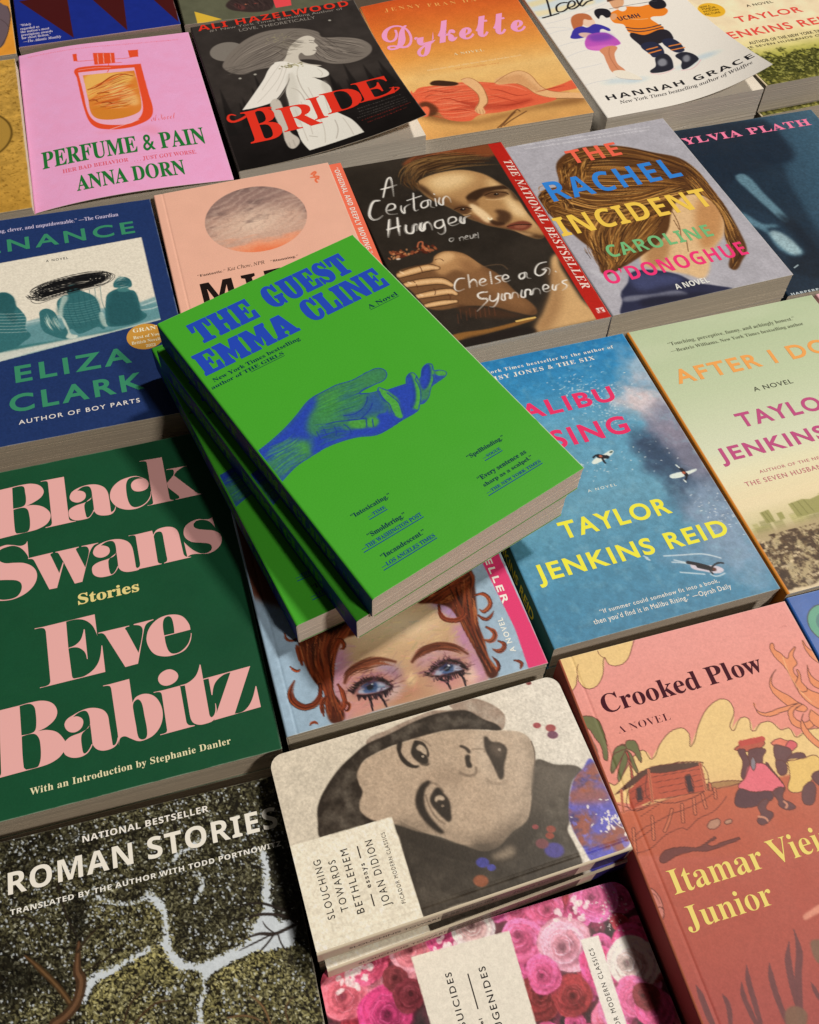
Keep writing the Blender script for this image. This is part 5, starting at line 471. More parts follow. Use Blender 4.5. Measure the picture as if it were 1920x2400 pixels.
def lettering(B, name, items, col, weight=0, parent=None, z=.10, track=0, rough=None, extra=(), curves=None):
    """printed words as thin flat letters on the cover; curves = traced letter outlines"""
    V, Fc = [], []
    groups = [sum(line_outlines(i, track), []) for i in items] + list(extra)
    if curves: groups += [[dense(c) for c in parse(s)] for s in curves]
    for gi, g in enumerate(groups):
        hh = max(q[:, 1].max() for q in g) - min(q[:, 1].min() for q in g)
        v, f = fill(g, min(weight, .008 * hh) if len(items) and gi < len(items) and hh < 6 else weight); o = len(V)
        V += [(a, b, z + (gi % 7) * .006) for a, b in v]; Fc += [tuple(o + i for i in q) for q in f]
    bm = bmesh.new(); vs = [bm.verts.new(p) for p in V]
    for q in Fc:
        try: bm.faces.new([vs[i] for i in q])
        except ValueError: pass
    if B['dz'] is not None or B['crease']:
        bmesh.ops.triangulate(bm, faces=bm.faces[:])
        for _ in range(5):
            e = [e for e in bm.edges if e.calc_length() > 2.5]
            if not e: break
            bmesh.ops.subdivide_edges(bm, edges=e, cuts=1); bmesh.ops.triangulate(bm, faces=bm.faces[:])
    P = np.array([v.co[:] for v in bm.verts]); zz = B['t'] + lift(B, P[:, 0], P[:, 1]) + P[:, 2]
    for v, p, q in zip(bm.verts, P, zz): v.co = ((p[0] - B['w']/2) * MM, (B['h']/2 - p[1]) * MM, q * MM)
    bmesh.ops.recalc_face_normals(bm, faces=bm.faces[:])
    for f in bm.faces:
        f.normal_update()
        if f.normal.z < 0: f.normal_flip()
    me = bpy.data.meshes.new(name); bm.to_mesh(me); bm.free()
    return obj(name, me, parent or B['cover'], (ink_mat(col, rough or B['rough']),))
def spine_words(B, items, col, weight=0):
    """words on the spine; x runs along it from the head (or left end), y up from the table"""
    V, Fc = [], []
    for it in items:
        v, f = fill(sum(line_outlines(it), []), weight); o = len(V); V += list(v); Fc += [tuple(o + i for i in q) for q in f]
    d = .05
    if B['spine'] == 'L': pts = [(-B['w']/2 - d, B['h']/2 - a, b) for a, b in V]
    else: pts = [(a - B['w']/2, -B['h']/2 - d, b) for a, b in V]
    return obj('spine_lettering', mesh('spine_lettering', pts, Fc), B['spine_o'], (ink_mat(col),))
def box_items(x0, y0, x1, y1): return [np.array([(x0, y0), (x1, y0), (x1, y1), (x0, y1)])]

# ------------------------------------------------------------------ the table
tm = plain_mat('table_wood', (.10, .075, .055), .5)
v = []
for zz in (TABLE_Z - 30, TABLE_Z): v += [(-900, -500, zz), (1300, -500, zz), (1300, 1500, zz), (-900, 1500, zz)]
tb = obj('table_top', mesh('table_top', v, [(3, 2, 1, 0), (4, 5, 6, 7), (0, 1, 5, 4), (1, 2, 6, 5), (2, 3, 7, 6), (3, 0, 4, 7)]), None, (tm,))
tb['kind'] = 'structure'
UNDER = 'copies of the '

# ================================================================== the books
SKIN = (214, 172, 128)

# ---------------------------------------------------------------- green novel, stack of three
cv = Cv('guest', (68, 156, 44), .35); BL = (42, 68, 162)
HAND = '-7,1055! 88,1036 195,1005 294,965 370,928 417,915 495,913 572,914 661,934 750,932 816,940 842,974 830,1013 791,1033 731,1028 643,1030! 686,1059 725,1071! 745,1054 754,1064 772,1095! 829,1105 878,1115! 909,1078 949,1068 961,1092 953,1129! 972,1120 1011,1079 1054,1065 1075,1082 1057,1126! 1088,1142 1106,1175 1081,1195 1025,1203 979,1212 926,1259 880,1278 856,1272! 829,1298 788,1305 725,1305 642,1312 552,1308 473,1268 398,1245 310,1231 212,1234 119,1243 47,1266 -6,1288!'
cv.setclip(HAND); cv.poly(HAND, (58, 118, 86))
for z, a, b in (('-7,1055 88,1036 195,1005 294,965 370,928 434,912 413,968 338,1015 284,1075 271,1143 211,1121 125,1118 9,1131 -21,1110', 1, 1.2),
    ('313,1018 294,1083 300,1144 346,1118 363,1139 398,1154 428,1155 445,1196 481,1211 540,1237 599,1263 659,1255 728,1213 722,1299 637,1318 552,1308 473,1268 398,1245 310,1231 236,1241 227,1188 264,1176', 1, .8),
    ('745,1054 725,1071 713,1133 715,1175 688,1236 706,1288 596,1290 602,1236 641,1203 682,1212 717,1166 727,1092', 1, .4),
    ('772,1095 829,1105 881,1117 920,1080 914,1127 884,1190 847,1246 807,1268 824,1300 725,1305 757,1233 785,1172', 1, .5),
    ('969,1124 1014,1080 1053,1067 1057,1089 1023,1140 987,1177 935,1204 931,1181 949,1141', 1, .6),
    ('1042,1142 1067,1170 1083,1191 1025,1203 985,1207', .9, .8), ('856,1272 895,1258 895,1279 870,1281', .9, .6),
    ('487,1088 549,1111 605,1119 671,1064 715,1074 709,1151 686,1205 614,1185 551,1176 496,1144', .65, 1.4),
    ('202,1227 247,1202 233,1155 271,1143 295,1197 236,1241 115,1250 25,1278 -6,1288 -1,1251', .8, 1.3)):
    cv.poly(z, BL, a, b)
for z in ('754,1070 768,1100 777,1167 757,1233 737,1280 716,1280 708,1240 726,1182 729,1134', '936,1080 950,1105 926,1167 886,1232 834,1286 820,1272 827,1252 868,1219 906,1163 924,1114',
          '1060,1091 1055,1119 1019,1168 972,1198 930,1221 1008,1161', '487,1157 559,1187 542,1234 483,1198', '577,1199 621,1220 601,1255 553,1241'):
    cv.poly(z, (76, 152, 60), .9, .5)
cv.poly('201,1114 230,1125 236,1185 191,1210 145,1178 150,1135', (74, 150, 62), .8, 2)
cv.poly('350,1043 439,976 538,942 647,955 762,961 821,980 801,1009 717,1003 634,1008 603,1078 528,1096 433,1100 364,1091', (66, 140, 66), .7, 2.5)
for z in ('594,1016 623,1026 643,1030', '489,1109 550,1132 615,1116 659,1076', '384,1106 435,1121 486,1147 567,1187', '572,1191 545,1235', '596,1212 573,1255', '551,1176 622,1151 656,1125', '417,915 495,913 572,914 661,934 750,932 816,940 842,974 830,1013 791,1033 731,1028 643,1030', '722,1299 642,1312 552,1308'):
    cv.line(z, .7, (36, 62, 140), .9, .35)
cv.strands('-6,1084 74,1083 165,1089 236,1081', '0,1261 75,1232 145,1225 212,1234', 260, [(50, 100, 110), (84, 165, 60), (44, 78, 150)], .45, .5, .8)
cv.strands('325,1104 365,1112 411,1134 468,1163', '266,1196 329,1202 398,1221 479,1258', 120, [(40, 68, 150), (50, 110, 90)], .5, .45, 1)
cv.strands('401,940 477,941 553,943 642,962', '339,1036 409,1045 480,1053 560,1049', 150, [(60, 120, 80), (84, 160, 62), (60, 140, 60)], .4, .35, .8)
for z in ('744,1058 752,1081 760,1110 768,1156 772,1194 759,1235 743,1274 727,1291 713,1281 709,1250 715,1215 726,1182 723,1150 725,1111 733,1081', '944,1075 955,1089 953,1108 937,1123 930,1154 917,1192 890,1234 861,1265 829,1291 820,1275 826,1256 854,1235 879,1207 901,1170 916,1131 929,1101', '1063,1084 1073,1100 1057,1126 1033,1146 1016,1177 985,1202 966,1205 996,1174 1028,1143 1044,1112', '1055,1141 1084,1147 1102,1167 1092,1187 1075,1181 1053,1166'): cv.poly(z, (74, 154, 62), .95, .2)
for z in ('912,1079 930,1076 921,1112 899,1159 873,1202 835,1247 807,1263', '985,1114 1019,1084 1044,1078 1050,1095 1021,1138 983,1175 950,1194'): cv.line(z, 1.6, (34, 58, 142), .8, 1.2)
for z in ('760,1110 768,1156 772,1194 759,1235 743,1274', '733,1081 725,1111 723,1150 726,1182 715,1215 709,1250', '953,1108 937,1123 930,1154 917,1192 890,1234 861,1265', '1033,1146 1016,1177 985,1202', '494,1147 539,1171 571,1185', '457,1156 465,1200 453,1230', '407,1141 400,1174 384,1192', '356,1125 345,1166', '317,1117 306,1168'): cv.line(z, .55, (34, 58, 142), .9, .3)
cv.strands('538,942 610,951 683,959 757,968', '402,1079 487,1088 569,1105 644,1086', 240, [(50, 108, 96), (74, 152, 62), (60, 128, 76), (44, 88, 120)], .4, .45, .8)
cv.line(HAND.replace('!', ''), .8, (40, 66, 150), .9, .3)
cv.mottle(.10, .9, 4, 2); cv.setclip()
GUEST = 'copies of the green novel piled crosswise on top'
G = []
B = book(cv, 'paperback_book', 'green paperback with a blue reaching hand, topmost of the slanting pile of three', 1, (20, 40, 104), GUEST, t=18.6, back=(64, 148, 40), rough=.38, page=(.86, .77, .69), edge=.95)
lettering(B, 'title_lettering', [('w','THE',(12.4,26.9),(49.9,26.9),(12.4,10.0)), ('w','GUEST',(58.3,25.9),(113.5,25.9),(58.3,8.5))], (40, 70, 170))
lettering(B, 'author_lettering', [('w','EMMA',(3.8,47.9),(62.9,47.9),(3.8,31.3)), ('w','CLINE',(70.9,46.8),(123.6,46.8),(70.9,29.6))], (40, 70, 170))
NAVY = (16, 52, 70)
U = lambda it, dy=.8, th=.28: box_items(it[2][0], it[2][1] + dy, it[3][0], it[3][1] + dy + th)
k1 = ('b','New York Times bestselling',(5.3,53.9),(58.8,53.9),(5.3,51.3))
k2 = ('b','author of THE GIRLS',(2.0,57.8),(45.9,57.8),(2.0,55.5))
k2b = ('b','THE GIRLS',(24.7,57.8),(45.6,57.8),(24.7,55.5))
k3 = ('b','A Novel',(103.0,55.9),(122.8,55.9),(103.0,52.8))
lettering(B, 'blurb_lettering', [k1, k2], NAVY, extra=[U(k2b)]); lettering(B, 'subtitle_lettering', [k3], NAVY, extra=[U(k3)])
q = [('b','“Intoxicating.”',(17.3,165.6),(40.0,165.6),(17.3,163.2)), ('b','—TIME',(23.7,169.8),(34.0,169.8),(23.7,168.1)),
     ('b','“Smoldering.”',(17.7,179.1),(39.5,179.1),(17.7,176.5)), ('b','—THE WASHINGTON POST',(11.1,183.3),(45.9,183.3),(11.1,181.1)),
     ('b','“Incandescent.”',(16.2,192.1),(41.5,192.1),(16.2,189.6)), ('b','—LOS ANGELES TIMES',(13.3,196.5),(44.0,196.5),(13.3,194.4)),
     ('b','“Spellbinding.”',(84.9,169.6),(108.4,169.6),(84.9,167.2)), ('b','—VOGUE',(91.1,174.1),(102.3,174.1),(91.1,172.4)),
     ('b','“Every sentence as',(81.1,183.2),(111.6,183.2),(81.1,180.6)), ('b','sharp as a scalpel.”',(81.1,187.4),(112.3,187.4),(81.1,185.3)),
     ('b','—THE NEW YORK TIMES',(79.5,191.7),(114.0,191.7),(79.5,190.0))]
SRC = (26, 66, 128)
for side in (q[:6], q[6:]):
    lettering(B, 'quote_lettering', [i for i in side if i[1][0] != '—'], NAVY, .04); src = [i for i in side if i[1][0] == '—']
    lettering(B, 'source_lettering', src, SRC, .08, extra=[U(i) for i in src])
spine_words(B, [('w', 'THE GUEST', (14, 4.6), (84, 4.6), (14, 14)), ('w', 'EMMA CLINE', (96, 4.6), (176, 4.6), (96, 14)), ('b', 'A Novel', (182, 6), (196, 6), (182, 11))], (52, 118, 46))
G.append(B)
def anchored(key):   # centre that keeps the traced bottom left corner
    x, y, th, z, w, h, tx, ty = FIT[key]; W0, H0 = FIT['guest'][4:6]
    c, s = math.cos(th), math.sin(th); a, b = (W0 - w) / 2, (H0 - h) / 2
    return x + c * a - s * b, y + s * a + c * b, z, th, tx, ty
for key, lab in (('g2', 'green paperback with blue spine, middle of the slanting pile of three'), ('g3', 'green paperback with blue spine, lowest of the slanting pile and turned the least')):
    r = B['root'].copy(); LINK(r); r['label'] = lab
    for ch in list(B['root'].children):
        c = ch.copy(); LINK(c); c.parent = r
        for g in ch.children: d = g.copy(); LINK(d); d.parent = c
    x, y, z, th, tx, ty = anchored(key); put(r, x, y, z, th, tx, ty, 18.6)

# ---------------------------------------------------------------- dark green book with pink fat letters
cv = Cv('swans', (30, 76, 50)); cv.mottle(.04, 20, 3)
B = book(cv, 'paperback_book', 'dark green paperback with huge pink fat-faced lettering, left of the slanting pile', 2, (30, 76, 50), page=(.50, .44, .36), rough=.40)
A1 = '518,283 531,255 561,237 602,227 642,228 677,239 711,266 728,303 733,345 735,448! 739,454 753,444 763,420! 766,424! 755,453 733,470 689,466 660,450 644,422! 644,366 642,308! 639,261 626,237 592,234 562,254! 577,256 601,274 607,302 594,327 562,338 533,324 519,303'
A1b = '641,310! 629,336 593,349 544,357 511,375 504,402 512,437 541,460 584,465 615,460 634,437 645,419! 641,411! 633,431 615,454 602,456 596,427 593,386 596,359 611,341 634,325 641,315!'
TT = ['53,133! 202,128! 256,126 309,131 356,157 377,204 361,243 320,269 280,284! 323,291 368,316 401,362 404,402 381,441 333,463 285,468 212,470 55,477! 85,469 98,429 87,179 74,148;204,134! 251,133 269,145 274,185 277,231 272,270 256,284 204,285!;205,293! 258,292 281,310 290,354 292,411 286,453 272,467 217,463! 209,443',
 '364,128! 402,128! 495,130! 503,432! 510,452 540,463! 540,466! 374,467! 374,462! 402,458 410,437! 404,162! 401,142 391,134 364,132!', A1, A1b,
 '968,366! 971,370! 962,411 936,444 899,464 858,468 811,456 769,424 743,374 741,327 761,280 804,245 855,233 896,234 930,255 955,280 962,312 948,343 911,352 876,338 863,305 871,275 898,259 934,263! 900,241 859,242 841,267 834,306 834,376 844,430 864,454 895,457 933,439 959,404',
 '930,131! 965,131! 1059,136! 1066,445! 1072,458 1087,463! 1086,466! 939,465! 939,462! 966,461 972,448! 969,165! 964,142 930,135!',
 '1074,233! 1143,236 1199,238! 1166,243 1131,263 1111,289! 1216,440! 1230,456 1256,464! 1098,465! 1098,461! 1119,457 1117,439! 1067,367! 1064,334! 1106,289! 1114,265 1108,244 1073,238!',
 '272,528! 275,652! 268,624 250,587 226,558 193,540 151,541 125,550 108,575 115,614 148,644 197,655 251,672 295,710 313,762 299,819 256,863 197,885 149,885 92,871 40,854! 37,758! 69,827 100,860 141,878 198,877 226,845 229,800 206,773 161,757 95,738 55,701 39,645 53,586 91,544 151,525 193,535 235,552 260,547',
 '271,645! 403,642! 403,646! 390,651 394,669! 429,786! 453,719! 456,728! 412,877! 372,876! 305,677! 294,658 271,650!',
 '417,643! 543,642! 542,647! 528,652 530,669! 567,787! 594,692 592,665 581,651 557,646! 558,642! 648,644! 649,647! 621,657 596,698! 545,874! 505,875! 456,720! 435,662! 427,650 417,648!',
 '616,696 630,669 660,653 701,644 740,645 775,656 808,682 824,717 829,757 832,857! 840,868 846,872! 846,878! 830,880 784,876 755,860 740,834! 740,781 739,726! 737,676 724,653 691,650 661,667! 676,671 699,688 705,715 692,738 660,747 631,735 617,715',
 '738,728! 726,753 689,765 640,772 609,788 601,813 608,847 637,870 679,875 710,870 730,849 740,831! 737,824! 728,843 711,865 698,867 691,838 690,800 693,774 708,757 731,742 738,733!',
 '814,641! 848,644! 944,642! 947,672! 971,643 1020,637 1058,650 1079,678 1086,721! 1092,841! 1102,861 1129,870! 1129,873! 982,874! 983,870! 999,862 1001,831! 998,707! 994,668 980,658 960,662 948,683! 950,854! 957,867 969,871! 968,875! 841,874! 838,866! 851,859 856,839! 852,673! 846,649 814,645!',
 '1281,637! 1285,718! 1278,694 1256,660 1223,642 1192,642 1174,657 1173,679 1189,697 1230,714 1272,731 1303,761 1310,798 1295,837 1260,865 1224,874 1182,865 1144,857 1126,858 1110,867! 1105,763! 1122,795 1151,835 1182,861 1216,868 1242,855 1248,830 1234,810 1197,794 1147,775 1117,740 1111,700 1127,661 1161,639 1202,632 1236,643 1262,648']
lettering(B, 'title_lettering', [], (226, 166, 158), curves=TT, rough=.5)
AU = ['285,1094! 329,1096! 592,1092! 595,1225! 591,1203 574,1154 540,1114 498,1097 445,1097! 446,1254! 482,1247 510,1224 526,1185 530,1167! 535,1168! 537,1344! 533,1343! 526,1302 502,1271 476,1259 446,1258! 453,1416! 459,1433 474,1436 515,1435 564,1408 594,1363 611,1285! 615,1287! 617,1440! 294,1443! 295,1439! 336,1437 347,1419! 340,1128! 328,1104 285,1099!',
 '602,1207! 760,1207! 760,1212! 739,1216 743,1232! 790,1377! 824,1260 818,1227 783,1210! 783,1205! 886,1203! 886,1207! 849,1220 832,1250! 781,1438! 717,1440! 636,1234! 622,1216 601,1212!',
 '1063,1335! 1067,1338! 1053,1385 1019,1425 964,1438 912,1432 867,1405 842,1352 839,1302 862,1246 912,1206 973,1199 1030,1222 1060,1275 1064,1315! 930,1319! 931,1364 941,1410 960,1429 997,1427 1038,1397 1059,1356;929,1313! 981,1313! 983,1266 978,1221 964,1206 941,1214 929,1252',
 '47,1512! 194,1511! 242,1509 304,1515 350,1542 370,1587 359,1627 320,1658 274,1671! 319,1677 364,1702 396,1753! 400,1784 385,1813! 361,1835 319,1851 263,1856! 54,1860! 90,1850 96,1827! 94,1543! 71,1521 47,1516!;193,1515! 241,1515 262,1536 268,1575 268,1629 261,1663 244,1673 196,1672!;197,1678! 253,1679 275,1704 282,1747 280,1812 268,1849 254,1854 211,1852! 200,1835',
 '400,1673 413,1647 444,1632 484,1619 522,1616 560,1626 592,1648 608,1680 611,1723 617,1836! 623,1841 634,1833 644,1805! 648,1809! 639,1837 616,1853 574,1855 542,1839 524,1809! 523,1761 521,1703! 519,1655 505,1626 474,1625 443,1643! 463,1644 485,1662 489,1687 474,1714 443,1724 413,1708',
 '521,1700! 509,1719 475,1733 423,1742 397,1759! 387,1811! 398,1832 429,1852 466,1857 495,1848 515,1827 524,1810! 520,1806! 508,1827 490,1844 479,1842 474,1810 473,1768 479,1742 500,1724 520,1706!',
 '599,1513! 633,1514! 729,1511! 732,1644! 754,1617 799,1613 840,1638 865,1691 868,1751 849,1804 811,1841 762,1854 734,1849 703,1827 677,1809 655,1814 646,1849! 646,1816 646,1785! 637,1541! 629,1523 599,1517!;733,1655 745,1637 762,1634 776,1661 781,1727 785,1802 778,1842 758,1848 741,1832 736,1768 732,1692',
 '869,1548 888,1520 929,1511 961,1534 968,1564 948,1589 908,1598 878,1581',
 '839,1615! 881,1617! 970,1615! 975,1816! 985,1834 1012,1842! 1011,1846! 844,1849! 844,1845! 872,1843 879,1832! 877,1644! 870,1624 839,1619!',
 '973,1613! 1010,1610 1054,1582 1082,1525! 1086,1529! 1089,1795! 1095,1822 1110,1816 1121,1792 1125,1756! 1128,1757! 1125,1804 1104,1841 1064,1849 1031,1845 1005,1825 996,1785! 994,1620! 972,1618!',
 '1087,1609! 1327,1602! 1210,1835! 1257,1832 1299,1793 1334,1718! 1338,1719! 1340,1834! 1107,1842! 1225,1610! 1184,1616 1141,1648 1119,1708! 1115,1707! 1114,1614! 1087,1614!']
lettering(B, 'author_lettering', [], (226, 166, 158), curves=AU, rough=.5)
lettering(B, 'subtitle_lettering', [('b','Stories',(51.5,101.1),(83.3,101.1),(51.5,94.8))], (222, 202, 128), .12)
lettering(B, 'blurb_lettering', [('b','With an Introduction by Stephanie Danler',(22.3,198.2),(116.8,198.2),(22.3,194.9))], (224, 214, 168), track=.03)
beneath(B, ['dark green paperback lying under the copy with huge pink lettering'], UNDER + 'dark green fat-letter book')

# ---------------------------------------------------------------- navy book with a photo of people from behind
cv = Cv('pen', (36, 54, 96)); NV = (36, 54, 96); TEAL = (54, 104, 106)
PH = '-87,510! 275,462! 1280,411! 1282,1261! 279,1389! -91,1437!'; cv.poly(PH, (222, 212, 190), 1); cv.setclip(PH)
cv.poly('-128,1078! 298,1078! 414,1077! 543,1058! 930,1064! 1152,1074! 1292,1031! 1286,1139! 1294,1279! -91,1451!', (128, 160, 158), 1, .6)
cv.poly('-129,1135! 450,1116! 548,1104! 986,1094! 1189,1099! 1297,1095! 1294,1279! -91,1451!', (96, 140, 142), 1, .8)
cv.poly('-114,1266! 428,1279! 716,1295! 1064,1273! 1287,1262! 1273,1289! 282,1348! -90,1411!', (60, 112, 112), 1, .6)
cv.poly('-115,1322! 379,1309! 745,1295! 962,1292! 1289,1248! 1286,1270! 959,1313! 470,1361! -91,1464!', (220, 214, 196), .85, .6)
for zz in ('394,1087 590,1077 928,1079', '1189,1099 1253,1084 1296,1072', '1173,1142 1244,1144 1298,1127'): cv.line(zz, 1.2, (190, 204, 196), .7, .8)
cv.poly('256,801 308,760 357,764 398,822 407,901 433,954 461,1037 449,1138 477,1204 431,1251 370,1293 145,1291 153,913', TEAL, 1, .2)
cv.poly('298,765 347,762 393,813 407,901 392,974 408,1024 377,1060 325,957 269,912', (44, 88, 90), 1, .6)
for k in range(7): cv.line('248,945 363,967 452,966', .5, (180, 196, 186), .6, .3, raw=dense(parse('248,945 363,974 455,990')[0], False) + (0, 2.9 * k))
cv.poly('543,1058 548,998 589,978 635,1020 653,1086 667,1194 702,1143 672,1045 662,935 707,884 758,881 783,832 831,867 895,931 920,1016 924,1109 941,1174 926,1260 890,1229 828,1250 768,1264 715,1207 707,1293 578,1216 545,1148', TEAL, 1, .2)
cv.poly('655,1010 726,904 827,898 903,949 918,1077 893,1207 773,1221 710,1160 687,1094', (52, 100, 102), .9, 1)
for k in range(9): cv.line(None, .45, (104, 150, 146), .6, .4, raw=dense(parse('669,968 777,995 919,984')[0], False) + (0, 2.3 * k - 2))
for k in range(8): cv.line(None, .45, (40, 84, 88), .6, .4, raw=dense(parse('696,897 691,1050 715,1207')[0], False) + (3.6 * k, -.6 * k))
cv.strands('556,1016 568,1109 598,1206', '635,1020 654,1131 676,1211', 30, [(200, 208, 190), (150, 180, 170)], .5, .7, .8)
cv.poly('679,1077 708,1182 720,1252 757,1276 745,1297 688,1281 703,1233 683,1139', (206, 210, 192), .9, .3)
cv.poly('707,884 680,955 662,1043 677,1092 697,990 735,907', (196, 206, 190), .7, .5)
cv.poly('926,1094 943,1160 960,1224 929,1239 909,1151', (196, 206, 190), .7, .4)
cv.poly('972,966 997,925 1052,899 1083,899 1034,879 1047,817 1097,789 1145,826 1147,899 1112,914 1159,950 1174,1064 1173,1142 1204,1203 1127,1252 967,1249 943,1205', TEAL, 1, .2)
cv.poly('994,956 1050,915 1147,963 1164,1093 1160,1230 987,1246 956,1178', (40, 82, 86), .85, 1)
cv.blob(*parse('1099,842')[0][0][:2], 4.6, 4.4, (46, 90, 94), 1, 0, .15); cv.poly('1066,887 1114,899 1121,940 1054,924', (70, 122, 120), .9, .3); cv.poly('740,805 798,788 818,841 796,906 746,901', (50, 98, 100), 1, .3)
cv.strands('1046,825 1087,787 1126,813', '1038,888 1084,891 1146,891', 40, [(44, 88, 90), (150, 180, 172), (200, 206, 190)], .5, .6, .6)
for k in range(58):
    t = cv.rng.normal(0, 1, 4); o = np.array([(t[0] * 2, t[1] * 1.3)])
    b_ = dense(parse('490,845 547,764 673,716 829,690 973,701 1019,753 959,820 793,842 627,879 526,900')[0], True, 5); c_ = b_.mean(0)
    cv.line(None, .42, (22, 22, 24), .95, .25, raw=((b_ - c_) * (1, .35 + .6 * cv.rng.random()) * (.55 + .47 * cv.rng.random()) + c_ + o)[cv.rng.integers(0, 8):])
cv.setclip(); cv.mottle(.07, 1.0, 9, 2)
B = book(cv, 'paperback_book', 'navy paperback with teal capitals and a photo of seated people seen from behind', 2, NV, page=(.52, .46, .38))
lettering(B, 'title_lettering', [('g','PENANCE',(11.5,35.1),(124.4,35.1),(11.5,22.7))], (58, 132, 96), .35, track=.14)
lettering(B, 'author_lettering', [('g','ELIZA',(36.3,159.4),(104.6,159.4),(36.3,146.2)), ('g','CLARK',(31.5,183.3),(108.8,183.3),(31.5,170.0))], (58, 132, 96), .5, track=.14)
lettering(B, 'subtitle_lettering', [('g','AUTHOR OF BOY PARTS',(35.2,194.1),(105.4,194.1),(35.2,190.8))], (226, 218, 206), .1, track=.12)
lettering(B, 'blurb_lettering', [('b','ng, clever, and unputdownable.” —The Guardian',(34.6,14.2),(115.9,14.2),(34.6,10.3))], (190, 180, 204))
lettering(B, 'label_lettering', [('g','A NOVEL',(62.9,52.2),(77.5,52.2),(62.9,50.0))], (60, 62, 60), .05, track=.2)
ang = np.linspace(0, 2 * math.pi, 48, endpoint=False); c0 = parse('1165,1391 1049,1381 1199,1240')[0]; R0 = abs(c0[1][0] - c0[0][0])
st = lettering(B, 'award_sticker', [], (196, 142, 62), extra=[[np.array([(c0[0][0] + R0 * math.cos(a), c0[0][1] + R0 * math.sin(a)) for a in ang])]], z=.09, rough=.3)
lettering(B, 'sticker_lettering', [('b','GRANTA',(109.6,134.2),(130.9,134.2),(109.6,130.8)), ('b','Best of Young',(109.0,140.2),(129.6,140.2),(109.0,137.5)), ('b','British Novelists',(107.4,144.8),(128.9,144.8),(107.4,142.1)), ('b','2023',(115.7,149.1),(121.7,149.1),(115.7,146.7))], (236, 222, 186), z=.16)
beneath(B, ['navy paperback under the copy with the photo of seated people'], UNDER + 'navy book')

# ---------------------------------------------------------------- pink perfume book
cv = Cv('perfume', (248, 160, 197)); cv.mottle(.03, 8, 5); OR = (226, 78, 44)
cv.poly('445,375 553,356 731,390 885,414 976,420! 977,567 981,884 985,1119 946,1244 839,1313 726,1335 631,1319 539,1270 488,1166 464,967 454,731 449,512', OR, 1)
cv.poly('466,430! 918,462! 919,770 912,1074 877,1201 807,1270 709,1275 580,1226 515,1141 486,996 479,738', (244, 170, 192), 1)
LQ = '499,482! 912,510! 916,769 904,1049 874,1132 769,1181 645,1183 552,1140 512,1049 507,840'; cv.poly(LQ, (216, 128, 52), 1); cv.setclip(LQ)
cv.poly('513,506 720,492 892,567 826,695 697,706 560,809 507,840', (240, 186, 96), .8, 1.5)
cv.poly('702,659 820,741 889,905 861,1036 750,911 675,795', (240, 190, 120), .7, 1.5)
cv.strands('497,743 628,637 792,538 908,547', '538,1034 663,1025 785,1038 893,976', 150, [(190, 88, 36), (240, 190, 100), (210, 100, 44), (160, 70, 30), (246, 200, 128), (224, 84, 40)], .9, .65, 2)
for z in ('588,781 632,778 675,795', '517,867 554,866 576,896', '610,929 660,932 682,957', '593,981 629,992', '520,702 598,677 712,564 792,538 890,591'): cv.line(z, 1.3, (150, 66, 30), .85, .5)
cv.poly('544,967 663,1025 826,1118 765,1213 573,1169', (206, 126, 44), .7, 2)
cv.setclip()
for z in ('445,138! 479,138! 477,250! 446,251!', '611,160! 784,195! 774,352! 606,343!', '897,181! 978,189! 968,300! 899,298!'): cv.poly(z, OR, 1, 0, False)
for z in ('469,255 535,267 613,272', '774,293 846,301 912,299', '978,189 967,300', '612,345 709,351 826,359', '673,199 673,327', '726,189 713,440 695,485', '448,375 604,363 808,404 976,420'): cv.line(z, .7, OR, .9)
for z in ('472,395 601,395 728,419', '648,179 638,343', '694,184 684,343', '752,196 742,352'): cv.line(z, .5, (250, 196, 196), .8)
cv.line('631,1319 757,1278 860,1241', .8, (250, 190, 196), .8)
cv.poly('496,1334 630,1329 807,1370 947,1333 977,1474 865,1398 686,1367', (236, 134, 150), .35, 2)
cv.small('84,59 686,72', 1.5, (214, 96, 104)); cv.small('686,72 1326,109', 1.5, (214, 96, 104))
for z in ('158,1707 589,1710 1232,1720', '254,1809 578,1809 929,1820'): cv.line(z, .25, (220, 110, 130), .7)
dzp = lambda u, v: 4.2 * np.sin(np.pi * np.clip(u, 0, 1) ** .8) * (.35 + .65 * v ** 2) + 1.6 * np.exp(-((u - .3) / .25) ** 2) * (1 - v) ** 3
B = book(cv, 'paperback_book', 'pink paperback with an orange perfume bottle and a bowed cover', 2, (240, 160, 190), dz=dzp, page=(.72, .66, .58), rough=.45)
lettering(B, 'title_lettering', [('b','PERFUME & PAIN',(9.8,167.5),(132.0,167.5),(9.8,146.2))], (38, 112, 52), .16)
lettering(B, 'author_lettering', [('b','ANNA DORN',(32.3,204.1),(111.1,204.1),(32.3,186.0))], (38, 112, 52), .16)
lettering(B, 'blurb_lettering', [('b','HER BAD BEHAVIOR',(23.7,178.4),(72.2,178.4),(23.7,173.7))], (220, 96, 112))
lettering(B, 'blurb_lettering', [('b','. . . JUST GOT WORSE.',(76.2,179.8),(122.9,179.8),(76.2,174.8))], (220, 96, 112))
lettering(B, 'subtitle_lettering', [('p','A Novel',(95.2,129.0),(114.5,129.0),(95.2,120.5))], (226, 104, 104), -.08)
beneath(B, ['pink paperback under the copy with the orange perfume bottle'], UNDER + 'pink perfume book')

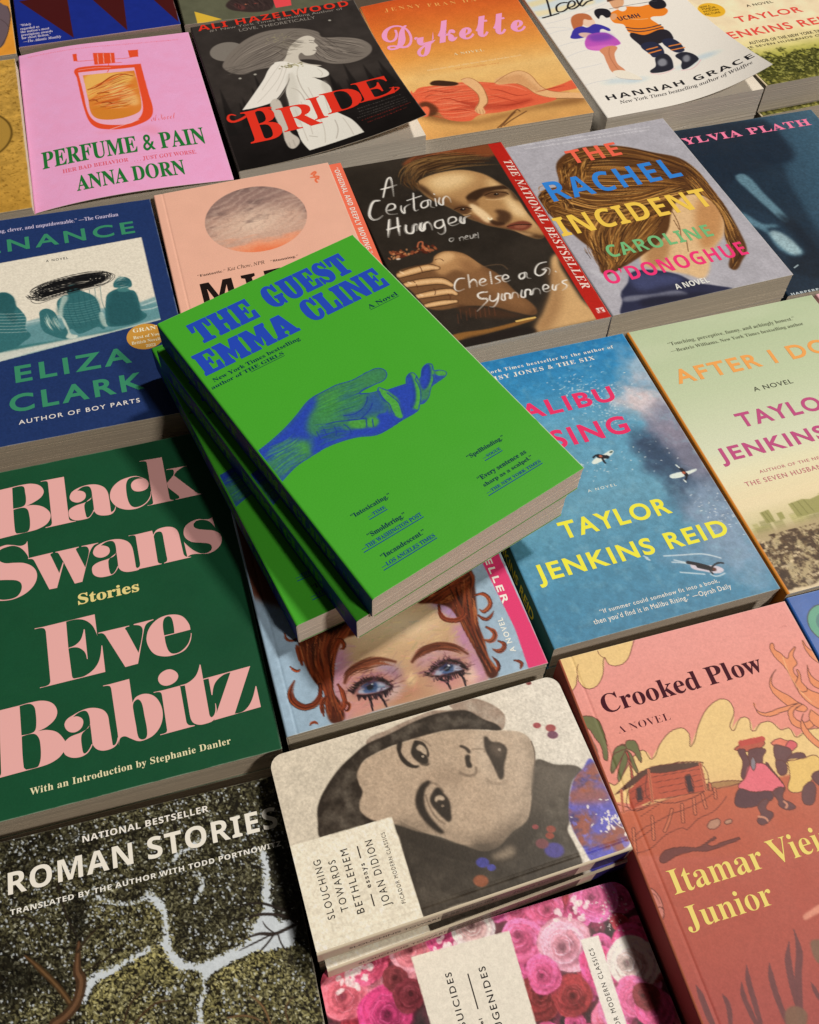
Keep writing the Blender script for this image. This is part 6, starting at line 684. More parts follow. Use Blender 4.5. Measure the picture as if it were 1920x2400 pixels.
# ---------------------------------------------------------------- black bride book, cover corner curling up
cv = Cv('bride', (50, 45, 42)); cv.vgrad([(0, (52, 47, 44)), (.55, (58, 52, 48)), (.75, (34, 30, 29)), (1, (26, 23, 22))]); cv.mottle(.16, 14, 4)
mo = parse('232,473 378,521 268,292')[0]; cv.blob(mo[0][0], mo[0][1], abs(mo[1][0]-mo[0][0]), abs(mo[1][0]-mo[0][0]), (124, 116, 106), 1, 0, .08)
for k in range(34):
    x = cv.rng.uniform(4, 142); y = cv.rng.uniform(118, 150); hh = cv.rng.uniform(10, 34); cv.poly([[(x, y - hh), (x + 4, y + 20), (x - 4, y + 20)]], (30, 27, 26), .75, .5, False)
HR = '755,273 911,319 1028,411 1045,509 1186,555 1337,643 1396,779 1353,904 1208,981 1028,946 896,829 771,788 575,822 416,819 265,843 153,709 199,576 308,434 440,323 589,267'
cv.poly(HR, (120, 110, 100), 1, .4)
for a, b in (('776,302 579,316 346,447 170,690', '740,576 596,730 420,796 270,820'), ('905,344 1019,448 1094,590 1183,773 1353,854', '915,531 925,713 1009,916 1212,970'), ('936,447 1183,567 1340,657 1386,788', '943,643 1051,755 1165,892 1302,937')):
    cv.strands(a, b, 60, [(80, 72, 66), (156, 144, 130), (60, 54, 50), (132, 122, 110)], .7, .7, 1.2)
cv.strands('107,742 192,746 288,729 420,673', '150,829 228,831 336,818 463,786', 24, [(96, 88, 80), (70, 64, 58)], .8, .6, 1.5)
cv.poly('740,576 832,477 923,442 978,500 959,550 976,628 950,645 947,690 910,746 843,742 811,688 777,790 832,870 923,937 624,839 681,709', (206, 196, 178), 1, .25)
cv.poly('565,775 641,765 710,818 817,877 906,951 952,1031 945,1101 865,1111 831,1088 878,1163 917,1270 891,1446 840,1565 890,1669 956,1800 993,2009! 558,2034! 529,1896 528,1747 515,1591 551,1380 567,1202 643,990', (228, 222, 206), 1, .2)
cv.poly('569,776 653,774 692,836 660,972 565,1155 447,1301 331,1335 183,1339! 320,1144 436,971 502,848', (232, 226, 212), 1, .2)
cv.poly('410,1323 472,1275 494,1407 479,1579 477,1752 516,1849 505,1919 440,1960 412,1858 419,1733 409,1556', (196, 186, 170), 1, .3)
for z in ('648,968 577,1159 465,1307', '704,1010 698,1198 730,1439', '819,1084 877,1115', '833,1739 825,1865 782,1978', '601,1856 654,1894', '435,1876 433,1937', '471,1856 470,1939', '620,1172 664,1234 681,1377'): cv.line(z, .8, (164, 154, 140), .7, .6)
for z in ('624,839 546,1007 417,1176 317,1281', '605,808 507,946 390,1121', '656,849 583,1019 494,1178', '749,880 715,966 695,1103', '887,973 907,1053 883,1093', '747,1214 753,1401 759,1582', '846,1340 827,1515 819,1646', '579,1479 577,1699 575,1911', '725,1616 731,1792 692,1991', '897,1738 911,1872 914,2000', '646,1388 644,1633 629,1844'): cv.line(z, .6, (184, 174, 158), .7, .5)
cv.poly('653,946 683,1099 633,1362 587,1658 542,1687 544,1468 573,1204', (196, 188, 172), .5, 1.2); cv.poly('878,1163 911,1291 879,1442 859,1344', (200, 192, 176), .6, 1)
for z in ('923,554 953,574', '919,681 940,698', '925,521 957,532'): cv.line(z, .7, (90, 80, 74), .9)
cv.strands('729,444 822,343 954,373 1023,488', '546,589 622,614 681,709 728,623', 50, [(94, 86, 74), (150, 140, 122), (70, 62, 56)], .7, .7, 1.4)
for k in range(40): cv.blob(*(np.array(parse('696,850')[0][0][:2]) + cv.rng.normal(0, 1, 2) * (5, 1.6)), .9, .7, (168, 160, 116) if k % 2 else (120, 112, 78), .8)
for k in range(26): cv.blob(*(np.array(parse('671,399')[0][0][:2]) + cv.rng.normal(0, 1, 2) * (6, 3)), .8, .6, (150, 142, 110), .7)
for z in ('254,899', '383,881', '1171,265'): p = parse(z)[0][0]; cv.blob(p[0], p[1], 1.3, 1.3, (190, 184, 168), .8)
for k in range(5): cv.small('1035,1677 1385,1657', .01, (0, 0, 0)) if k < 0 else None
for z, c in (('1034,1683 1389,1665', (120, 112, 104)), ('1028,1726 1405,1722', (120, 112, 104)), ('1023,1768 1406,1760', (120, 112, 104)), ('1000,1804 1401,1796', (120, 112, 104)), ('1018,1853 1422,1832', (200, 50, 40)), ('1055,1902 1374,1882', (200, 50, 40))): cv.small(z, 1.3, c)
RD = (222, 54, 38)
cv.line('397,1380 310,1369 226,1409 140,1458 76,1465 54,1419 76,1371 116,1390', 2.6, RD, 1, .3, (1, .4)); cv.line('1153,1604 1270,1604 1401,1562 1343,1513', 1.8, RD, 1, .3, (1, .3))
dzb = lambda u, v: 17 * np.clip((u - .04) / .96, 0, 1) ** 2.1 * np.clip((v - .2) / .8, 0, 1) ** 1.7
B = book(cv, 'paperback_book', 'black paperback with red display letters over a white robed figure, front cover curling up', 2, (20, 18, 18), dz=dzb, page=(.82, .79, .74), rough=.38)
lettering(B, 'title_lettering', [('b','B',(15.9,179.2),(42.8,179.2),(15.9,137.1)), ('b','R',(43.4,173.8),(73.8,173.8),(43.4,141.5)), ('b','I',(69.3,168.0),(79.9,168.0),(69.3,137.0)), ('b','D',(80.4,164.8),(111.2,164.8),(80.4,134.9)), ('b','E',(107.6,161.1),(138.1,161.1),(107.6,131.0))], RD)
lettering(B, 'author_lettering', [('s','ALI HAZELWOOD',(5.7,8.6),(140.1,8.6),(5.7,-0.5))], RD, -.1, track=.05)
lettering(B, 'blurb_lettering', [('g','#1 New York Times Bestselling Author of',(14.8,12.9),(133.0,12.9),(14.8,9.3)), ('g','LOVE, THEORETICALLY',(39.3,20.1),(106.6,20.1),(39.3,15.7))], (134, 126, 116))
beneath(B, ['black paperback under the copy with the white robed figure'], UNDER + 'black red-lettered book')

# ---------------------------------------------------------------- orange book with a reclining figure
cv = Cv('dyk', (220, 150, 80)); cv.vgrad([(0, (200, 82, 36)), (.2, (212, 110, 48)), (.45, (222, 150, 72)), (.6, (226, 180, 110)), (.8, (222, 170, 98)), (1, (206, 150, 84))]); cv.mottle(.05, 12, 4)
cv.poly('43,1644 203,1688 427,1907 699,1891 1199,1822 1449,1820 1428,1907 967,1896 542,1961 293,1915 105,1797', (112, 70, 40), .7, 3)
cv.poly('73,1445 98,1381 101,1417 164,1363 287,1361 404,1381 528,1378 646,1398 794,1451 972,1499 1067,1621 1168,1648 1319,1618 1495,1581 1458,1692 1219,1733 1203,1811 986,1844 710,1860 524,1855 426,1911 262,1844 209,1712 114,1765 71,1686 52,1567', (220, 96, 64), 1, .3)
cv.strands('105,1430 297,1375 525,1389 791,1462', '99,1682 266,1829 527,1845 997,1813', 150, [(238, 126, 88), (190, 66, 44), (206, 84, 56), (244, 146, 104)], .9, .55, 2)
cv.poly('99,1591 173,1565 234,1674 197,1754 129,1758 142,1671', (74, 44, 28), .85, 1); cv.poly('93,1658 154,1629 160,1699 102,1762', (226, 104, 70), 1, .5)
cv.poly('433,1636 575,1698 745,1756 1020,1750 858,1821 597,1796 468,1738', (168, 58, 40), .6, 1.5)
cv.poly('793,1455 953,1353 1057,1339 1120,1418 1146,1595 1202,1686 1340,1743 1458,1803 1436,1858 1151,1767 1069,1692 1024,1585 968,1510', (224, 172, 118), 1, .4)
cv.poly('807,1454 956,1385 1049,1399 1086,1530 1122,1660 1042,1614 968,1510', (196, 138, 88), .6, 1.5)
cv.poly('541,1338 613,1329 668,1416 678,1551 654,1696 595,1761 584,1842 535,1842 516,1778 585,1677 606,1571 565,1436', (226, 174, 120), 1, .3)
cv.line('675,1561 651,1695 592,1771', .8, (170, 112, 70), .7, .6)
for z in ('167,1447 268,1427 374,1479 500,1467', '235,1582 347,1566 433,1636 526,1684', '295,1736 400,1742 492,1790', '727,1528 808,1574 911,1673 1018,1679', '710,1618 796,1688 880,1758', '692,1753 816,1787 988,1764', '1076,1671 1193,1655 1336,1646', '173,1519 223,1485 286,1502'): cv.line(z, 1.4, (150, 50, 34), .6, 1.0, (.3, .2))
for z in ('211,1388 345,1396 480,1401', '758,1477 906,1529 1009,1629', '247,1631 377,1644 491,1709'): cv.line(z, 1.6, (246, 150, 110), .6, 1.2, (.3, .2))
for z in ('541,1338 613,1329 668,1416 678,1551 654,1696 595,1761', '565,1436 606,1571 585,1677 517,1774', '795,1456 953,1353 1057,1339 1120,1418 1146,1595 1202,1686 1340,1743', '968,1510 1024,1585 1069,1692 1151,1767'): cv.line(z, .7, (150, 92, 56), .75, .5)
for z in ('529,1777 521,1825', '554,1784 541,1844', '579,1790 568,1842'): cv.line(z, .5, (160, 100, 64), .8)
cv.poly('271,1332 321,1293 421,1325 502,1383 451,1405 325,1371', (62, 40, 28), 1, .4)
for z in ('615,2058 707,1983 843,1863 861,1890', '643,2054 742,1959 820,1891', '674,2041 744,1993 910,1904'): cv.line(z, 1.2, (96, 60, 36), .8, .6)
cv.line('1207,1801 1321,1827 1430,1866', 1.0, (100, 62, 36), .7, .8)
cv.small('311,1141 1141,1123', 2.1, (240, 206, 160), .75); cv.small('538,1180 929,1187', 1.8, (200, 120, 66), .8)
cv.mottle(.05, 1, 2, 2)
B = book(cv, 'paperback_book', 'orange paperback with pink script lettering above a figure reclining in red cloth', 2, (208, 96, 44), page=(.78, .73, .66), dz=lambda u, v: 2.5 * np.exp(-((u - .25) / .2) ** 2) * (1 - v) ** 4)
lettering(B, 'title_lettering', [('p','Dykette',(7.5,75.1),(133.6,75.1),(7.5,39.6))], (238, 152, 190), .5)
lettering(B, 'author_lettering', [('b','JENNY FRAN DAVIS',(20.0,16.2),(124.3,16.2),(20.0,10.8))], (240, 158, 84), -.08, track=.25)
lettering(B, 'subtitle_lettering', [('b','A NOVEL',(59.3,97.4),(86.4,97.4),(59.3,93.8))], (244, 208, 160), -.03, track=.08)
beneath(B, ['orange paperback under the copy with the figure in red cloth'], UNDER + 'orange script-lettered book')

# ---------------------------------------------------------------- white skating book
cv = Cv('ice', (232, 226, 216))
for z, c in (('-280,363! 327,210! 971,172! 871,432! 614,523! 78,607! -319,674!', (196, 208, 212)), ('-316,462! 126,486! 605,436! 587,515! 92,571! -293,603!', (234, 214, 160)), ('-280,363! 362,278! 369,337! 165,387! -239,458!', (226, 206, 150))): cv.poly(z, c, .8, 1.5)
for z in ('-50,782 101,775 224,838', '6,864 104,841 232,854', '-19,1074 125,1042 257,1043', '-18,1250 134,1196 257,1183', '-16,1421 129,1417 262,1408', '40,703 279,668 682,543', '-37,1676 89,1644 258,1648'): cv.line(z, .6, (180, 180, 180), .6, .4)
for x, y, a in ((440, 510, .5), (560, 505, .6), (1000, 380, .6), (900, 430, .4)):
    p = parse('274,1676')[0][0] if x == 440 else parse('429,1711')[0][0] if x == 560 else parse('1108,1627')[0][0] if x == 1000 else parse('908,1677')[0][0]
    cv.blob(p[0], p[1], 11, 4, (176, 196, 208), a, 0, 1.2)
cv.poly('369,722 453,721 463,804 424,859 350,823', (236, 196, 168), 1, .2)
cv.poly('292,672 371,628 449,660 459,750 425,753 389,729 336,819 254,874 245,805', (184, 106, 66), 1, .3)
cv.poly('250,846 325,829 364,860 453,828 540,921 529,970 474,919 414,987 322,959 276,998 165,982 190,920', (62, 54, 150), 1, .2)
cv.poly('250,938 332,936 378,1002 311,1021', (232, 190, 160), .9, .3)
cv.poly('315,983 424,964 501,1001 543,1168 471,1197 327,1224 232,1155', (186, 84, 176), 1, .3); cv.poly('319,985 422,969 503,1006 508,1080 331,1078', (110, 64, 160), .8, 2); cv.poly('234,1151 327,1224 486,1197 442,1163 302,1146', (226, 120, 190), .6, 1)
cv.poly('333,1211 484,1201 424,1309 390,1447 405,1573 306,1572 307,1422 328,1305', (208, 136, 98), 1, .2); cv.line('422,1208 373,1319 358,1486 367,1562', .8, (160, 96, 66), .6, .5)
cv.poly('312,1540 410,1562 498,1701 482,1720 330,1646 306,1603', (238, 220, 198), 1, .2); cv.line('301,1614 338,1660 487,1724', .5, (170, 150, 130), .8)
cv.poly('746,451 844,423 854,539 797,633 726,654 712,580', (216, 160, 118), 1, .2); cv.poly('700,521 764,428 882,407 860,527 805,511 739,519', (96, 62, 44), 1, .3)
cv.poly('647,712 753,662 824,642 946,679 1055,678 1159,792 1088,886 961,880 972,985 993,1076 931,1136 776,1115 681,1042 687,912 616,851', (234, 128, 42), 1, .2)
for z in ('684,1003 786,1060 991,1057', '689,958 805,1019 990,1017'): cv.line(z, 1.6, (60, 50, 60), .9, .3)
cv.poly('746,660 824,642 778,710', (236, 226, 214), 1); cv.line('748,810 829,867 927,886', 1.4, (240, 170, 110), .8)
cv.poly('683,1055 789,1119 984,1094 998,1254 943,1269 827,1292 723,1324 681,1223', (44, 40, 46), 1, .2)
cv.poly('694,1252 828,1259 818,1453 719,1460 707,1407', (44, 46, 66), 1, .2); cv.poly('891,1253 990,1265 1000,1458 933,1475 894,1401', (44, 46, 66), 1, .2)
for z in ('712,1333 812,1326', '705,1389 819,1378', '909,1355 1011,1360', '902,1416 1014,1425'): cv.line(z, 1.5, (230, 134, 56), .95, .3)
cv.poly('737,1458 839,1454 808,1647 746,1681 609,1663 604,1628 676,1582', (44, 44, 52), 1, .2); cv.poly('894,1501 997,1495 1043,1625 980,1679 866,1717 865,1669 901,1601', (44, 44, 52), 1, .2)
cv.poly('725,1524 786,1505 775,1588 714,1594', (150, 150, 154), .8, .7); cv.poly('940,1552 989,1542 964,1621 921,1620', (150, 150, 154), .8, .7)
for z in ('596,1660 679,1699 806,1670', '844,1718 938,1734 1046,1658'): cv.line(z, .9, (226, 180, 176), .9)
cv.poly('540,617 645,629 651,727 592,768 563,713 512,760', (36, 34, 40), 1, .2); cv.poly('1059,635 1153,602 1197,657 1164,758 1075,767 1041,707', (36, 34, 40), 1, .2)
cv.line('672,637 922,630 1135,638', .7, (70, 66, 70), .9)
cv.poly('648,726 694,726 674,788 625,813', (216, 160, 118), .9, .3)
BK_ = (36, 34, 36)
for z in ('223,121 191,339 131,586', '49,604 129,591 208,576', '161,160 236,168 334,155', '347,428 287,424 228,476 226,557 330,506', '327,514 400,486 412,420 367,434 334,535 440,498', '440,498 507,265 509,407 449,515 529,469 581,457'): cv.line(z, 1.9, BK_, 1, .3)
dzi = lambda u, v: 21 * np.clip((u - .3) / .7, 0, 1) ** 2.3 * np.clip((v - .25) / .75, 0, 1) ** 1.7
B = book(cv, 'paperback_book', 'white paperback with a drawn skater couple, its front cover corner curling up', 2, (222, 216, 204), dz=dzi, page=(.82, .78, .72), rough=.4)
lettering(B, 'author_lettering', [('s','HANNAH GRACE',(10.1,191.3),(137.7,191.3),(10.1,184.4))], (40, 38, 40), -.05, track=.1)
lettering(B, 'blurb_lettering', [('i','New York Times bestselling author of Wildfire',(18.0,198.4),(132.7,198.4),(18.0,194.5))], (70, 66, 66), .05)
lettering(B, 'shirt_lettering', [('s','UCMH',(67.8,84.6),(88.2,84.6),(67.8,78.3))], (56, 50, 60))
beneath(B, ['white paperback under the copy with the skater couple'], UNDER + 'white skating book')

# ---------------------------------------------------------------- cream book with a grove, top right
cv = Cv('tjr', (232, 208, 164)); cv.vgrad([(0, (236, 214, 178)), (.6, (234, 212, 170)), (.72, (222, 206, 140)), (.8, (176, 170, 76)), (1, (120, 124, 44))]); cv.mottle(.08, 10, 2)
f = cv.field(7, 5); Y = np.linspace(0, 1, cv.ny)[:, None]
cv.tone((f + (Y - .80) * 4 - .42) * 6 * (Y > .70), (62, 62, 26), .9); f2 = cv.field(2.2, 8)
cv.tone((f2 - .52) * 8 * (Y > .76), (170, 166, 84), .7); cv.tone((cv.field(1.6, 3) - .56) * 9 * (Y > .8), (30, 34, 14), .8); cv.tone(((Y - .93) * 9) * (f2 > .4), (186, 170, 84), .5)
p = parse('159,782 282,820')[0]; cv.blob(p[0][0], p[0][1], p[1][0] - p[0][0], p[1][0] - p[0][0], (226, 170, 44), 1, 0, .06)
B = book(cv, 'paperback_book', 'cream paperback with red capitals above a dark grove of trees, under the curling skater cover', 2, (96, 88, 76), page=(.70, .65, .58))
lettering(B, 'author_lettering', [('g','TAYLOR',(28.4,104.6),(93.9,104.6),(28.4,95.8)), ('g','JENKINS REID',(1.4,127.4),(115.6,127.4),(1.4,116.9))], (220, 76, 66), .28, track=.07)
lettering(B, 'blurb_lettering', [('g','A NOVEL',(49.5,83.2),(76.4,83.2),(49.5,79.3)), ('g','AUTHOR OF THE NEW YORK TIMES BESTSELLER',(19.8,140.2),(122.9,140.2),(19.8,135.9)), ('g','THE SEVEN HUSBANDS OF EVELYN HUGO',(7.9,145.7),(137.5,145.7),(7.9,142.8))], (64, 52, 40), .1, track=.06)
lettering(B, 'sticker_lettering', [('g','NOW A',(7.9,72.6),(18.2,72.6),(7.9,69.8)), ('g','MAJOR',(8.4,76.5),(22.0,76.5),(8.4,73.4)), ('g','MOTION',(7.6,80.7),(22.3,80.7),(7.6,77.8)), ('g','PICTURE',(6.5,85.3),(21.6,85.3),(6.5,82.4))], (120, 90, 30), .05)
beneath(B, ['cream paperback peeking out under the copy with the grove of trees'], UNDER + 'cream grove book', shift=[(1.0, -5.5, .004)])

# ---------------------------------------------------------------- dark painted book with brush lettering
cv = Cv('hunger', (46, 40, 34)); cv.mottle(.2, 18, 7); BRN = (84, 56, 34)
cv.poly('459,81 589,-4 805,-30 1040,-14 1184,8 1172,159 941,95 709,79 519,122', (122, 66, 38), 1, 1.2); cv.strands('476,74 685,-26 923,-22 1180,17', '506,118 713,68 922,65 1162,107', 40, [(160, 96, 60), (88, 46, 28), (130, 80, 46)], .9, .6, 1)
FC = '481,336 571,277 723,250 878,267 1007,355 1086,488 1135,608 1149,736 1153,883 1172,1030 1179,1144 1128,1175 1057,1123 983,1039 898,981 825,932 781,884 725,826 669,726 607,636 531,541 490,431'
cv.poly(FC, (168, 126, 80), 1, .6); cv.setclip(FC)
for z, c, a, b in (('543,315 715,273 869,291 936,374 840,462 701,498 580,489', (204, 166, 112), .95, 3.2), ('623,312 784,306 859,365 740,433 621,413', (224, 190, 138), .8, 2.6), ('1014,422 1105,562 1140,758 1156,955 1141,1068 1100,939 1033,872 1046,756 1018,625', (208, 170, 116), .9, 2.6), ('1072,689 1117,776 1131,900 1065,870', (226, 192, 142), .75, 1.8),
    ('474,334 519,484 610,627 674,711 737,836 848,950 980,1046 1126,1179 1190,1174 1095,1106 955,992 837,900 742,778 675,663 579,538 535,388', (62, 42, 28), .95, 1.6), ('597,530 709,611 756,698 674,711 602,606', (112, 78, 48), .8, 2), ('753,793 848,868 959,982 876,958 785,873', (140, 92, 60), .8, 1.6),
    ('790,580 888,526 1011,517 1131,536 1141,574 1006,571 895,615 816,661 787,633', (52, 35, 24), .95, .7), ('924,578 1008,567 1094,591 1100,638 1020,660 935,636', (92, 62, 40), .9, 1.0), ('780,631 840,636 848,700 808,725 781,693', (110, 76, 48), .7, 1.2), ('651,687 720,668 779,699 779,741 731,768 671,741', (84, 56, 36), .92, 1.0),
    ('789,671 839,726 878,829 881,896 834,906 802,826 779,741', (230, 198, 150), .92, .9), ('941,786 1020,825 1029,890 970,954 921,940 910,890 941,847', (66, 44, 30), .9, 1.2), ('865,884 909,913 956,950 905,964 863,931', (52, 34, 24), .85, .7), ('953,987 1031,955 1105,964 1135,1015 1068,1059 992,1035', (112, 58, 43), 1, .7), ('1005,1002 1069,996 1099,1019 1047,1032', (146, 86, 64), .8, .6), ('967,1042 1045,1076 1102,1126 1057,1123', (196, 152, 104), .7, 1),
    ('1055,356 1137,353 1159,589 1149,736 1115,577 1078,465', (58, 38, 26), .85, 1.6)): cv.poly(z, c, a, b)
for z in ('928,604 1001,585 1085,614 1101,638', '657,699 721,688 778,723', '958,986 1034,986 1132,1014'): cv.line(z, .9, (44, 28, 20), .95, .4)
for z, r in (('716,715', 2.2), ('1014,614', 2.0)): p = parse(z)[0][0]; cv.blob(p[0], p[1], r, r * .7, (34, 24, 20), .95, 0, .4); cv.blob(p[0] + .6, p[1] - .5, .45, .35, (226, 208, 180), .9)
for z in ('921,652 983,674 1077,676', '651,755 711,781 760,771'): cv.line(z, 1.0, (206, 166, 118), .7, .7)
cv.line('860,857 866,880 884,868', 1.0, (246, 226, 190), .8); cv.setclip()
cv.strands('398,277 479,111 628,56 860,72 1140,126', '477,345 601,228 791,186 964,198 1153,251', 230, [(62, 42, 28), (104, 74, 44), (130, 96, 56), (44, 32, 24)], 1.0, .8, 2.2)
cv.strands('452,151 398,277 424,376', '518,217 483,324 476,437', 40, [(62, 42, 28), (96, 68, 40)], .9, .7, 1.5)
ARM = '51,1245 179,1212 313,1210 359,1145 447,1120 556,1177 633,1319 713,1447 764,1644 832,1809 807,1889 690,1833 570,1744 434,1694 346,1683 212,1673 143,1631 117,1547 98,1464 61,1363'
cv.poly(ARM, (112, 78, 50), 1, .5); cv.setclip(ARM)
cv.poly('355,1156 453,1126 554,1184 629,1329 549,1376 441,1322 337,1350 312,1238', (176, 130, 84), .95, 1.6); cv.poly('359,1169 443,1133 490,1182 406,1242 344,1236', (214, 170, 118), .85, 1.4); cv.poly('537,1232 635,1401 715,1608 793,1808 669,1728 560,1518 491,1360', (134, 94, 60), .8, 2.5)
for z, w_ in (('63,1272 164,1257 276,1251 332,1272', 6.2), ('79,1379 201,1383 318,1407 369,1463', 6.2), ('122,1508 236,1510 340,1522 368,1553', 5.6), ('145,1610 233,1611 344,1623', 4.6)):
    cv.line(z, w_ + 1.6, (54, 36, 25), .95, .8, (.8, .5)); cv.line(z, w_, (186, 140, 92), .98, 1.2, (.8, .5)); cv.line(z, w_ * .55, (222, 180, 128), .85, 1.4, (.7, .4))
for z in ('222,1224 224,1255 220,1287', '245,1461 245,1495 231,1524', '144,1393 141,1424', '319,1539 325,1567 311,1598', '133,1354 142,1375', '344,1188 384,1188 398,1216'): cv.line(z, .6, (84, 50, 32), .9)
for z in ('78,1241 93,1260', '98,1357 112,1371', '137,1495 148,1507'): cv.line(z, 1.4, (236, 200, 156), .7, .6)
cv.setclip()
cv.poly('337,1665 431,1703 590,1771 762,1886 841,1844 766,1876 671,1881 450,1817 354,1746', (70, 48, 34), .8, 1.4)
for k in range(60):
    u, w_ = cv.rng.random(2); p = parse('45,1043 388,1039 108,1161')[0]; x = p[0][0] + (p[1][0]-p[0][0]) * u; y = p[0][1] + (p[1][1]-p[0][1]) * u + 7 * (w_ - .2)
    cv.blob(x, y, cv.rng.uniform(.8, 2.6), cv.rng.uniform(.6, 1.6), [(128, 66, 42), (88, 40, 28), (190, 130, 84), (60, 30, 22), (160, 90, 56)][k % 5], .8, cv.rng.random() * 3, .5)
cv.line('271,1026 314,976 308,1036 332,1084', 1.2, (176, 96, 64), .9); cv.blob(*parse('104,1110')[0][0][:2], 1.6, .9, (236, 214, 190), .8)
SH = '1163,1362 1153,1500 1160,1830 1179,2056 952,2097 753,2065 875,1877 985,1723 1063,1553'; cv.poly(SH, (200, 158, 106), 1, 1.2); cv.poly('753,2065 888,1862 1005,1690 1092,1483 1063,1745 912,1978', (140, 100, 64), .7, 3)
for k in range(9): cv.line(None, .5, (120, 66, 44), .5, .5, raw=np.array(parse('315,1714 292,1798')[0])[:, :2] + (3.2 * k, cv.rng.uniform(-3, 5)))
cv.poly('218,1918 467,1929 794,1917 772,1937 478,1968 225,1972', (142, 96, 48), .9, .4); cv.line('665,1915 730,1913 794,1915', 1.6, (226, 184, 100), .9); cv.poly('236,2010 452,1969 703,1980 757,2040 417,2063', (34, 28, 26), .8, 1)
cv.line('629,1350 761,1358 793,1416', .9, (110, 84, 60), .6, 1)
cv.poly('1174,3! 1291,8! 1292,2052! 1177,2051!', (176, 36, 28), 1, 0, False)
p = parse('1217,1948! 1267,1950! 1265,1995! 1213,1995!')[0]; cv.poly([[q[:2] for q in p]], (236, 228, 218), 1, 0, False)
for z in ('1221,1962 1224,1985 1253,1986', '1236,1959 1238,1978 1260,1959', '1244,1956 1242,1987'): cv.line(z, .7, (176, 36, 28), 1, .2)
cv.mottle(.045, 1.0, 2, 2)
def brush(z, w=2.5):
    for s_ in z:
        cv.line(s_, w * .8, (206, 200, 188), .5, .6, (.8, .4)); q = dense(parse(s_)[0], False, 5)
        for k in range(4): cv.line(None, w * .22, (240, 235, 224), cv.rng.uniform(.5, .95), .3, (.7, .2), raw=q[:max(3, int(len(q) * cv.rng.uniform(.7, 1)))] + cv.rng.normal(0, w * .16, 2))
brush(('201,423 244,326 293,224 318,212 302,319 279,431', '215,329 270,322 339,307'))
brush(('162,450 120,449 71,524 45,604 67,653 137,625',), 3)
brush(('186,578 244,568 252,520 211,519 177,608 245,634', '297,555 291,641 316,582 368,552', '427,434 394,549 377,632 406,630', '361,506 475,482', '510,548 458,556 438,617 483,607 515,543 503,620 525,639', '562,540 544,624', '574,483 574,492', '598,539 583,624 620,557 655,537 661,613'), 2)
brush(('172,683 138,780 106,865', '231,678 207,778 189,868', '123,786 222,772', '263,773 245,853 281,867 329,781 320,853', '370,782 357,864 392,799 430,788 430,874'), 3)
brush(('529,784 475,801 468,863 521,846 535,786 514,908 476,939 458,913', '566,838 627,823 628,780 583,789 572,861 636,858', '673,792 661,865 695,810 741,797'), 2.2)
brush(('544,1001 516,1003 512,1033 536,1023 548,1002', '585,1012 580,1042', '583,1018 610,1009 605,1043', '629,1021 651,1010 640,1003 622,1033 647,1040', '667,1004 668,1040 691,1001', '688,1021 712,1013 699,1003 687,1037 705,1040', '731,991 715,1049'), 1.0)
brush(('476,1423 431,1420 388,1475 387,1527 440,1524', '513,1395 481,1520', '497,1477 536,1459 532,1525', '562,1496 607,1484 595,1461 563,1487 565,1525 607,1518', '668,1410 637,1527', '727,1466 684,1473 701,1517 661,1534', '725,1504 768,1497 760,1466 729,1486 729,1530 770,1527', '888,1483 851,1492 842,1532 875,1522 899,1482 892,1535 913,1549', '1078,1419 1012,1430 961,1504 981,1539 1045,1498 1023,1486 1070,1486 1045,1548', '1103,1529 1104,1535'), 1.9)
brush(('578,1596 513,1596 509,1641 553,1664 511,1707 449,1753', '583,1635 573,1688 621,1674 643,1633 612,1699 569,1742 546,1735', '667,1640 654,1702 685,1645 714,1654 704,1698 741,1652 765,1659 760,1705', '811,1644 794,1714 835,1651 865,1659 854,1703 892,1658 923,1663 916,1712', '952,1675 995,1668 987,1637 960,1655 955,1699 996,1697', '1035,1651 1023,1705 1053,1666 1081,1655', '1144,1634 1105,1646 1122,1686 1074,1720'), 1.9)
B = book(cv, 'paperback_book', 'dark paperback with white brush lettering, a tilted painted face and a red band', 2, (40, 34, 30), page=(.78, .75, .70), rough=.38)
lettering(B, 'band_lettering', [('j','THE NATIONAL BESTSELLER',(121.4,24.6),(121.4,174.8),(127.3,24.6))], (232, 206, 190), track=.06)
beneath(B, ['dark paperback under the copy with the red band and painted face'], UNDER + 'brush-lettered book')

# ---------------------------------------------------------------- grey book with hair and coloured capitals
cv = Cv('rachel', (166, 162, 166)); cv.mottle(.07, 10, 4); HC = [(60, 36, 20), (112, 72, 36), (176, 120, 56), (40, 24, 15), (140, 92, 44), (214, 160, 86), (84, 52, 28)]
cv.poly('943,928 1204,1009 1249,1204 1132,1429 952,1583 768,1818 665,1746 517,1650 421,1561 482,1437 704,1339', (214, 176, 128), 1, 1); cv.poly('1131,1032 1253,1115 1187,1317 993,1534 897,1525', (178, 122, 72), .8, 2.5); cv.poly('507,1445 694,1357 637,1526 477,1618', (160, 112, 68), .8, 2)
H1 = '309,307 484,187 659,178 879,246 1088,398 1245,522 1303,710 1300,946 1290,1172 1249,1444 1198,1639 1123,1718 991,1798 1066,1639 1118,1468 1207,1280 1204,1009 1047,961 889,1092 767,1273 617,1396 464,1473 356,1520 189,1578 115,1574 128,1469 145,1311 111,1197 73,1058 38,939 10,820 10,662 87,583 214,564'
cv.poly(H1, (86, 54, 28), 1, .5); cv.setclip(H1)
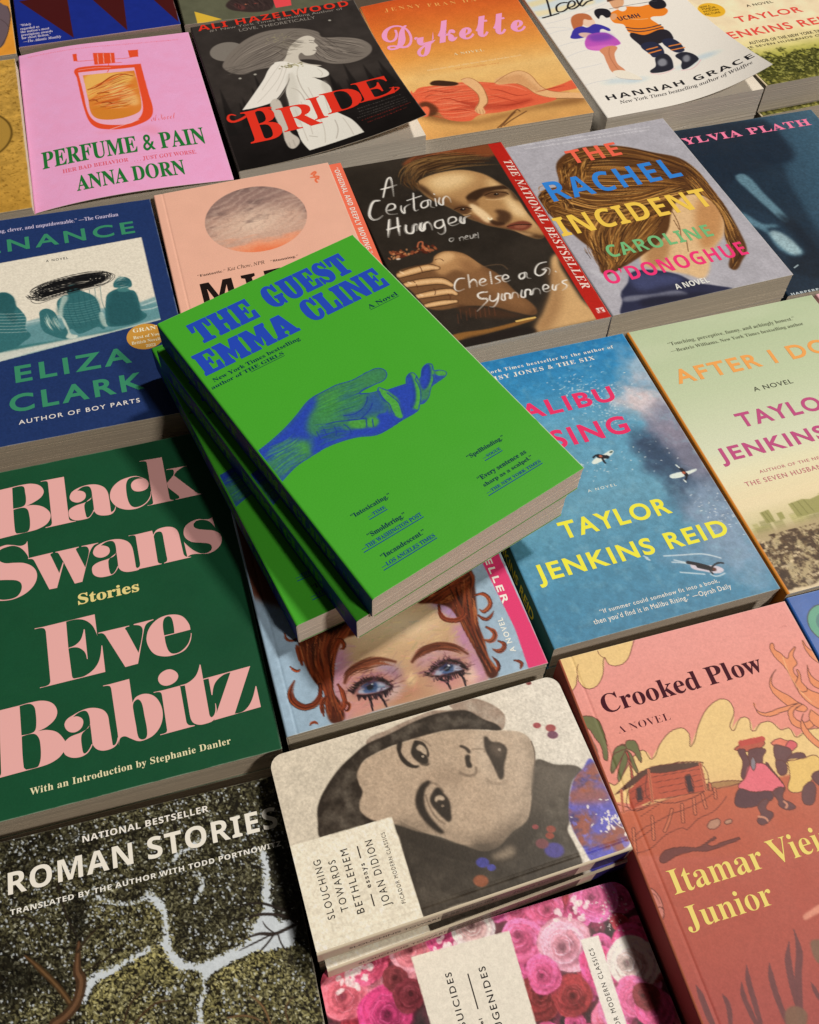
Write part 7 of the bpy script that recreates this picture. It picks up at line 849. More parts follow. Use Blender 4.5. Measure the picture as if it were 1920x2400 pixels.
for a, b, n in (('323,311 542,230 841,259 1077,420 1244,644', '196,605 335,694 552,807 832,848 1068,921', 200), ('331,362 272,464 214,564', '614,277 473,454 353,654', 80), ('1245,522 1307,760 1287,1081 1239,1463', '1158,809 1178,1001 1182,1272 1049,1695', 130),
    ('100,622 213,702 359,839 566,903 812,888', '34,915 153,1039 337,1140 576,1127 837,1076', 240), ('444,910 220,1146 186,1345 145,1554', '863,1084 622,1271 408,1414 201,1552', 230), ('500,791 663,887 984,849 1110,841', '463,871 670,935 943,928 1105,909', 70), ('31,646 135,609 218,658 204,790', '33,782 110,739 153,774 114,896', 50)): cv.strands(a, b, n, HC[:4], 2.0, .7, 2.2, (.15, .1)); cv.strands(a, b, int(n * 2.2), HC, .75, .75, 2.0, (.15, .1))
cv.poly('873,257 1082,409 1190,627 1158,809 993,711 847,570 747,393', (64, 36, 20), .35, 3); cv.setclip()
cv.strands('132,1182 116,1344 120,1487', '235,1360 234,1482 129,1589', 40, HC, .8, .8, 2); cv.strands('27,622 65,565 157,558', '43,962 25,869 36,738', 30, HC, .8, .8, 2); cv.strands('1189,1447 1160,1627 991,1798', '1138,1431 1086,1604 995,1779', 30, HC, .8, .8, 1)
for z in ('889,1092 862,1259 798,1410', '853,1191 842,1297', '835,1422 791,1533'): cv.line(z, .7, (84, 50, 28), .8)
cv.poly('145,1788 241,1702 310,1616 444,1628 604,1727 685,1841 792,1903 909,2007 733,2009 526,2011 301,1996 69,1988 125,1857', (42, 44, 66), 1, .5)
cv.poly('298,1641 495,1693 618,1781 440,1803 280,1791', (70, 76, 112), .7, 2); cv.poly('153,1828 331,1855 577,1913 354,1891 133,1869', (150, 150, 160), .6, .8); cv.poly('263,1881 573,1921 751,1977 404,1982 231,1946', (30, 30, 46), .8, 1.5)
cv.poly('56,1507 121,1606 145,1730 137,1804 129,1706 73,1591', (190, 188, 190), .6, 1)
cv.small('116,16 1214,82', 1.7, (222, 218, 216)); cv.small('150,67 1188,117', 1.7, (222, 218, 216))
cv.mottle(.06, 1.2, 2, 2)
B = book(cv, 'paperback_book', 'grey paperback with red, blue, yellow and green capitals over long brown hair', 2, (150, 146, 150), page=(.74, .69, .60))
lettering(B, 'title_lettering', [('s','THE',(42.6,35.1),(84.9,35.1),(42.6,18.1))], (234, 98, 74), track=.06)
lettering(B, 'title_lettering', [('s','RACHEL',(10.6,73.6),(117.2,73.6),(10.6,50.0))], (52, 124, 200), track=.06)
lettering(B, 'title_lettering', [('s','INCIDENT',(0.9,112.4),(123.0,112.4),(0.9,91.2))], (236, 190, 76), track=.04)
lettering(B, 'author_lettering', [('s','CAROLINE',(23.9,143.5),(105.5,143.5),(23.9,130.4))], (112, 176, 116), track=.06)
lettering(B, 'author_lettering', [('s','O’DONOGHUE',(11.0,168.6),(119.3,168.6),(11.0,154.7))], (232, 56, 112), track=.04)
lettering(B, 'subtitle_lettering', [('s','A NOVEL',(52.9,186.7),(78.3,186.7),(52.9,181.5))], (222, 220, 222))
beneath(B, ['grey paperback under the copy with the coloured capitals'], UNDER + 'grey hair-portrait book')

# ---------------------------------------------------------------- dark blue book with blurred legs
cv = Cv('plath', (34, 54, 70)); f = cv.field(60, 3, 3); X = np.linspace(0, 1, cv.nx)[None]; Yv = np.linspace(0, 1, cv.ny)[:, None]
cv.tone((X * 1.1 + Yv * .35 - .35), (78, 116, 134), .75); cv.tone((Yv - X * .8 - .25) * 2, (24, 38, 52), .8)
cv.poly('11,17 785,26 833,64 839,526 630,645 282,701 13,866 16,564', (22, 36, 50), .9, 2.5)
cv.poly('13,866 282,701 652,602 626,835 585,1145 546,1442 509,1725 319,1798 332,1388 236,1102 65,1015', (26, 42, 56), .85, 2)
cv.poly('245,673 334,667 366,909 408,1245 363,1271 311,1076 262,837', (104, 138, 150), .8, .9)
cv.poly('72,1061 193,1245 291,1292 191,1309 265,1456 338,1600 257,1641 173,1516 171,1347 51,1166', (96, 132, 146), .8, 1.2); cv.poly('208,1335 295,1400 323,1600 253,1619 193,1479', (160, 184, 186), .8, 1.2)
cv.poly('352,1176 446,1287 454,1608 409,1901 171,1800 195,1645 365,1606', (20, 32, 44), .85, 2); cv.line('186,1744 226,1724', 1, (190, 206, 206), .8)
cv.mottle(.14, 1.3, 5, 2)
B = book(cv, 'paperback_book', 'dark blue paperback with pink slab capitals above blurred walking legs', 2, (26, 40, 54), page=(.70, .65, .58))
lettering(B, 'author_lettering', [('b','SYLVIA PLATH',(-5.7,19.7),(117.5,19.7),(-5.7,11.4))], (232, 120, 150), .12, track=.06)
lettering(B, 'publisher_lettering', [('s','HARPERPERENNIAL',(3.0,200.0),(49.9,200.0),(3.0,197.9))], (190, 200, 200), track=.1)
beneath(B, ['dark blue paperback under the copy with the pink slab capitals'], UNDER + 'dark blue legs book')

# ---------------------------------------------------------------- peach book with a round picture
cv = Cv('peach', (228, 172, 146)); cv.mottle(.02, 12, 3); c0 = parse('663,465 309,413 1015,523 729,135')[0]
ccx, ccy, rr = c0[0][0], c0[0][1], abs(c0[2][0] - c0[1][0]) / 2 * 1.02
cir = [(ccx + rr * math.cos(a), ccy + rr * .98 * math.sin(a)) for a in np.linspace(0, 6.2832, 80)[:-1]]; m = cv.mask([np.array(cir)])
cv.clip = np.zeros((cv.ny, cv.nx), np.float32); cv.clip[m[0]:m[0]+m[2].shape[0], m[1]:m[1]+m[2].shape[1]] = m[2]
YY, XX = np.meshgrid(np.arange(cv.ny) * cv.res, np.arange(cv.nx) * cv.res, indexing='ij'); dy, dx = (YY - ccy) / rr, (XX - ccx) / rr; f = cv.field(16, 4, 5, (2.2, 1)); g = cv.field(7, 9, 4, (2.5, 1))
cv.tone(np.ones_like(f), (196, 156, 134)); cv.tone((-dy - .05) * 1.4 + (f - .5) * 1.6, (136, 108, 100), .8); cv.tone(1 - np.hypot((dx + .05) * 1.2, (dy - .15) * 1.8) + (f - .5), (222, 190, 164), .9)
cv.tone((dy - .5 + (g - .5) * .5) * 4, (238, 148, 108), .9); cv.tone((dy - .72 + (g - .5) * .3) * 4 - np.abs(dx + .1), (240, 118, 74), .9); cv.tone((np.hypot(dx, dy) - .82) * 3 * (dy < .3), (120, 96, 90), .5); cv.tone((g - .56) * 5 * (dy < .1), (112, 90, 84), .6)
st = np.abs(np.sin((dx * 1.2 + dy * 2.2 + f * 1.6) * 7)); cv.tone((st - .7) * 2 * (dy < .45), (214, 186, 164), .45); cv.tone((.25 - st) * 3 * (dy < .3), (128, 102, 94), .35); cv.mottle(.08, 1.2, 5, 3); cv.clip = None
cv.line('1152,99 1186,81 1164,122 1196,142 1165,171 1170,201', 1.6, (226, 104, 66), .95); cv.line('1138,133 1166,142 1189,169', 1.3, (226, 104, 66), .9)
B = book(cv, 'paperback_book', 'peach paperback with a round hazy picture and a coral strip along its right edge', 2, (226, 178, 156), page=(.58, .52, .44), crease=(6.5,), rough=.5)
lettering(B, 'blurb_lettering', [('b','“Fantastic.”',(16.8,94.5),(35.9,94.5),(16.8,92.3))], (50, 38, 34))
lettering(B, 'blurb_lettering', [('b','“Stunning.”',(66.9,94.6),(86.3,94.6),(66.9,92.4))], (50, 38, 34))
lettering(B, 'blurb_lettering', [('i','Kat Chow, NPR',(37.0,94.5),(62.8,94.5),(37.0,91.4))], (100, 74, 62), .02)
lettering(B, 'title_lettering', [('s','MIE',(17.0,121.2),(71.9,121.2),(17.0,101.7))], (34, 26, 24), .2, track=.12)
sm = slab_mesh('coral_strip', 12, B['h'] - 2, -.15, .15, 'N', (0,))
so = obj('coral_strip', sm, B['root'], (ink_mat((234, 110, 82)),)); so.location = ((B['w']/2 + 3.4) * MM, 0, (B['t'] - 1.6) * MM)
it = ('s', '“ORIGINAL AND DEEPLY MOVING.”', (B['w'] + 2.6, 6), (B['w'] + 2.6, 104), (B['w'] + 6.4, 6))
sl = lettering(B, 'strip_lettering', [it], (244, 214, 198), z=-1.28, parent=so, track=.02); sl.location = -so.location
beneath(B, ['peach paperback under the copy with the round hazy picture'], UNDER + 'peach book')

# ---------------------------------------------------------------- blue sea book
cv = Cv('malibu', (84, 146, 172)); cv.vgrad([(0, (40, 118, 168)), (.16, (56, 130, 172)), (.3, (92, 150, 176)), (.6, (98, 148, 168)), (.8, (76, 132, 158)), (1, (66, 122, 150))])
X = np.linspace(0, 1, cv.nx)[None]; Yv = np.linspace(0, 1, cv.ny)[:, None]; f = cv.field(40, 3, 5); g = cv.field(18, 6, 5)
def fog(x, y, rx_, ry_, rot=0):
    a, b = X * cv.w - x, Yv * cv.h - y; c_, s_ = math.cos(rot), math.sin(rot); return 1 - np.hypot((a * c_ + b * s_) / rx_, (b * c_ - a * s_) / ry_)
for z, r1, r2, col, al in (('1189,1002', 30, 30, (56, 74, 96), 1.0), ('1267,1294', 30, 40, (60, 78, 100), .9), ('1308,357', 26, 30, (150, 172, 186), .9), ('1197,562', 22, 24, (196, 180, 180), 1.0), ('1238,765', 16, 24, (120, 122, 140), .8), ('1279,1011', 14, 26, (150, 138, 150), .6), ('1195,1602', 22, 34, (136, 156, 176), .8), ('1004,1703', 26, 16, (120, 140, 160), .5)):
    p = parse(z)[0][0]; cv.tone((fog(p[0], p[1], r1, r2) * 1.6 + (f - .5) * 2.2 + (g - .5) * 1.2), col, al)
p = parse('1175,609')[0][0]; cv.tone(fog(p[0], p[1], 14, 20) * 1.5 + (g - .5) * 3, (216, 204, 202), .5)
h1 = cv.field(5, 11, 4); h2 = cv.field(1.6, 12, 2); cv.mottle(.10, 3.2, 8, 3); cv.tone((h1 - .55) * 3, (140, 180, 192), .35)
for z, n, sx, sy in (('910,464', 150, 10, 9), ('939,647', 60, 8, 6), ('1238,1497', 70, 7, 10), ('700,1007', 30, 10, 5), ('597,946', 12, 3, 3), ('1043,945', 20, 12, 8), ('783,374', 60, 7, 5)):
    p = parse(z)[0][0]
    for k in range(n):
        a = cv.rng.normal(0, 1, 2) * (sx, sy); l = cv.rng.uniform(.2, 1.3); r = cv.rng.uniform(-1, .4); cv.line(None, cv.rng.uniform(.25, .6), (226, 230, 226), cv.rng.uniform(.4, .9), .3, raw=[(p[0] + a[0], p[1] + a[1]), (p[0] + a[0] + l * math.cos(r), p[1] + a[1] + l * math.sin(r))])
for k in range(900):
    x, y = cv.rng.uniform(0, cv.w), cv.rng.uniform(20, cv.h); l = cv.rng.uniform(.6, 2.6); i_, j_ = min(cv.nx - 1, int(x / cv.res)), min(cv.ny - 1, int(y / cv.res)); c = cv.a[j_, i_] * cv.rng.uniform(.84, 1.2); cv.line(None, cv.rng.uniform(.3, .8), c, .5, .4, (.3, .3), raw=[(x, y), (x + l, y + cv.rng.normal(0, .4))])
for z in ('822,1720 884,1744 921,1768', '839,1711 905,1750', '797,1671 897,1693 1008,1718 1093,1770', '836,1792 897,1816 958,1840', '694,1655 710,1673 697,1663', '689,1640 706,1656', '990,1849 1015,1870 1067,1865'): cv.line(z, .8, (226, 230, 228), .7, .5)
WHT, BLK = (222, 232, 228), (28, 28, 34)
cv.poly('678,962 707,930 766,915 827,896 837,910 795,939 733,961', WHT, .95, .15); cv.poly('808,910 832,904 821,917', (60, 80, 70), .9)
for z, w_ in (('701,920 730,908 758,920', 1.2), ('737,922 782,938', 2.8), ('751,934 750,966 754,978', 1.2)): cv.line(z, w_, BLK, .95, .3)
cv.blob(*parse('747,922')[0][0][:2], 1, 1, (176, 96, 70), 1)
cv.poly('1074,1177 1124,1160 1187,1167 1254,1165 1244,1178 1188,1191 1119,1198', WHT, .95, .15)
for z, w_ in (('1155,1125 1164,1147 1173,1174', 1.3), ('1167,1148 1175,1190', 2.4), ('1181,1184 1165,1211 1145,1228', 1.2)): cv.line(z, w_, BLK, .95, .3)
cv.blob(*parse('1168,1172')[0][0][:2], 1.1, 1, (176, 90, 60), 1); cv.line('1150,1107 1159,1130', .9, WHT, .9); cv.line('1144,1220 1149,1237', .9, WHT, .9)
cv.poly('907,1771 985,1787 1056,1817 1071,1846 1035,1856 976,1829', (216, 200, 204), .9, .2)
for z, w_ in (('905,1746 955,1774 1000,1805', 2.2), ('950,1784 1015,1824', 2.6), ('1017,1810 1061,1795 1090,1804', 1.1), ('999,1832 1002,1850', 1)): cv.line(z, w_, BLK, .95, .3)
cv.blob(*parse('1024,1827')[0][0][:2], 1.2, 1.2, (90, 50, 40), 1)
cv.mottle(.05, .8, 21, 2)
B = book(cv, 'paperback_book', 'blue paperback of surfers on the sea with yellow and crimson capitals', 2, (44, 84, 84), page=(.64, .57, .50), rough=.4)
lettering(B, 'title_lettering', [('g','MALIBU',(25.9,53.0),(102.5,53.0),(25.9,41.7)), ('g','RISING',(31.6,79.4),(100.1,79.4),(31.6,66.4))], (222, 52, 98), .5, track=.1)
lettering(B, 'author_lettering', [('g','TAYLOR',(31.3,141.4),(97.0,141.4),(31.3,130.7)), ('g','JENKINS REID',(7.6,163.9),(121.9,163.9),(7.6,153.8))], (238, 222, 66), .42, track=.09)
lettering(B, 'blurb_lettering', [('b','New York Times bestseller by the author of',(21.1,10.9),(119.9,10.9),(21.1,8.3)), ('b','DAISY JONES & THE SIX',(26.5,17.2),(103.8,17.2),(26.5,13.9))], (226, 228, 224), track=.1)
lettering(B, 'subtitle_lettering', [('g','A NOVEL',(57.0,115.2),(74.9,115.2),(57.0,113.4))], (216, 226, 226), .05, track=.25)
lettering(B, 'quote_lettering', [('g','“If summer could somehow fit into a book,',(31.5,191.0),(101.3,191.0),(31.5,188.6)), ('g','then you’d find it in Malibu Rising.” —Oprah Daily',(25.8,196.1),(105.9,196.1),(25.8,193.2))], (228, 232, 230), .07, track=.06)
spine_words(B, [('g', 'JENKINS REID', (118, 5.5), (178, 5.5), (118, 13)), ('g', 'TAYLOR', (82, 5.5), (112, 5.5), (82, 13)), ('g', 'MALIBU RISING', (12, 5.5), (74, 5.5), (12, 13))], (214, 196, 60), .15)
beneath(B, ['blue paperback under the copy with surfers on the sea'], UNDER + 'blue surfer book')

# ---------------------------------------------------------------- pale green skyline book
cv = Cv('after', (196, 202, 170)); cv.vgrad([(0, (172, 186, 146)), (.3, (186, 196, 158)), (.52, (206, 208, 176)), (.6, (220, 212, 172)), (.72, (226, 204, 158)), (.78, (196, 180, 128)), (1, (150, 128, 90))])
f = cv.field(50, 5, 4, (3, 1)); cv.tone((f - .5) * 2, (222, 220, 192), .4); YV = np.arange(cv.ny)[:, None] * cv.res; XV = np.arange(cv.nx)[None] * cv.res
p = parse('8,1639 -32,1837 1,2060 513,1533')[0]; hy = p[0][1]; R = np.random.default_rng(5)
for k in range(46):
    x = R.uniform(2, cv.w - 2); hh = R.uniform(2, 9) * (1.9 if .3 < x / cv.w < .8 else .9); ww = R.uniform(3, 8); c = np.array((148, 142, 84)) * R.uniform(.82, 1.15) + 12
    cv.poly([[(x, hy + 4 - hh), (x + ww, hy + 4 - hh), (x + ww, hy + 6), (x, hy + 6)]], c, .6, .3, False)
    for q in range(int(hh / 1.2)): cv.line(None, .3, c * .72, .5, .2, raw=[(x + .4, hy + 3.6 - hh + q * 1.2), (x + ww - .4, hy + 3.6 - hh + q * 1.2)])
for z in ('124,1539! 184,1532! 183,1617! 127,1615!', '215,1568! 249,1566! 248,1613! 213,1618!', '313,1529! 408,1519! 454,1532! 520,1520! 540,1630! 318,1626!'): cv.poly(z, (146, 142, 82), .9, .2, False)
for z in ('137,1545 144,1613', '160,1540 169,1616', '337,1528 348,1620', '377,1528 389,1617', '416,1528 431,1614'): cv.line(z, .6, (116, 112, 62), .7)
g = cv.field(6, 4, 5); t = (YV - hy - 5) / (cv.h - hy - 5)
cv.tone((t + .15) * 8, (172, 152, 112), .9); cv.tone((g - .48 + t * .12) * 7 * (t > 0), (66, 46, 32), .92); cv.tone((cv.field(2.4, 9, 3) - .6) * 6 * (t > 0), (204, 182, 142), .6); cv.tone((cv.field(3, 14, 3) - .58) * 9 * (t > 0), (88, 66, 44), .8); cv.tone((cv.field(1.0, 15, 2) - .6) * 8 * (t > .1), (44, 34, 26), .55)
for k in range(150):
    x, y = R.uniform(0, cv.w), R.uniform(hy + 6, cv.h); s_ = .6 + 1.6 * (y - hy) / (cv.h - hy); cv.poly([[(x, y), (x + 1.8 * s_, y - .3), (x + 1.8 * s_, y + .7 * s_), (x, y + .9 * s_)]], np.array((214, 192, 150)) * R.uniform(.7, 1.08), .8, 0, False)
cv.tone((g - .52) * 8 * (t > .62) * (XV < 45), (58, 40, 28), .9); cv.tone((t - .93) * 30 + (cv.field(4, 21) - .5) * 2, (222, 200, 160), .9)
cv.poly([[(-1, -1), (1.7, -1), (1.7, cv.h + 1), (-1, cv.h + 1)]], (204, 128, 48), 1, 0, False)
B = book(cv, 'paperback_book', 'pale green paperback with orange and mauve capitals above a hazy city skyline', 2, (196, 120, 44), page=(.66, .61, .52), rough=.45)
lettering(B, 'title_lettering', [('g','AFTER I DO',(13.4,50.8),(122.7,50.8),(13.4,39.6))], (240, 158, 84), .4, track=.1)
lettering(B, 'subtitle_lettering', [('g','A NOVEL',(56.1,69.6),(83.7,69.6),(56.1,66.1))], (70, 70, 58), .14, track=.06)
lettering(B, 'author_lettering', [('g','TAYLOR',(34.2,93.9),(102.8,93.9),(34.2,83.4)), ('g','JENKINS REID',(9.5,115.1),(128.6,115.1),(9.5,105.5))], (184, 80, 122), .4, track=.09)
lettering(B, 'blurb_lettering', [('g','AUTHOR OF THE NEW YORK TIMES BESTSELLER',(27.0,128.6),(120.9,128.6),(27.0,126.5)), ('g','THE SEVEN HUSBANDS OF EVELYN HUGO',(14.4,135.3),(120.3,135.3),(14.4,132.1))], (190, 116, 120), .1, track=.09)
lettering(B, 'quote_lettering', [('b','“Touching, perceptive, funny, and achingly honest.”',(21.8,18.6),(115.0,18.6),(21.8,15.6)), ('b','—Beatriz Williams, New York Times bestselling author',(20.6,24.6),(117.9,24.6),(20.6,21.8))], (84, 86, 66), -.04)
beneath(B, ['pale green paperback under the copy with the city skyline'], UNDER + 'pale green skyline book')

# ---------------------------------------------------------------- painted red-haired face
cv = Cv('daisy', (148, 170, 184)); cv.mottle(.08, 10, 4); cv.mottle(.05, 2, 5, 2); RH = [(84, 34, 18), (118, 50, 26), (48, 21, 13), (142, 70, 38), (98, 40, 22), (172, 98, 56), (34, 16, 12), (106, 46, 26)]
FCE = '324,1687 368,1596 466,1543 603,1511 777,1503 884,1510 972,1573 1006,1632 1006,1728 1017,1849 1025,2033 853,2048 614,2030 454,2025 285,2026 281,1929 282,1809'
cv.poly(FCE, (186, 150, 112), 1, .5); cv.setclip(FCE)
cv.poly('441,1559 662,1529 873,1544 910,1628 823,1697 639,1677 450,1679', (222, 192, 150), .8, 5); cv.poly('583,1578 757,1570 785,1615 671,1640', (236, 212, 176), .7, 4)
for z, c, a, b in (('314,1684 379,1634 370,1746 307,1905 312,2035 255,2028 271,1850', (176, 112, 160), .8, 3), ('884,1510 972,1573 1014,1641 975,1659 915,1581', (148, 110, 180), .8, 2), ('1001,1679 1015,1825 1025,2033 961,2036 973,1882 950,1735', (172, 112, 168), .8, 2.5),
    ('498,1802 597,1815 626,1891 592,1903 547,1845', (120, 110, 170), .7, 2), ('692,1843 718,1828 766,1843 717,1896 701,1980 760,2020 654,2031 623,2000', (172, 120, 96), .8, 3), ('591,1836 635,1894 617,2020 518,2012 493,1961 579,1943', (166, 106, 82), .8, 3),
    ('648,1886 680,1885 673,1938 642,1940', (232, 206, 150), .8, 1.5), ('338,1826 377,1794 459,1796 566,1851 567,1917 474,1955 379,1937 340,1893', (176, 104, 108), .55, 2.5), ('746,1905 804,1854 900,1849 957,1900 935,1962 833,1987 748,1961', (160, 92, 100), .55, 2.5),
    ('339,1936 416,1948 511,1966 454,2025 317,2015', (206, 122, 130), .6, 3), ('776,1970 900,1973 994,2002 939,2041 779,2025', (206, 130, 140), .6, 3), ('949,1921 986,1966 968,2016 918,2012', (236, 206, 176), .7, 2), ('725,1808 834,1794 927,1834 801,1831 724,1876', (170, 120, 180), .5, 2.5), ('499,1974 589,1913 617,1921 558,1981', (206, 200, 214), .6, 2)): cv.poly(z, c, a, b)
def eye(wh, iris, r, lid, lash, drip):
    cv.poly(lid + ' ' + ' '.join(reversed(lash.split())), (110, 62, 66), .7, 1.6)
    cv.poly(wh, (160, 162, 176), 1, .4); cv.setclip(wh); p = parse(iris)[0][0]
    cv.blob(p[0], p[1], r, r, (78, 100, 136), 1, 0, .3); cv.blob(p[0], p[1] - r * .3, r, r * .7, (36, 50, 78), .8, 0, .9); cv.blob(p[0], p[1], r * .42, r * .42, (22, 24, 34), 1, 0, .4); cv.blob(p[0] + r * .4, p[1] - r * .35, .6, .5, (232, 236, 240), 1, 0, .4)
    cv.line(lid, 3.4, (70, 50, 62), .6, 2); cv.setclip(FCE)
    cv.line(lid, 2.6, (40, 22, 24), .95, 1.0, (.5, .6)); cv.line(lash, 1.3, (52, 28, 32), .85, .7)
    for k in range(60):
        p = parse(lid)[0][cv.rng.integers(len(parse(lid)[0]))]; cv.line(None, .5, [(70, 36, 40), (120, 70, 72), (150, 104, 120)][k % 3], .5, .4, raw=[(p[0] + cv.rng.normal(0, 3), p[1] - abs(cv.rng.normal(0, 2))), (p[0] + cv.rng.normal(0, 3), p[1] - abs(cv.rng.normal(0, 2)))])
    q = dense(parse(lid)[0], False, 8)
    for k in range(0, len(q), 1): cv.line(None, .6, (30, 18, 20), .9, .3, (1, .2), raw=[q[k], q[k] + (cv.rng.uniform(-2.4, -.4), -cv.rng.uniform(.6, 2.4))])
    q = dense(parse(lash)[0], False, 8)
    for k in range(0, len(q), 1): cv.line(None, .7, (34, 20, 26), .85, .3, (1, .3), raw=[q[k], q[k] + (cv.rng.uniform(-.8, .8), cv.rng.uniform(1, 3.2))])
    for z in drip: cv.line(z, 1.2, (26, 20, 28), .95, .35, (1, .7))
eye('387,1905 415,1880 469,1868 515,1884 550,1921 501,1933 442,1926 404,1918', '452,1898', 3.9, '366,1903 403,1868 462,1857 518,1876 557,1921', '383,1922 429,1936 499,1939 553,1930', ('432,1943 436,1976 431,2018', '482,1947 496,1984 501,2019', '514,1940 513,1967'))
eye('776,1925 812,1893 865,1892 902,1906 923,1938 870,1940 808,1937', '846,1911', 3.7, '752,1923 798,1887 864,1878 915,1899 944,1942', '763,1932 816,1943 878,1944 925,1945', ('792,1952 823,1984 830,2021', '846,1946 828,1985', '900,1957 910,1988 907,2029'))
R_ = cv.rng
for k in range(1500):   # dabs of the painter's brush over the face
    x, y = R_.uniform(20, 115), R_.uniform(95, 200); i_, j_ = min(cv.nx - 1, int(x / cv.res)), min(cv.ny - 1, int(y / cv.res)); c = cv.a[j_, i_] * R_.uniform(.86, 1.1) + R_.normal(0, 7, 3); an = R_.uniform(-.9, .5); l = R_.uniform(1.5, 5); cv.line(None, R_.uniform(.6, 1.8), c, .55, .5, (.5, .4), raw=[(x, y), (x + l * math.cos(an), y + l * math.sin(an))])
cv.setclip()
for z, zz in (('340,1838 380,1783 448,1759 531,1761 612,1802', '347,1829 396,1799 462,1785 543,1789 602,1816'), ('693,1826 754,1782 842,1771 916,1802 974,1865', '710,1820 758,1800 834,1794 909,1823 968,1867')):
    cv.line(z, 2.6, (92, 46, 30), .95, 1, (.6, .4)); cv.strands(z, zz, 70, [(70, 34, 22), (128, 68, 44), (92, 46, 30)], .6, .9, .8)
def lock(a, b, n, w=1.2): cv.strands(a, b, n, RH, w, .85, 1.6)
HL = '176,1538 288,1501 397,1486 488,1501 474,1593 397,1605 333,1690 302,1771 275,1873 296,1945 285,2026 226,2024 215,1952 229,1859 197,1784 173,1676 170,1606'; cv.poly(HL, (72, 32, 18), 1, .4)
HRr = '821,1503 922,1459 1050,1408 1147,1386 1141,1499 1111,1615 1082,1727 1080,1822 1069,1911 1087,2007 1038,2026 1026,1944 1017,1849 1002,1739 995,1665 968,1584 896,1538'; cv.poly(HRr, (72, 32, 18), 1, .4)
cv.setclip(HL); lock('173,1549 180,1689 225,1836 212,2004', '482,1524 354,1650 286,1833 281,2004', 260); cv.setclip(HRr); lock('817,1514 1022,1425 1147,1386', '893,1549 1007,1534 1149,1476', 110); lock('1000,1457 1003,1704 1030,1990', '1151,1438 1072,1724 1087,2007', 190); cv.setclip()
cv.poly('-51,1143 498,1504 603,1511 1070,1414 1193,1255 978,624 77,506', (92, 40, 20), .9, 1.5); lock('453,1515 675,1484 950,1442 1158,1324', '178,1527 348,1262 718,1113 1216,986', 200, 1.6)
for z, w_ in (('220,1813 191,1891 127,1910 77,1868 71,1812 106,1756', 3.4), ('305,1838 316,1908 296,1966 281,1929', 2), ('318,1940 333,1956 316,1983 299,1972', 1.6), ('359,1593 385,1613 386,1648 364,1653', 1.8), ('922,1558 920,1631 974,1665 1032,1652 1038,1605', 2.6), ('1121,1556 1173,1565 1185,1624 1139,1660 1118,1641', 2.4), ('1101,1673 1133,1707 1183,1673', 2), ('1117,1750 1144,1794 1116,1827 1074,1808', 2.4), ('1148,1842 1169,1872 1138,1897 1104,1875', 2), ('1187,1967 1216,1989 1199,2019', 1.6), ('161,1684 158,1614 158,1568', 2), ('102,1677 126,1707 146,1707', 1.2), ('233,1882 204,1917 198,1979', 2), ('116,1485 126,1529 166,1535 183,1505', 1.2), ('123,2004 145,1995 161,2010', .9), ('1077,2004 1102,1967 1088,1917', 2), ('1133,1394 1147,1450 1113,1516', 2)):
    q_ = dense(parse(z)[0], False, 7); nn = np.gradient(q_, axis=0); nn = np.c_[-nn[:, 1], nn[:, 0]] / (np.hypot(nn[:, 0], nn[:, 1])[:, None] + 1e-6)
    env = np.minimum(1, np.linspace(0, 5, len(q_)))[:, None] * np.minimum(1, np.linspace(3.5, .25, len(q_)))[:, None]
    cv.line(None, w_ * .75, (54, 24, 16), .9, .4, (.8, .12), raw=q_)
    for k in range(int(5 + w_ * 4)): cv.line(None, cv.rng.uniform(.35, .7), np.array(RH[cv.rng.integers(len(RH))]) * cv.rng.uniform(.8, 1.5), .8, .3, (.5, .2), raw=q_ + nn * cv.rng.uniform(-.5, .5) * w_ * env + cv.rng.normal(0, .12, 2))
cv.poly('1273,1143! 1318,1163! 1332,1346! 1347,2031! 1240,2029! 1255,1803! 1229,1384! 1221,1141!', (214, 54, 104), 1, 0, False)
B = book(cv, 'paperback_book', 'paperback with the painted eyes of a weeping red-haired woman and a pink band', 2, (130, 150, 164), page=(.60, .55, .46), crease=(5.5,), rough=.45)
lettering(B, 'band_lettering', [('g','NATIONAL BESTSELLER',(124.8,45.2),(124.8,164.3),(128.3,45.2))], (238, 226, 224), .18, track=.16)
lettering(B, 'subtitle_lettering', [('g','A NOVEL',(121.5,192.1),(121.5,172.1),(118.8,192.1))], (224, 228, 230), .1, track=.16)
beneath(B, ['paperback under the copy with the painted weeping eyes'], UNDER + 'red-haired face book')

# ---------------------------------------------------------------- small grey book with an ink-wash face lying sideways
cv = Cv('slouch', (206, 192, 168), .42); INK = (48, 40, 33)
f = cv.field(30, 3, 4); cv.tone((f - .5) * 2, (220, 208, 184), .5)
X = np.linspace(0, 1, cv.nx)[None] * np.ones((cv.ny, 1))
cv.tone((X - .45) * 2.2, (216, 208, 192), .7)
def wash(z, c, a, b=.22, m=.16):
    r = cv.mask([dense(q) for q in parse(z)], b); j, i, mk = r; n = cv.field(5, len(z), 4)[j:j+mk.shape[0], i:i+mk.shape[1]]; e = gauss(mk, 2.2 / cv.res)
    cv._put(j, i, mk, c, a * np.clip(1 + (n - .5) * m * 6 - (e - .75) * .35, 0, 1.15).clip(0, 1 / max(a, .01)))
wash('457,70 584,32 715,12 818,4 912,25 903,0 950,-10 1035,3 1105,56 1145,119 1135,165 1099,195 1050,135 977,57 885,30 733,33 576,59', (146, 124, 106), .85)
BODY = '1199,387 1283,430 1396,487 1331,529 1283,603 1244,698 1219,733 1224,797 1226,880 1206,914 920,904 766,894 614,885 480,890 472,821 472,664 475,523 468,447 528,492 610,565 703,635 828,674 955,682 1041,657 1097,589'
wash(BODY, (62, 54, 45), .95, .3, .08)
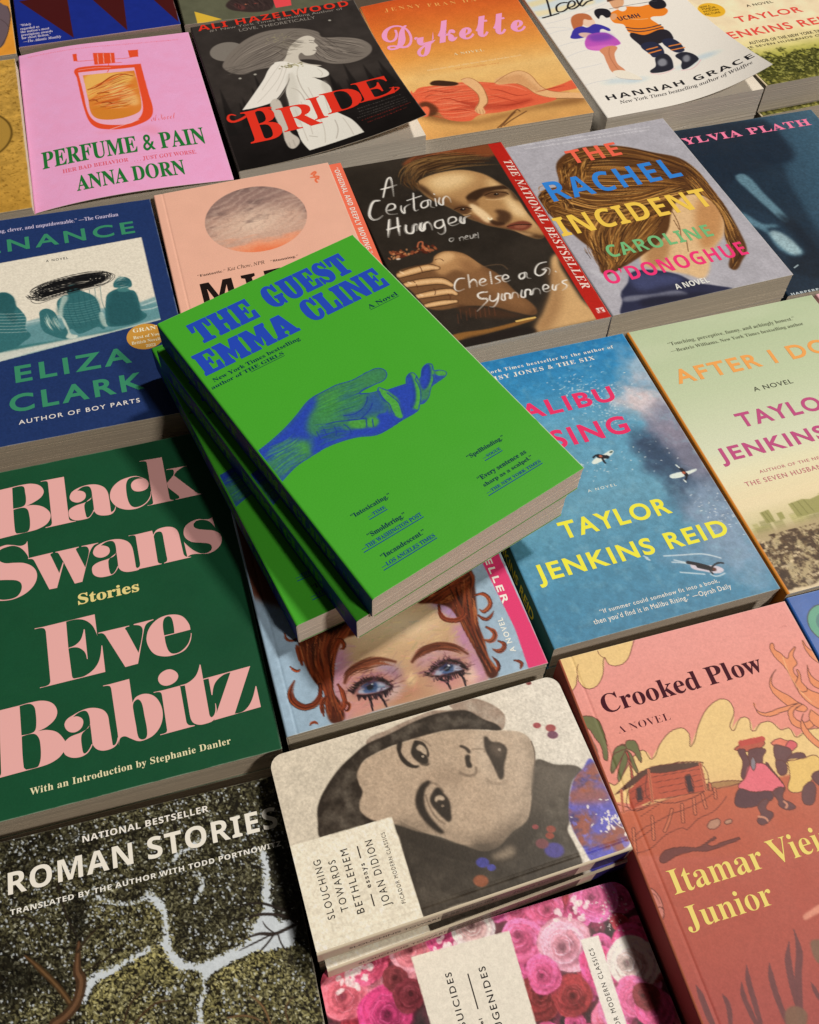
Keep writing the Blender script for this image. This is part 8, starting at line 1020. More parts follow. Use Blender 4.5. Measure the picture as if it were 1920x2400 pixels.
wash('162,294 203,236 295,155 380,107 462,72 577,56 709,31 812,23 910,32 979,53 1043,120 1091,161 1101,195 1036,173 922,138 829,117 730,116 595,115 494,129 413,157 377,241 385,292 359,343 357,389 400,438 144,435 145,358', (46, 38, 31), .95, .25, .1)
FACE = '379,193 428,147 506,127 607,116 731,113 841,119 945,144 1057,184 1147,212 1199,243 1220,291 1213,353 1175,438 1130,522 1085,603 1048,641 968,666 893,705 822,705 755,664 700,624 654,587 566,537 481,477 391,431 344,374 351,329 377,289 371,240'
cv.poly('453,454 568,530 702,617 826,695 972,655 1120,543 1187,442 1172,583 1068,714 897,784 675,693 511,563', (62, 54, 45), .95, .4); cv.poly(FACE, (178, 154, 128), 1, .3); cv.setclip(FACE)
cv.tone((X - .60) * 3, (190, 172, 150), .7); cv.tone((cv.field(3, 77, 3) - .5) * 2, (158, 134, 110), .35)
cv.poly('473,466 568,530 667,584 781,659 883,702 1010,650 1074,612 986,619 856,648 750,615 637,534 559,487', (92, 78, 64), .75, 2.6); cv.poly('777,669 886,692 1010,650 962,681 854,715', (60, 52, 43), .9, 1.8)
cv.poly('641,311 768,295 854,327 886,374 786,380 701,347', (140, 116, 94), .45, 3); cv.poly('1205,258 1218,352 1157,470 1076,612 1082,531 1164,385', (140, 122, 102), .55, 1.6); cv.poly('979,189 1024,203 982,379 948,405 937,303', (200, 182, 158), .4, 3); cv.setclip()
cv.line('1220,291 1213,353 1163,459 1124,532', .7, (96, 82, 68), .8, .4)
cv.setclip(BODY); cv.poly('1202,391 1288,426 1404,509 1193,590 1085,615', (98, 88, 76), .75, 3.5); cv.poly('496,502 732,666 888,748 1153,741 1194,975 453,743', (42, 36, 30), .6, 5); cv.poly('844,740 908,727 951,723 951,757 904,767 861,757', (150, 132, 110), .8, 1.1); cv.setclip()
DK = (40, 33, 27)
for z, a, b in (('599,114 623,106 618,130 606,158 617,199 642,235 666,250 629,246 597,209 588,158', .95, .25), ('658,155 682,127 697,141 698,182 717,213 708,248 679,239 657,212 648,179', .93, .3), ('684,122 721,143 731,180 722,220 719,186 705,154 683,139', .9, .2), ('672,237 701,258 717,250 698,250', .8, .3),
    ('602,385 642,338 684,326 692,339 656,366 633,428 639,488 661,541 674,578 635,547 605,492 592,439', .95, .45), ('667,405 699,375 717,371 731,399 747,442 737,498 719,537 693,510 672,466 662,435', .93, .35), ('702,380 728,381 729,404 705,405', .7, .4),
    ('881,210 907,221 924,249 913,261 900,234', .85, .3), ('891,266 912,268 905,296 904,325 881,321 883,289', .92, .3), ('1008,205 1023,205 1035,234 1077,255 1095,288 1078,324 1051,365 1029,415 1009,422 1003,376 998,317 993,265', .86, .35)): cv.poly(z, DK, a, b)
cv.poly('682,157 706,152 723,181 714,202 694,181 682,172', (182, 160, 134), .95, .25); cv.poly('688,414 714,408 731,428 719,436 700,427 686,433', (182, 160, 134), .95, .25); cv.blob(*parse('697,209')[0][0][:2], .7, .6, (190, 170, 146), .8, 0, .4); cv.blob(*parse('710,459')[0][0][:2], .8, .6, (150, 130, 108), .8, 0, .5)
cv.poly('1020,253 1065,261 1077,289 1050,325 1029,306', (112, 96, 82), .6, 1.2); cv.blob(*parse('1058,285')[0][0][:2], .8, .8, (176, 158, 138), .8, 0, .6)
for z, w_, al in (('920,335 905,363 869,359 839,335', 1.3, .45), ('933,245 989,262 985,274', .8, .4), ('692,339 720,362 732,397', 1.2, .4), ('652,392 651,445 666,504 694,540', .9, .5), ('691,114 724,134 749,170', .8, .4), ('948,405 985,435 1033,438', 1.6, .25)): cv.line(z, w_, (92, 76, 62), al, .7)
P4 = '1463,456 1409,485 1336,531 1285,603 1250,679 1244,741 1255,828 1277,901 1369,894 1472,864 1495,723 1483,576'
cv.poly(P4, (84, 80, 168), 1, .3); cv.setclip(P4); g1, g2 = cv.field(9, 31, 4, (1.6, 1)), cv.field(5, 32, 4, (1.8, 1))
cv.tone((g1 - .46) * 5, (150, 74, 42), .85); cv.tone((g2 - .58) * 6, (50, 46, 110), .8); cv.tone((cv.field(3, 33) - .62) * 7, (112, 108, 196), .8)
cv.poly('1314,568 1383,568 1475,618 1467,660 1348,645 1283,614', (158, 78, 40), .7, 1.5); cv.setclip()
for k in range(46):
    p = parse('1422,743')[0][0]; a = cv.rng.normal(0, 1, 2) * (5, 3.5); cv.blob(p[0] + a[0], p[1] + a[1], cv.rng.uniform(.3, 1.3), cv.rng.uniform(.2, .7), (226, 216, 204), .85, cv.rng.random() * 3, .4)
for z, r, c in (('1278,224', 2.0, (142, 46, 52)), ('1337,256', 2.6, (142, 48, 50)), ('1333,291', 2.7, (92, 42, 66)), ('1324,4', 1.5, (104, 34, 34)), ('797,751', 3, (70, 70, 150)), ('827,783', 2, (70, 70, 150)), ('762,822', 3.4, (150, 84, 56)), ('1125,797', 4.6, (74, 66, 140)), ('1148,706', 2.2, (150, 70, 56)), ('1131,732', 2, (150, 66, 50)), ('1083,675', 1.5, (150, 70, 70)), ('1084,754', 3, (120, 66, 70))):
    p = parse(z)[0][0]; cv.blob(p[0], p[1], r, r * .75, c, .85, .3, .3)
cv.line('1337,-17 1324,7', .8, (104, 34, 34), .9)
cv.poly('-103,455! -15,427! 471,437! 472,897! 26,886! -9,892!', (228, 216, 190), 1, 0, False)
for z in ('7,843 32,871 52,898', '5,863 24,885 36,905', '1437,748 1454,785 1477,808', '1402,726 1418,753'): cv.line(z, .5, (236, 228, 210), .8, .3)
cv.mottle(.11, .9, 3, 2); cv.mottle(.05, 5, 14, 3)
B = book(cv, 'pocket_book', 'small grey round-cornered book with an ink-wash face lying sideways, topmost of its stack', 3, (196, 180, 152), spine='B', rnd=(6.5, 6.5, 2.2, 2.2), page=(.56, .51, .44), crease=(5.0,), rough=.38, back=(60, 54, 46))
sl = [('g','SLOUCHING',(11.3,77.9),(11.3,52.3),(8.1,77.9)), ('g','TOWARDS',(17.6,76.6),(17.6,54.4),(14.4,76.6)), ('g','BETHLEHEM',(24.0,79.4),(24.0,51.3),(20.7,79.4))]
lettering(B, 'title_lettering', sl, (38, 34, 32), track=.16)
lettering(B, 'author_lettering', [('g','JOAN DIDION',(35.7,79.9),(35.7,50.8),(32.3,79.9))], (38, 34, 32), track=.16)
def rule(z):
    p = parse(z)[0]; x = (p[0][0] + p[1][0]) / 2; return box_items(x - .22, p[0][1], x + .22, p[1][1])
lettering(B, 'subtitle_lettering', [('g','essays',(29.6,70.4),(29.6,59.7),(27.4,70.4))], (60, 52, 46), .05, track=.2, extra=[rule('285,783 287,732'), rule('285,572 287,518')])
lettering(B, 'series_lettering', [('g','PICADOR MODERN CLASSICS',(42.1,81.1),(42.1,49.4),(40.3,81.1))], (66, 58, 52), track=.14)
t0 = B['t']; spine_words(B, [('g', 'SLOUCHING TOWARDS BETHLEHEM', (14, t0 * .42), (82, t0 * .42), (14, t0 * .62)), ('g', 'JOAN DIDION', (90, t0 * .42), (116, t0 * .42), (90, t0 * .62))], (70, 60, 52), .05)
def spine_patch(B, name, x0, x1, col):
    d = .02; v = [(x0 - B['w']/2, -B['h']/2 - d, 1.2), (x1 - B['w']/2, -B['h']/2 - d, 1.2), (x1 - B['w']/2, -B['h']/2 - d, B['t'] - 1.2), (x0 - B['w']/2, -B['h']/2 - d, B['t'] - 1.2)]
    return obj(name, mesh(name, v, [(0, 1, 2, 3)]), B['spine_o'], (ink_mat(col, .35),))
spine_patch(B, 'spine_print', 56, 121, (104, 86, 74)); spine_patch(B, 'spine_print', 129, 146, (52, 46, 92))
beneath(B, ['small round-cornered book between the sideways ink-wash face and the lowest copy', 'lowest small round-cornered book of the stack with the sideways ink-wash face'], UNDER + 'ink-wash face book', shift=[(1.5, -3.2, .022), (-.5, .6, 0)])

# ---------------------------------------------------------------- small rose-covered book
cv = Cv('suic', (92, 54, 60), .42); cv.tone((cv.field(12, 4) - .45) * 4, (52, 42, 44), .9); cv.tone((cv.field(8, 14) - .6) * 5, (160, 60, 90), .8); R = np.random.default_rng(12)
def rose(x, y, r, c, n=None):
    c = np.minimum(np.array(c, float) * (1.08, 1.12, 1.08), 250); rot = R.random() * 6.3
    ox, oy = R.normal(0, r * .10, 2)
    for ring, (k, q) in enumerate(((5, 1.0), (4, .82), (4, .62), (3, .46), (3, .3))):
        x, y = x + ox / 4, y + oy / 4
        for m in range(k):
            a = rot + ring * .55 + m * 6.283 / k + R.normal(0, .12); rr_ = r * q * R.uniform(.86, 1.12); w_ = 6.283 / k * .78
            th = np.linspace(-w_, w_, 11); ed = rr_ * (1 - .16 * (np.abs(th) / w_) ** 2.2) + R.normal(0, r * .018, 11)
            out = np.c_[x + ed * np.cos(a + th), y + ed * np.sin(a + th) * .93]; inn = np.c_[x + rr_ * .35 * np.cos(a + th[::-1]), y + rr_ * .35 * np.sin(a + th[::-1]) * .93]
            cc = np.minimum(c * R.uniform(.86, 1.12) * (1.02 - .05 * ring), 250)
            cv.poly([np.r_[out + (.35 + r * .03, .5 + r * .04), inn]], c * (.52, .42, .46), .42, .8); cv.poly([np.r_[out, inn]], cc * .86, .95, .12)
            rim = np.c_[x + (ed * .985) * np.cos(a + th), y + (ed * .985) * np.sin(a + th) * .93]; mid = np.c_[x + ed * .74 * np.cos(a + th * .9 + .12), y + ed * .74 * np.sin(a + th * .9 + .12) * .93][::-1]
            cv.poly([np.r_[rim, mid]], np.minimum(cc * 1.14 + 10, 252), .75, r * .05)
            if R.random() < .6: cv.line(None, r * .045, np.minimum(c * 1.1 + 40, 252), .5, .35, (.2, .2), raw=rim[1:-1])
    cv.blob(x, y, r * .13, r * .12, c * .5, .8, 0, .8); q = np.array([(x + r * .04 * t * math.cos(t * 1.3 + rot), y + r * .04 * t * math.sin(t * 1.3 + rot)) for t in np.linspace(.4, 5, 22)]); cv.line(None, r * .05, c * .6, .7, .3, raw=q)
RS = []
for k in range(120):
    x, y = R.uniform(-4, cv.w + 4), R.uniform(-4, cv.h + 4)
    cc = [(222, 84, 136), (236, 118, 158), (206, 70, 116), (160, 48, 62), (232, 140, 152), (216, 98, 126), (226, 92, 146)][R.integers(7)]; rose(x, y, R.uniform(4.5, 8.5), cc)
for z, r, c in (('11,68', 4, (170, 60, 80)), ('86,135', 11, (222, 100, 116)), ('247,252', 13, (190, 56, 106)), ('222,33', 10, (214, 80, 112)), ('419,31', 9.5, (226, 120, 132)), ('568,23', 8, (216, 80, 130)), ('718,21', 10, (226, 172, 170)), ('935,16', 6, (220, 90, 130)), ('1068,12', 9.5, (228, 92, 134)), ('923,141', 10, (226, 96, 140)), ('1099,189', 13, (236, 148, 168)), ('1330,53', 11, (228, 96, 150)), ('1220,319', 10, (214, 70, 120)), ('898,383', 10, (128, 44, 46)), ('1058,404', 9, (140, 46, 50)), ('966,286', 8, (216, 84, 130)), ('1402,273', 9, (206, 64, 116)), ('1379,363', 12, (238, 196, 192)), ('1314,475', 9, (222, 96, 140)), ('1387,550', 9, (214, 80, 130)), ('321,126', 6, (120, 50, 56)), ('368,213', 7, (110, 40, 50)), ('1371,491', 6, (120, 44, 50))):
    p = parse(z)[0][0]; rose(p[0], p[1], r, c)
for z in ('1201,69', '153,24', '138,85', '609,64'):
    p = parse(z)[0][0]
    for k in range(16): a = R.normal(0, 1, 2) * (4.5, 2.6); cv.blob(p[0] + a[0], p[1] + a[1], R.uniform(1, 2.2), R.uniform(.7, 1.4), (240, 214, 210), .8, R.random() * 3, .4)
for k in range(60):
    p = parse('1357,122')[0][0]; a = R.normal(0, 1, 2) * (4, 5); cv.blob(p[0] + a[0], p[1] + a[1], R.uniform(.2, .7), R.uniform(.15, .5), (214, 196, 190), .8, R.random() * 3, .4)
cv.mottle(.16, .9, 5, 2)
cv.poly('415,63! 876,76! 860,622! 432,603!', (222, 212, 192), 1, 0, False); cv.poly('1176,199! 1262,203! 1235,726! 1155,721!', (228, 220, 204), 1, 0, False)
cv.mottle(.04, 1.2, 8, 2)
B = book(cv, 'pocket_book', 'small round-cornered book covered in pink roses with two white labels', 1, (150, 50, 90), spine='B', rnd=(8, 8, 2.2, 2.2), page=(.56, .51, .44), rough=.36)
lettering(B, 'title_lettering', [('g','THE VIRGIN SUICIDES',(57.0,70.9),(57.0,17.0),(54.2,70.9))], (38, 34, 36), .03, track=.14)
lettering(B, 'author_lettering', [('g','JEFFREY EUGENIDES',(72.3,69.5),(72.3,18.7),(69.3,69.5))], (38, 34, 36), .03, track=.14)
lettering(B, 'subtitle_lettering', [('g','a novel',(64.6,49.3),(64.6,38.1),(63.1,49.3))], (60, 54, 50), .05, track=.18, extra=[rule('639,342 642,197')])
lettering(B, 'series_lettering', [('g','PICADOR MODERN CLASSICS',(121.9,65.9),(121.9,24.7),(119.8,65.9))], (52, 48, 46), track=.14)

# ---------------------------------------------------------------- pink illustrated book
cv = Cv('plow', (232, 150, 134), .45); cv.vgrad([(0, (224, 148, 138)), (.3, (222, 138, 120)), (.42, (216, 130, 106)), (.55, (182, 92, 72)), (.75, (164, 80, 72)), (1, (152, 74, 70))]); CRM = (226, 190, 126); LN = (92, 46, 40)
def shape(z, c, lw=.4): cv.poly(z, c, 1, .1); (cv.line(z.replace('!', '') + ' ' + z.split()[0].replace('!', ''), lw, LN, .9, .25) if lw else None)
shape('-34,-18! 415,-20! 388,34 340,90 288,110 240,92 230,51! 192,130 139,182 84,184 59,138 64,106! 37,154 -9,175 -6,52', CRM); cv.line('230,51 215,33 211,6', .35, LN, .9); cv.line('64,106 73,74 89,50', .35, LN, .9)
shape('-9,632 13,653 38,671! 109,619 173,566 231,551 251,602! 318,544 390,501 455,497 476,535 460,593! 536,509 609,443 690,411 736,429 737,489 683,571! 754,526 790,541 780,603! 837,576 887,584 916,634! 958,636 969,686! 1039,668 1101,675! 1336,686! 1196,1017! 419,804! 288,865! -28,730!', CRM)
shape('407,786 491,784 577,798 647,827 663,856 510,829!', (164, 126, 80)); cv.poly('-56,799! 155,799 320,796 517,816 715,836 1025,851 1297,864! 1087,1272! 289,1080! -6,990!', (188, 98, 68), 1, .5); cv.line('16,795 153,804 320,796 517,816 619,819', .35, LN, .8)
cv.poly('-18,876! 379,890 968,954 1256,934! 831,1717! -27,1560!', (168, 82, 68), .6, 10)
GRN = (104, 104, 66)
for z in ('-10,316 42,320 77,351 82,405 70,486 46,551 32,542 42,478 29,433 20,389 10,375 16,492 -2,589 -12,576 -12,484 -13,379', '41,615 59,565 100,515 149,497 147,528 113,559 79,591', '57,645 89,593 138,536 152,529 133,585 96,626 61,661', '151,518 169,487 190,488 211,499 212,546 198,603 188,580 181,547', '152,529 167,554 167,605 161,648 151,630 151,580', '83,531 104,506 138,499 156,520 128,523'): shape(z, GRN)
shape('143,537 142,577 132,625 118,672 127,674 142,618 150,570 153,538', (176, 84, 66)); shape('-1,548 -2,589 -11,636 -21,623', (176, 84, 66))
shape('86,712! 211,652! 172,785! 60,797!', (170, 76, 58)); shape('211,652! 464,684! 433,807! 173,785!', (180, 84, 62)); shape('19,713! 209,639 344,651 479,680! 420,689 271,676 207,661 120,692', (84, 58, 48))
for y in range(5): cv.line('206,681 325,693 459,707', .3, LN, .9, .2, raw=dense(parse('206,681 325,693 459,707')[0], False) + (.4 * y, y * 2.7)); cv.line(None, .3, LN, .9, .2, raw=dense(parse('83,726 189,696')[0], False)[:, :2] + (.3 * y, y * 2.8))
shape('370,719! 396,720! 379,798! 353,795!', (64, 44, 48)); shape('126,713! 150,712! 133,769! 107,769!', (64, 44, 48))
for z in ('215,648 197,713 174,790', '464,684 452,744 435,808', '54,703 36,757 25,802'): cv.line(z, 1.3, (196, 110, 80), 1, .3); cv.line(z, .35, LN, .7)
for a in ('39,882 20,942 5,993', '144,854 126,906 111,948', '245,848 211,891 174,928', '301,838 283,883 273,913', '365,828 352,863 342,894', '412,819 406,854 401,881', '478,810 472,833 465,851', '467,785 459,810'): cv.line(a, 1.7, LN, .9, .3); cv.line(a, 1.0, (196, 108, 78), 1, .3)
for z in ('32,913 97,888 133,884 227,867 289,863 354,856 404,847 472,828', '4,984 75,985 171,946 256,937 275,949 345,919 433,905 516,860', '24,934 107,910 124,905'): cv.line(z, .35, LN, .85)
for z in ('371,959 395,942 435,943 436,963 408,979 375,974', '456,963 479,957 493,967 474,978 456,973'): shape(z, (176, 128, 104))
shape('105,1029 144,1008 220,1015 291,1035 381,1013 388,1020 339,1039 407,1044 487,1044 491,1053 399,1060 319,1061 266,1046 188,1043 122,1057 100,1051', (110, 62, 58))
SKN = (98, 62, 64)
shape('653,661 706,645 759,646 810,666 786,688 725,692 669,676', (176, 84, 66)); 
for k in range(7): p = parse('701,644 804,651')[0]; cv.blob(p[0][0] + (p[1][0] - p[0][0]) * k / 6, p[0][1] + (p[1][1] - p[0][1]) * k / 6, 1.7, 1.5, (184, 72, 62), 1, 0, .2)
shape('718,685 751,683 783,692 798,706 770,730 749,760 698,766 695,730', SKN); shape('666,670 701,675 697,694 696,740 668,773 635,809 625,791 663,731', SKN); shape('770,760 784,805 798,858 801,894 782,908 766,860 757,817', SKN)
shape('689,753 754,761 775,802 796,863 796,893 728,893 645,871 590,836 637,804', (220, 106, 116)); shape('705,732 725,723 714,765 692,779', (130, 120, 126))
shape('540,895 570,855 597,843 644,873 728,893 721,926 654,936 584,932 545,916', (86, 54, 60)); shape('653,927 696,924 668,960 691,985 678,1005 619,1024 603,999 632,979 634,945', SKN); shape('730,899 791,891 767,938 794,965 803,992 760,990 733,963 740,941', SKN)
cv.line('619,984 644,996 651,1012', 1.0, (206, 140, 110), .9); cv.line('765,952 771,969 760,980', 1.0, (206, 140, 110), .9)
shape('837,681 887,669 910,685 941,709 910,727 856,707', (218, 118, 92)); shape('929,691 957,719 924,741 877,749', (206, 92, 96)); shape('847,694 887,710 915,739 882,781 844,791 821,764', SKN); shape('910,758 963,767 961,802 895,815 867,787', SKN)
shape('870,783 951,790 1022,799 997,863 936,896 876,929 812,912 849,852', (222, 182, 104)); shape('821,764 858,784 844,831 810,837 803,810', SKN); shape('883,916 941,908 912,978 880,999 849,980', SKN); shape('946,879 1015,868 1042,935 975,942', SKN)
OG = (222, 136, 92)
for z in ('1064,242 1075,210 1095,204 1089,238 1108,266 1125,300 1148,277 1189,253 1196,255 1163,293 1161,338 1125,363 1128,420 1151,482 1189,515 1245,574 1166,596 1110,537 1092,466 1095,389 1087,329 1070,285', '1042,340 1001,374 986,415 1010,455 1038,485 1062,524 1094,566 1065,579 1018,545 982,486 966,432 987,381', '852,472 849,509 880,534 936,533 1003,530 1066,536 1046,553 969,553 901,558 856,538 845,508', '983,589 996,555 1032,538 1076,539 1042,551 1012,576 1016,609 1049,629 1088,618 1113,592 1117,626 1063,664 1006,649 982,621', '1060,589 1040,615 1048,692 1079,753 1121,795 1064,780 1023,717 1015,651', '1098,435 1134,399 1143,368 1149,392 1135,433 1141,480 1107,481', '1249,229 1254,271 1273,300 1312,334 1304,389 1251,340 1239,279', '1108,580 1145,634 1197,659 1134,694 1087,660 1078,615', '1205,362 1198,417 1221,457 1288,498 1219,501 1176,456'): shape(z, OG)
cv.line('1108,289 1095,377 1102,469 1129,543', .5, (246, 186, 130), .7)
shape('-13,1131 16,1144 35,1188 28,1247 6,1275 -6,1238 -11,1184', (196, 120, 106)); shape('-2,1230 27,1229 22,1262 -4,1276', (196, 120, 106)); cv.line('2,1153 21,1176 25,1212', .35, LN, .8)
GY = (108, 66, 66)
for z, w_ in (('41,1551 44,1603 43,1665 45,1719', 2.6), ('133,1612 137,1660 115,1723', 2.2), ('231,1591 215,1642 216,1705 221,1767', 2.2), ('281,1537 260,1599 249,1675 236,1756', 2.4), ('378,1556 358,1618 347,1702 345,1794', 2.6), ('499,1503 461,1566 436,1648 417,1745 398,1816', 3), ('542,1465 522,1550 480,1620 439,1704 390,1814', 3), ('514,1670 516,1717 531,1776', 2), ('224,1707 223,1745', 1.6)): cv.line(z, w_, GY, .95, .3, (.2, .8))
for z in ('354,1743 389,1729 427,1744 439,1774 398,1816 341,1800', '583,1534 604,1523 642,1542 619,1618 577,1607'): cv.poly(z, (122, 92, 74), .95, .3)
cv.poly('603,1435 655,1411 719,1403 707,1425 652,1436', (214, 140, 116), 1, .3)
cv.small('1168,137 1209,136', .9, (140, 70, 66))
cv.mottle(.04, 1.0, 3, 2)
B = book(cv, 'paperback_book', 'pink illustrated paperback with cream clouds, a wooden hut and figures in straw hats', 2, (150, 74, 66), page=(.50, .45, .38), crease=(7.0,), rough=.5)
lettering(B, 'title_lettering', [('b','Crooked Plow',(12.2,33.1),(98.5,33.1),(12.2,23.6))], (66, 18, 34), .0)
lettering(B, 'subtitle_lettering', [('b','A NOVEL',(14.9,44.4),(42.5,44.4),(14.9,40.7))], (74, 22, 38), -.12, track=.03)
lettering(B, 'author_lettering', [('b','Itamar Vieira',(10.4,119.7),(97.7,119.7),(10.4,109.3)), ('b','Junior',(10.1,134.8),(51.8,134.8),(10.1,125.3))], (230, 206, 112), -.08)
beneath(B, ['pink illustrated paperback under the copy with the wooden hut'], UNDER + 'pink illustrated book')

# ---------------------------------------------------------------- book with a photo of treetops
cv = Cv('roman', (60, 54, 36), .42)
f1, f2, f3 = cv.field(1.7, 3, 3), cv.field(5, 4, 4), cv.field(.9, 5, 2); XX = np.arange(cv.nx)[None] * cv.res; YY = np.arange(cv.ny)[:, None] * cv.res
leaf_light = np.full((cv.ny, cv.nx), .36, np.float32) + ((f2 - .5) * .7).astype(np.float32)
def region(z, v, b):
    j, i, m = cv.mask([dense(q) for q in parse(z)], b); s_ = leaf_light[j:j+m.shape[0], i:i+m.shape[1]]; s_ += (v - s_) * m
for z, v, b in (('398,379 444,369 502,406 592,429 661,432 714,506 706,578 642,620 542,651 422,676 366,648 345,514 372,433', .62, 2.5), ('353,848 365,772 420,711 511,671 602,645 678,629 735,658 730,826 703,939', .95, 1.5), ('60,771 76,710 134,671 234,676 259,744 214,811', .72, 3), ('55,351 174,337 309,356 317,477 239,558 124,528 67,471', .42, 4), ('25,402 67,471 167,554 322,650 320,691 205,675 20,682', .08, 3), ('31,3 406,17 464,98 259,126 120,138 29,107', .2, 4), ('325,330 386,331 394,438 366,534 328,538 319,448', .06, 2),
    ('660,132 1231,228 1199,367 1168,455 1150,558 1076,674 994,711 901,723 811,717 750,662 747,559 746,499 723,433 637,365', .32, 3), ('1209,354 1320,284 1321,618 1332,799 1258,779 1229,684 1182,597 1206,464', .02, 1.2), ('809,967 840,896 871,828 938,782 1031,764 1093,758 1169,764 1273,783 1320,896 1316,1099', .85, 1.5), ('1170,757 1261,766 1330,805 1320,896 1271,869 1204,823', .30, 3), ('666,823 733,743 806,755 844,807 827,879 802,965 654,926', .6, 1.5), ('656,638 701,635 751,720 727,797 638,802', .9, 1.5)): region(z, v, b)
cv.a[:] = (30, 27, 21); cv.tone((f1 - .45) * 3 * (.3 + leaf_light), (62, 56, 34), .8)
SKY = '667,390 697,432 725,490 736,542 737,608 755,668 792,710 823,726 889,727 975,717 1044,703 1118,616 1171,563 1199,450 1193,360 1210,365 1205,469 1193,585 1208,648 1291,669 1272,722 1254,770 1188,761 1136,767 1079,752 1009,766 940,780 888,797 858,836 848,879 830,920 800,964! 823,970! 816,938 837,869 850,834 841,777 803,752 755,739 742,712 731,662 710,629 652,622 584,640 516,662 450,683 399,709 377,749 367,708 378,672 452,653 534,643 619,617 695,605 713,561 711,503 686,454 652,412'
j, i, mk = cv.mask([dense(c) for c in parse(SKY)]); sky = np.zeros((cv.ny, cv.nx), np.float32); sky[j:j+mk.shape[0], i:i+mk.shape[1]] = mk
sc_ = Cv.__new__(Cv); sc_.__dict__.update(cv.__dict__); sc_.a = np.zeros_like(cv.a); sc_.clip = None
for z, w_ in (('446,350 489,384 548,407 608,418 664,402', 1.8), ('788,278 831,249 880,237 915,214', 2.4), ('874,348 903,394 897,439 857,483', 2.0), ('1191,341 1189,444 1169,548 1180,611', 3.4), ('665,395 719,462 724,553 715,639', 2.6), ('716,625 745,704 772,725', 3.4), ('648,629 572,645 496,668 406,693 369,718 362,764', 2.6), ('830,972 828,906 861,846', 2.2), ('695,823 711,807', 1.6)): sc_.line(z, w_, (1, 1, 1), 1, .4)
sky = np.maximum(sky, sc_.a[..., 0]); R = cv.rng; leaf_light *= .82 + 1.5 * gauss(sky, 4.5 / cv.res)
m_ = np.clip((gauss(sky, .8 / cv.res) + (f3 - .5) * .8 - .44) * 7, 0, 1); cv.tone(m_, (198, 203, 203), .97); sk = gauss(sky, 1.0 / cv.res)
for k in range(25000):
    x, y = R.uniform(0, cv.w), R.uniform(0, 112); i_, j_ = min(cv.nx - 1, int(x / cv.res)), min(cv.ny - 1, int(y / cv.res)); s_ = sk[j_, i_]
    if s_ > .8 or (s_ > .45 and R.random() < .5): continue
    l = float(np.clip(leaf_light[j_, i_], 0, 1)); u = R.random(); a_ = R.uniform(0, 3.14); ln = R.uniform(.4, 1.2)
    if u < .34 - .24 * l: c = np.array((26, 24, 19))
    elif u < .86 - .16 * l: c = np.array((54, 52, 40)) + np.array((104, 96, 50)) * l * (.25 + .8 * R.random())
    elif u < .955: c = np.array((100, 98, 82)) + np.array((104, 94, 40)) * l * R.uniform(.5, 1)
    else: c = np.array((168, 170, 162)) + np.array((40, 30, -14)) * l
    if l < .2 and R.random() < .5: c = c * .6
    cv.line(None, R.uniform(.35, .7), c, .92, .3, raw=[(x, y), (x + ln * math.cos(a_), y + ln * math.sin(a_))])
for k in range(1900):
    x, y = R.uniform(0, cv.w), R.uniform(0, 105); i_, j_ = min(cv.nx - 1, int(x / cv.res)), min(cv.ny - 1, int(y / cv.res))
    if f2[j_, i_] > .46 and .14 < leaf_light[j_, i_] < .8: cv.blob(x, y, R.uniform(.25, .7), R.uniform(.2, .5), (190, 195, 196), .85, R.random() * 3, .5)
TRK = (84, 60, 42)
for z, w_, c in (('235,817 283,799 324,765 347,718 353,674 339,639 345,578 353,524', 5.5, TRK), ('301,751 257,679 181,582 127,521', 3, (84, 62, 40)), ('346,562 388,517 449,476', 1.2, (50, 40, 30)), ('371,647 454,622 540,581', 1.0, (44, 36, 28)), ('1288,685 1234,696 1181,702 1115,685 1046,692', 1.8, (44, 36, 32)), ('1281,675 1228,636 1129,606 1076,613', 1.6, (44, 36, 32)), ('1181,702 1141,736 1084,770', 1.0, (44, 36, 32)), ('1197,710 1206,753 1225,790', .8, (44, 36, 32)), ('1164,702 1111,713 1023,730', .9, (44, 36, 32)), ('1182,698 1153,666 1141,638', .7, (44, 36, 32)), ('1279,641 1217,600 1137,558 1043,547', 1.4, (40, 34, 30)), ('559,902 611,862 661,845 725,854', 1.2, (70, 52, 36)), ('513,889 551,817 620,774', 1.0, (60, 46, 34)), ('1104,1044 1084,971 1036,913', 1.2, (110, 84, 56)), ('1182,1064 1177,1003 1217,968', 1.0, (90, 70, 48)), ('936,977 1015,990 1088,1040', 1.1, (100, 76, 52)), ('278,256 304,389 348,499', 1.2, (40, 34, 28)), ('75,346 156,376 202,461', 1.0, (40, 34, 28))):
    cv.line(z, w_ * .8, np.array(c) * .8, .95, .4, (1, .3)); cv.line(z, w_ * .3, np.array(c) * 1.5, .6, .4, (1, .3))
cv.mottle(.05, .8, 33, 2)
B = book(cv, 'paperback_book', 'paperback with a photo looking up into treetops and white capitals', 2, (40, 38, 30), page=(.54, .50, .44), rough=.36)
lettering(B, 'title_lettering', [('s','ROMAN STORIES',(6.2,24.7),(128.3,24.7),(6.2,14.9))], (228, 220, 202), track=.03)
lettering(B, 'band_lettering', [('s','NATIONAL BESTSELLER',(39.7,9.5),(97.8,9.5),(39.7,6.5))], (230, 226, 218), track=.04)
lettering(B, 'blurb_lettering', [('s','TRANSLATED BY THE AUTHOR WITH TODD PORTNOWITZ',(6.9,33.6),(128.1,33.6),(6.9,31.3))], (228, 224, 216), track=.04)
beneath(B, ['paperback under the copy with the treetop photo'], UNDER + 'treetop book')

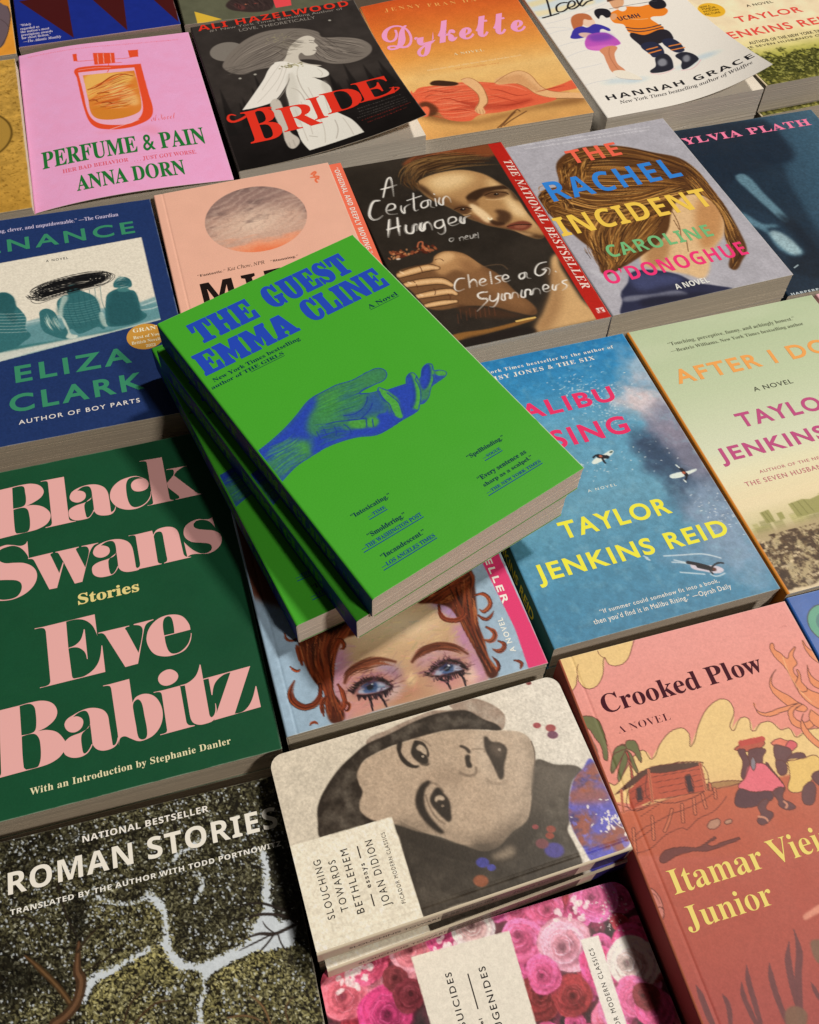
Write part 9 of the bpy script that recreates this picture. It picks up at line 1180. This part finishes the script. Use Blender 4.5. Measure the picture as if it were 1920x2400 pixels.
# ---------------------------------------------------------------- books seen only in part round the rim
cv = Cv('gold', (190, 146, 66), .7); cv.mottle(.22, 5, 3); cv.tone((cv.field(1.6, 5, 3) - .62) * 8, (112, 80, 30), .7); cv.tone((np.linspace(0, 1, cv.ny)[:, None] - .6) * 1.6 * np.ones((1, cv.nx)), (168, 118, 40), .6)
p = parse('1101,1041 1365,1115 1296,1096')[0]; 
for r, c in ((1.0, (96, 72, 30)), (.94, (168, 130, 58)), (.62, (60, 46, 26)), (.55, (40, 36, 30))): cv.blob(p[0][0], p[0][1], (p[1][0] - p[0][0]) * r, (p[1][0] - p[0][0]) * 1.25 * r, c, 1, 0, .05)
cv.strands('1316,239 1395,163 1450,79', '1302,519 1409,360 1464,255', 40, [(212, 170, 92), (150, 108, 44)], .6, .6, 2)
B = book(cv, 'paperback_book', 'gold hammered-looking paperback with a dark ring, at the left edge', 3, (210, 190, 150), page=(.70, .64, .55))
beneath(B, ['gold book lying directly under the copy with the dark ring', 'lowest gold book under the copy with the dark ring'], UNDER + 'gold book', shift=[(1.6, -2.2, .004), (2.2, -4.0, -.004)])
cv = Cv('orange', (222, 146, 52), .7); cv.mottle(.06, 8, 4); cv.poly('953,464! 1360,1257! 1391,1294 1405,1439 1389,1600 1352,1804 1289,1970 897,2165!', (104, 88, 92), 1, .4); cv.line('1391,1294 1405,1439 1389,1600 1352,1804 1289,1970', .8, (60, 46, 46), .9); cv.line('1318,1498 1365,1593 1380,1679', .6, (70, 56, 58), .8)
B = book(cv, 'paperback_book', 'orange paperback with a mauve grey shape, in the top left corner behind the gold one', 2, (216, 150, 60))
beneath(B, ['orange book under the copy with the mauve grey shape'], UNDER + 'orange and mauve book')
cv = Cv('blueb', (30, 46, 128)); cv.mottle(.05, 6, 3); MR = (72, 26, 26)
for z in ('50,1342! 463,1306! 455,2078!', '616,1335! 953,1327! 907,2085!', '1082,1319! 1411,1322! 1347,2064!', '-134,370! 678,272! 1590,255! 1410,1232! 578,1295! 65,1323!'): cv.poly(z, MR, 1, .1, False)
for z in ('70,1211! 477,1180! 604,575! 212,592!',): cv.poly(z, (30, 46, 128), 1, .1, False)
B = book(cv, 'paperback_book', 'blue paperback with maroon triangles, behind the pink perfume one', 2, (24, 26, 60), page=(.46, .41, .34))
lettering(B, 'quote_lettering', [('b','“Widely',(3.3,177.5),(12.6,177.5),(3.3,173.8)), ('b','regarded as',(3.2,183.5),(18.9,183.5),(3.2,179.7)), ('b','the nation’s most',(3.1,188.6),(27.0,188.6),(3.1,184.9)), ('b','prestigious awards',(3.2,193.8),(29.3,193.8),(3.2,190.1)), ('b','for short fiction.”',(3.3,198.8),(27.5,198.8),(3.3,195.1)), ('j','—The Atlantic Monthly',(4.4,204.9),(35.5,204.9),(4.4,200.9))], (206, 196, 216))
beneath(B, ['blue book under the copy with maroon triangles'], UNDER + 'blue triangle book')
cv = Cv('olive', (92, 92, 72)); cv.mottle(.1, 12, 3); cv.poly('115,1877! 330,2060! 113,2091!', (216, 176, 60), 1, .1, False)
cv.poly('400,1827 504,1708 689,1635 856,1674 821,1897 767,1997 624,2006 504,1963 428,1917', (58, 46, 44), 1, .6); cv.poly('486,1818 559,1892 536,1943 486,1903', (120, 60, 56), .7, .8); cv.poly('825,1725! 995,1707! 965,1965! 822,1977!', (228, 74, 78), 1, .1, False); cv.blob(*parse('579,1855')[0][0][:2], 2, 1, (190, 110, 80), .9); cv.blob(*parse('664,1860')[0][0][:2], 2.4, 1, (140, 70, 60), .9)
cv.strands('409,1772 454,1839 468,1927', '752,1766 787,1889 780,2000', 70, [(40, 32, 32), (76, 60, 56)], .8, .6, 2)
B = book(cv, 'paperback_book', 'olive paperback with a yellow wedge and a red block, behind the black bride one', 2, (70, 70, 54), page=(.52, .46, .40))
beneath(B, ['olive book under the copy with the yellow wedge'], UNDER + 'olive book')
cv = Cv('blue2', (52, 92, 158)); cv.mottle(.06, 8, 3); p = parse('154,193 57,192')[0]; r = abs(p[0][0] - p[1][0]) + 2
cv.blob(p[0][0], p[0][1], r, r, (40, 52, 60), 1, 0, .03); cv.blob(p[0][0], p[0][1], r * .95, r * .95, (84, 150, 122), 1, 0, .03); cv.blob(p[0][0], p[0][1], r * .6, r * .6, (60, 116, 110), 1, 0, .05)
B = book(cv, 'paperback_book', 'blue paperback with a green roundel, right of the pink illustrated one', 2, (40, 70, 126), page=(.52, .46, .40))
beneath(B, ['blue book under the copy with the green roundel'], UNDER + 'green roundel book')
cv = Cv('pink', (226, 172, 172), .7); cv.mottle(.04, 8, 3)
B = book(cv, 'paperback_book', 'plain pale pink paperback at the right edge below the dark blue one', 2, (226, 172, 172))
beneath(B, ['pale pink book under the plain pale pink one'], UNDER + 'pale pink book')
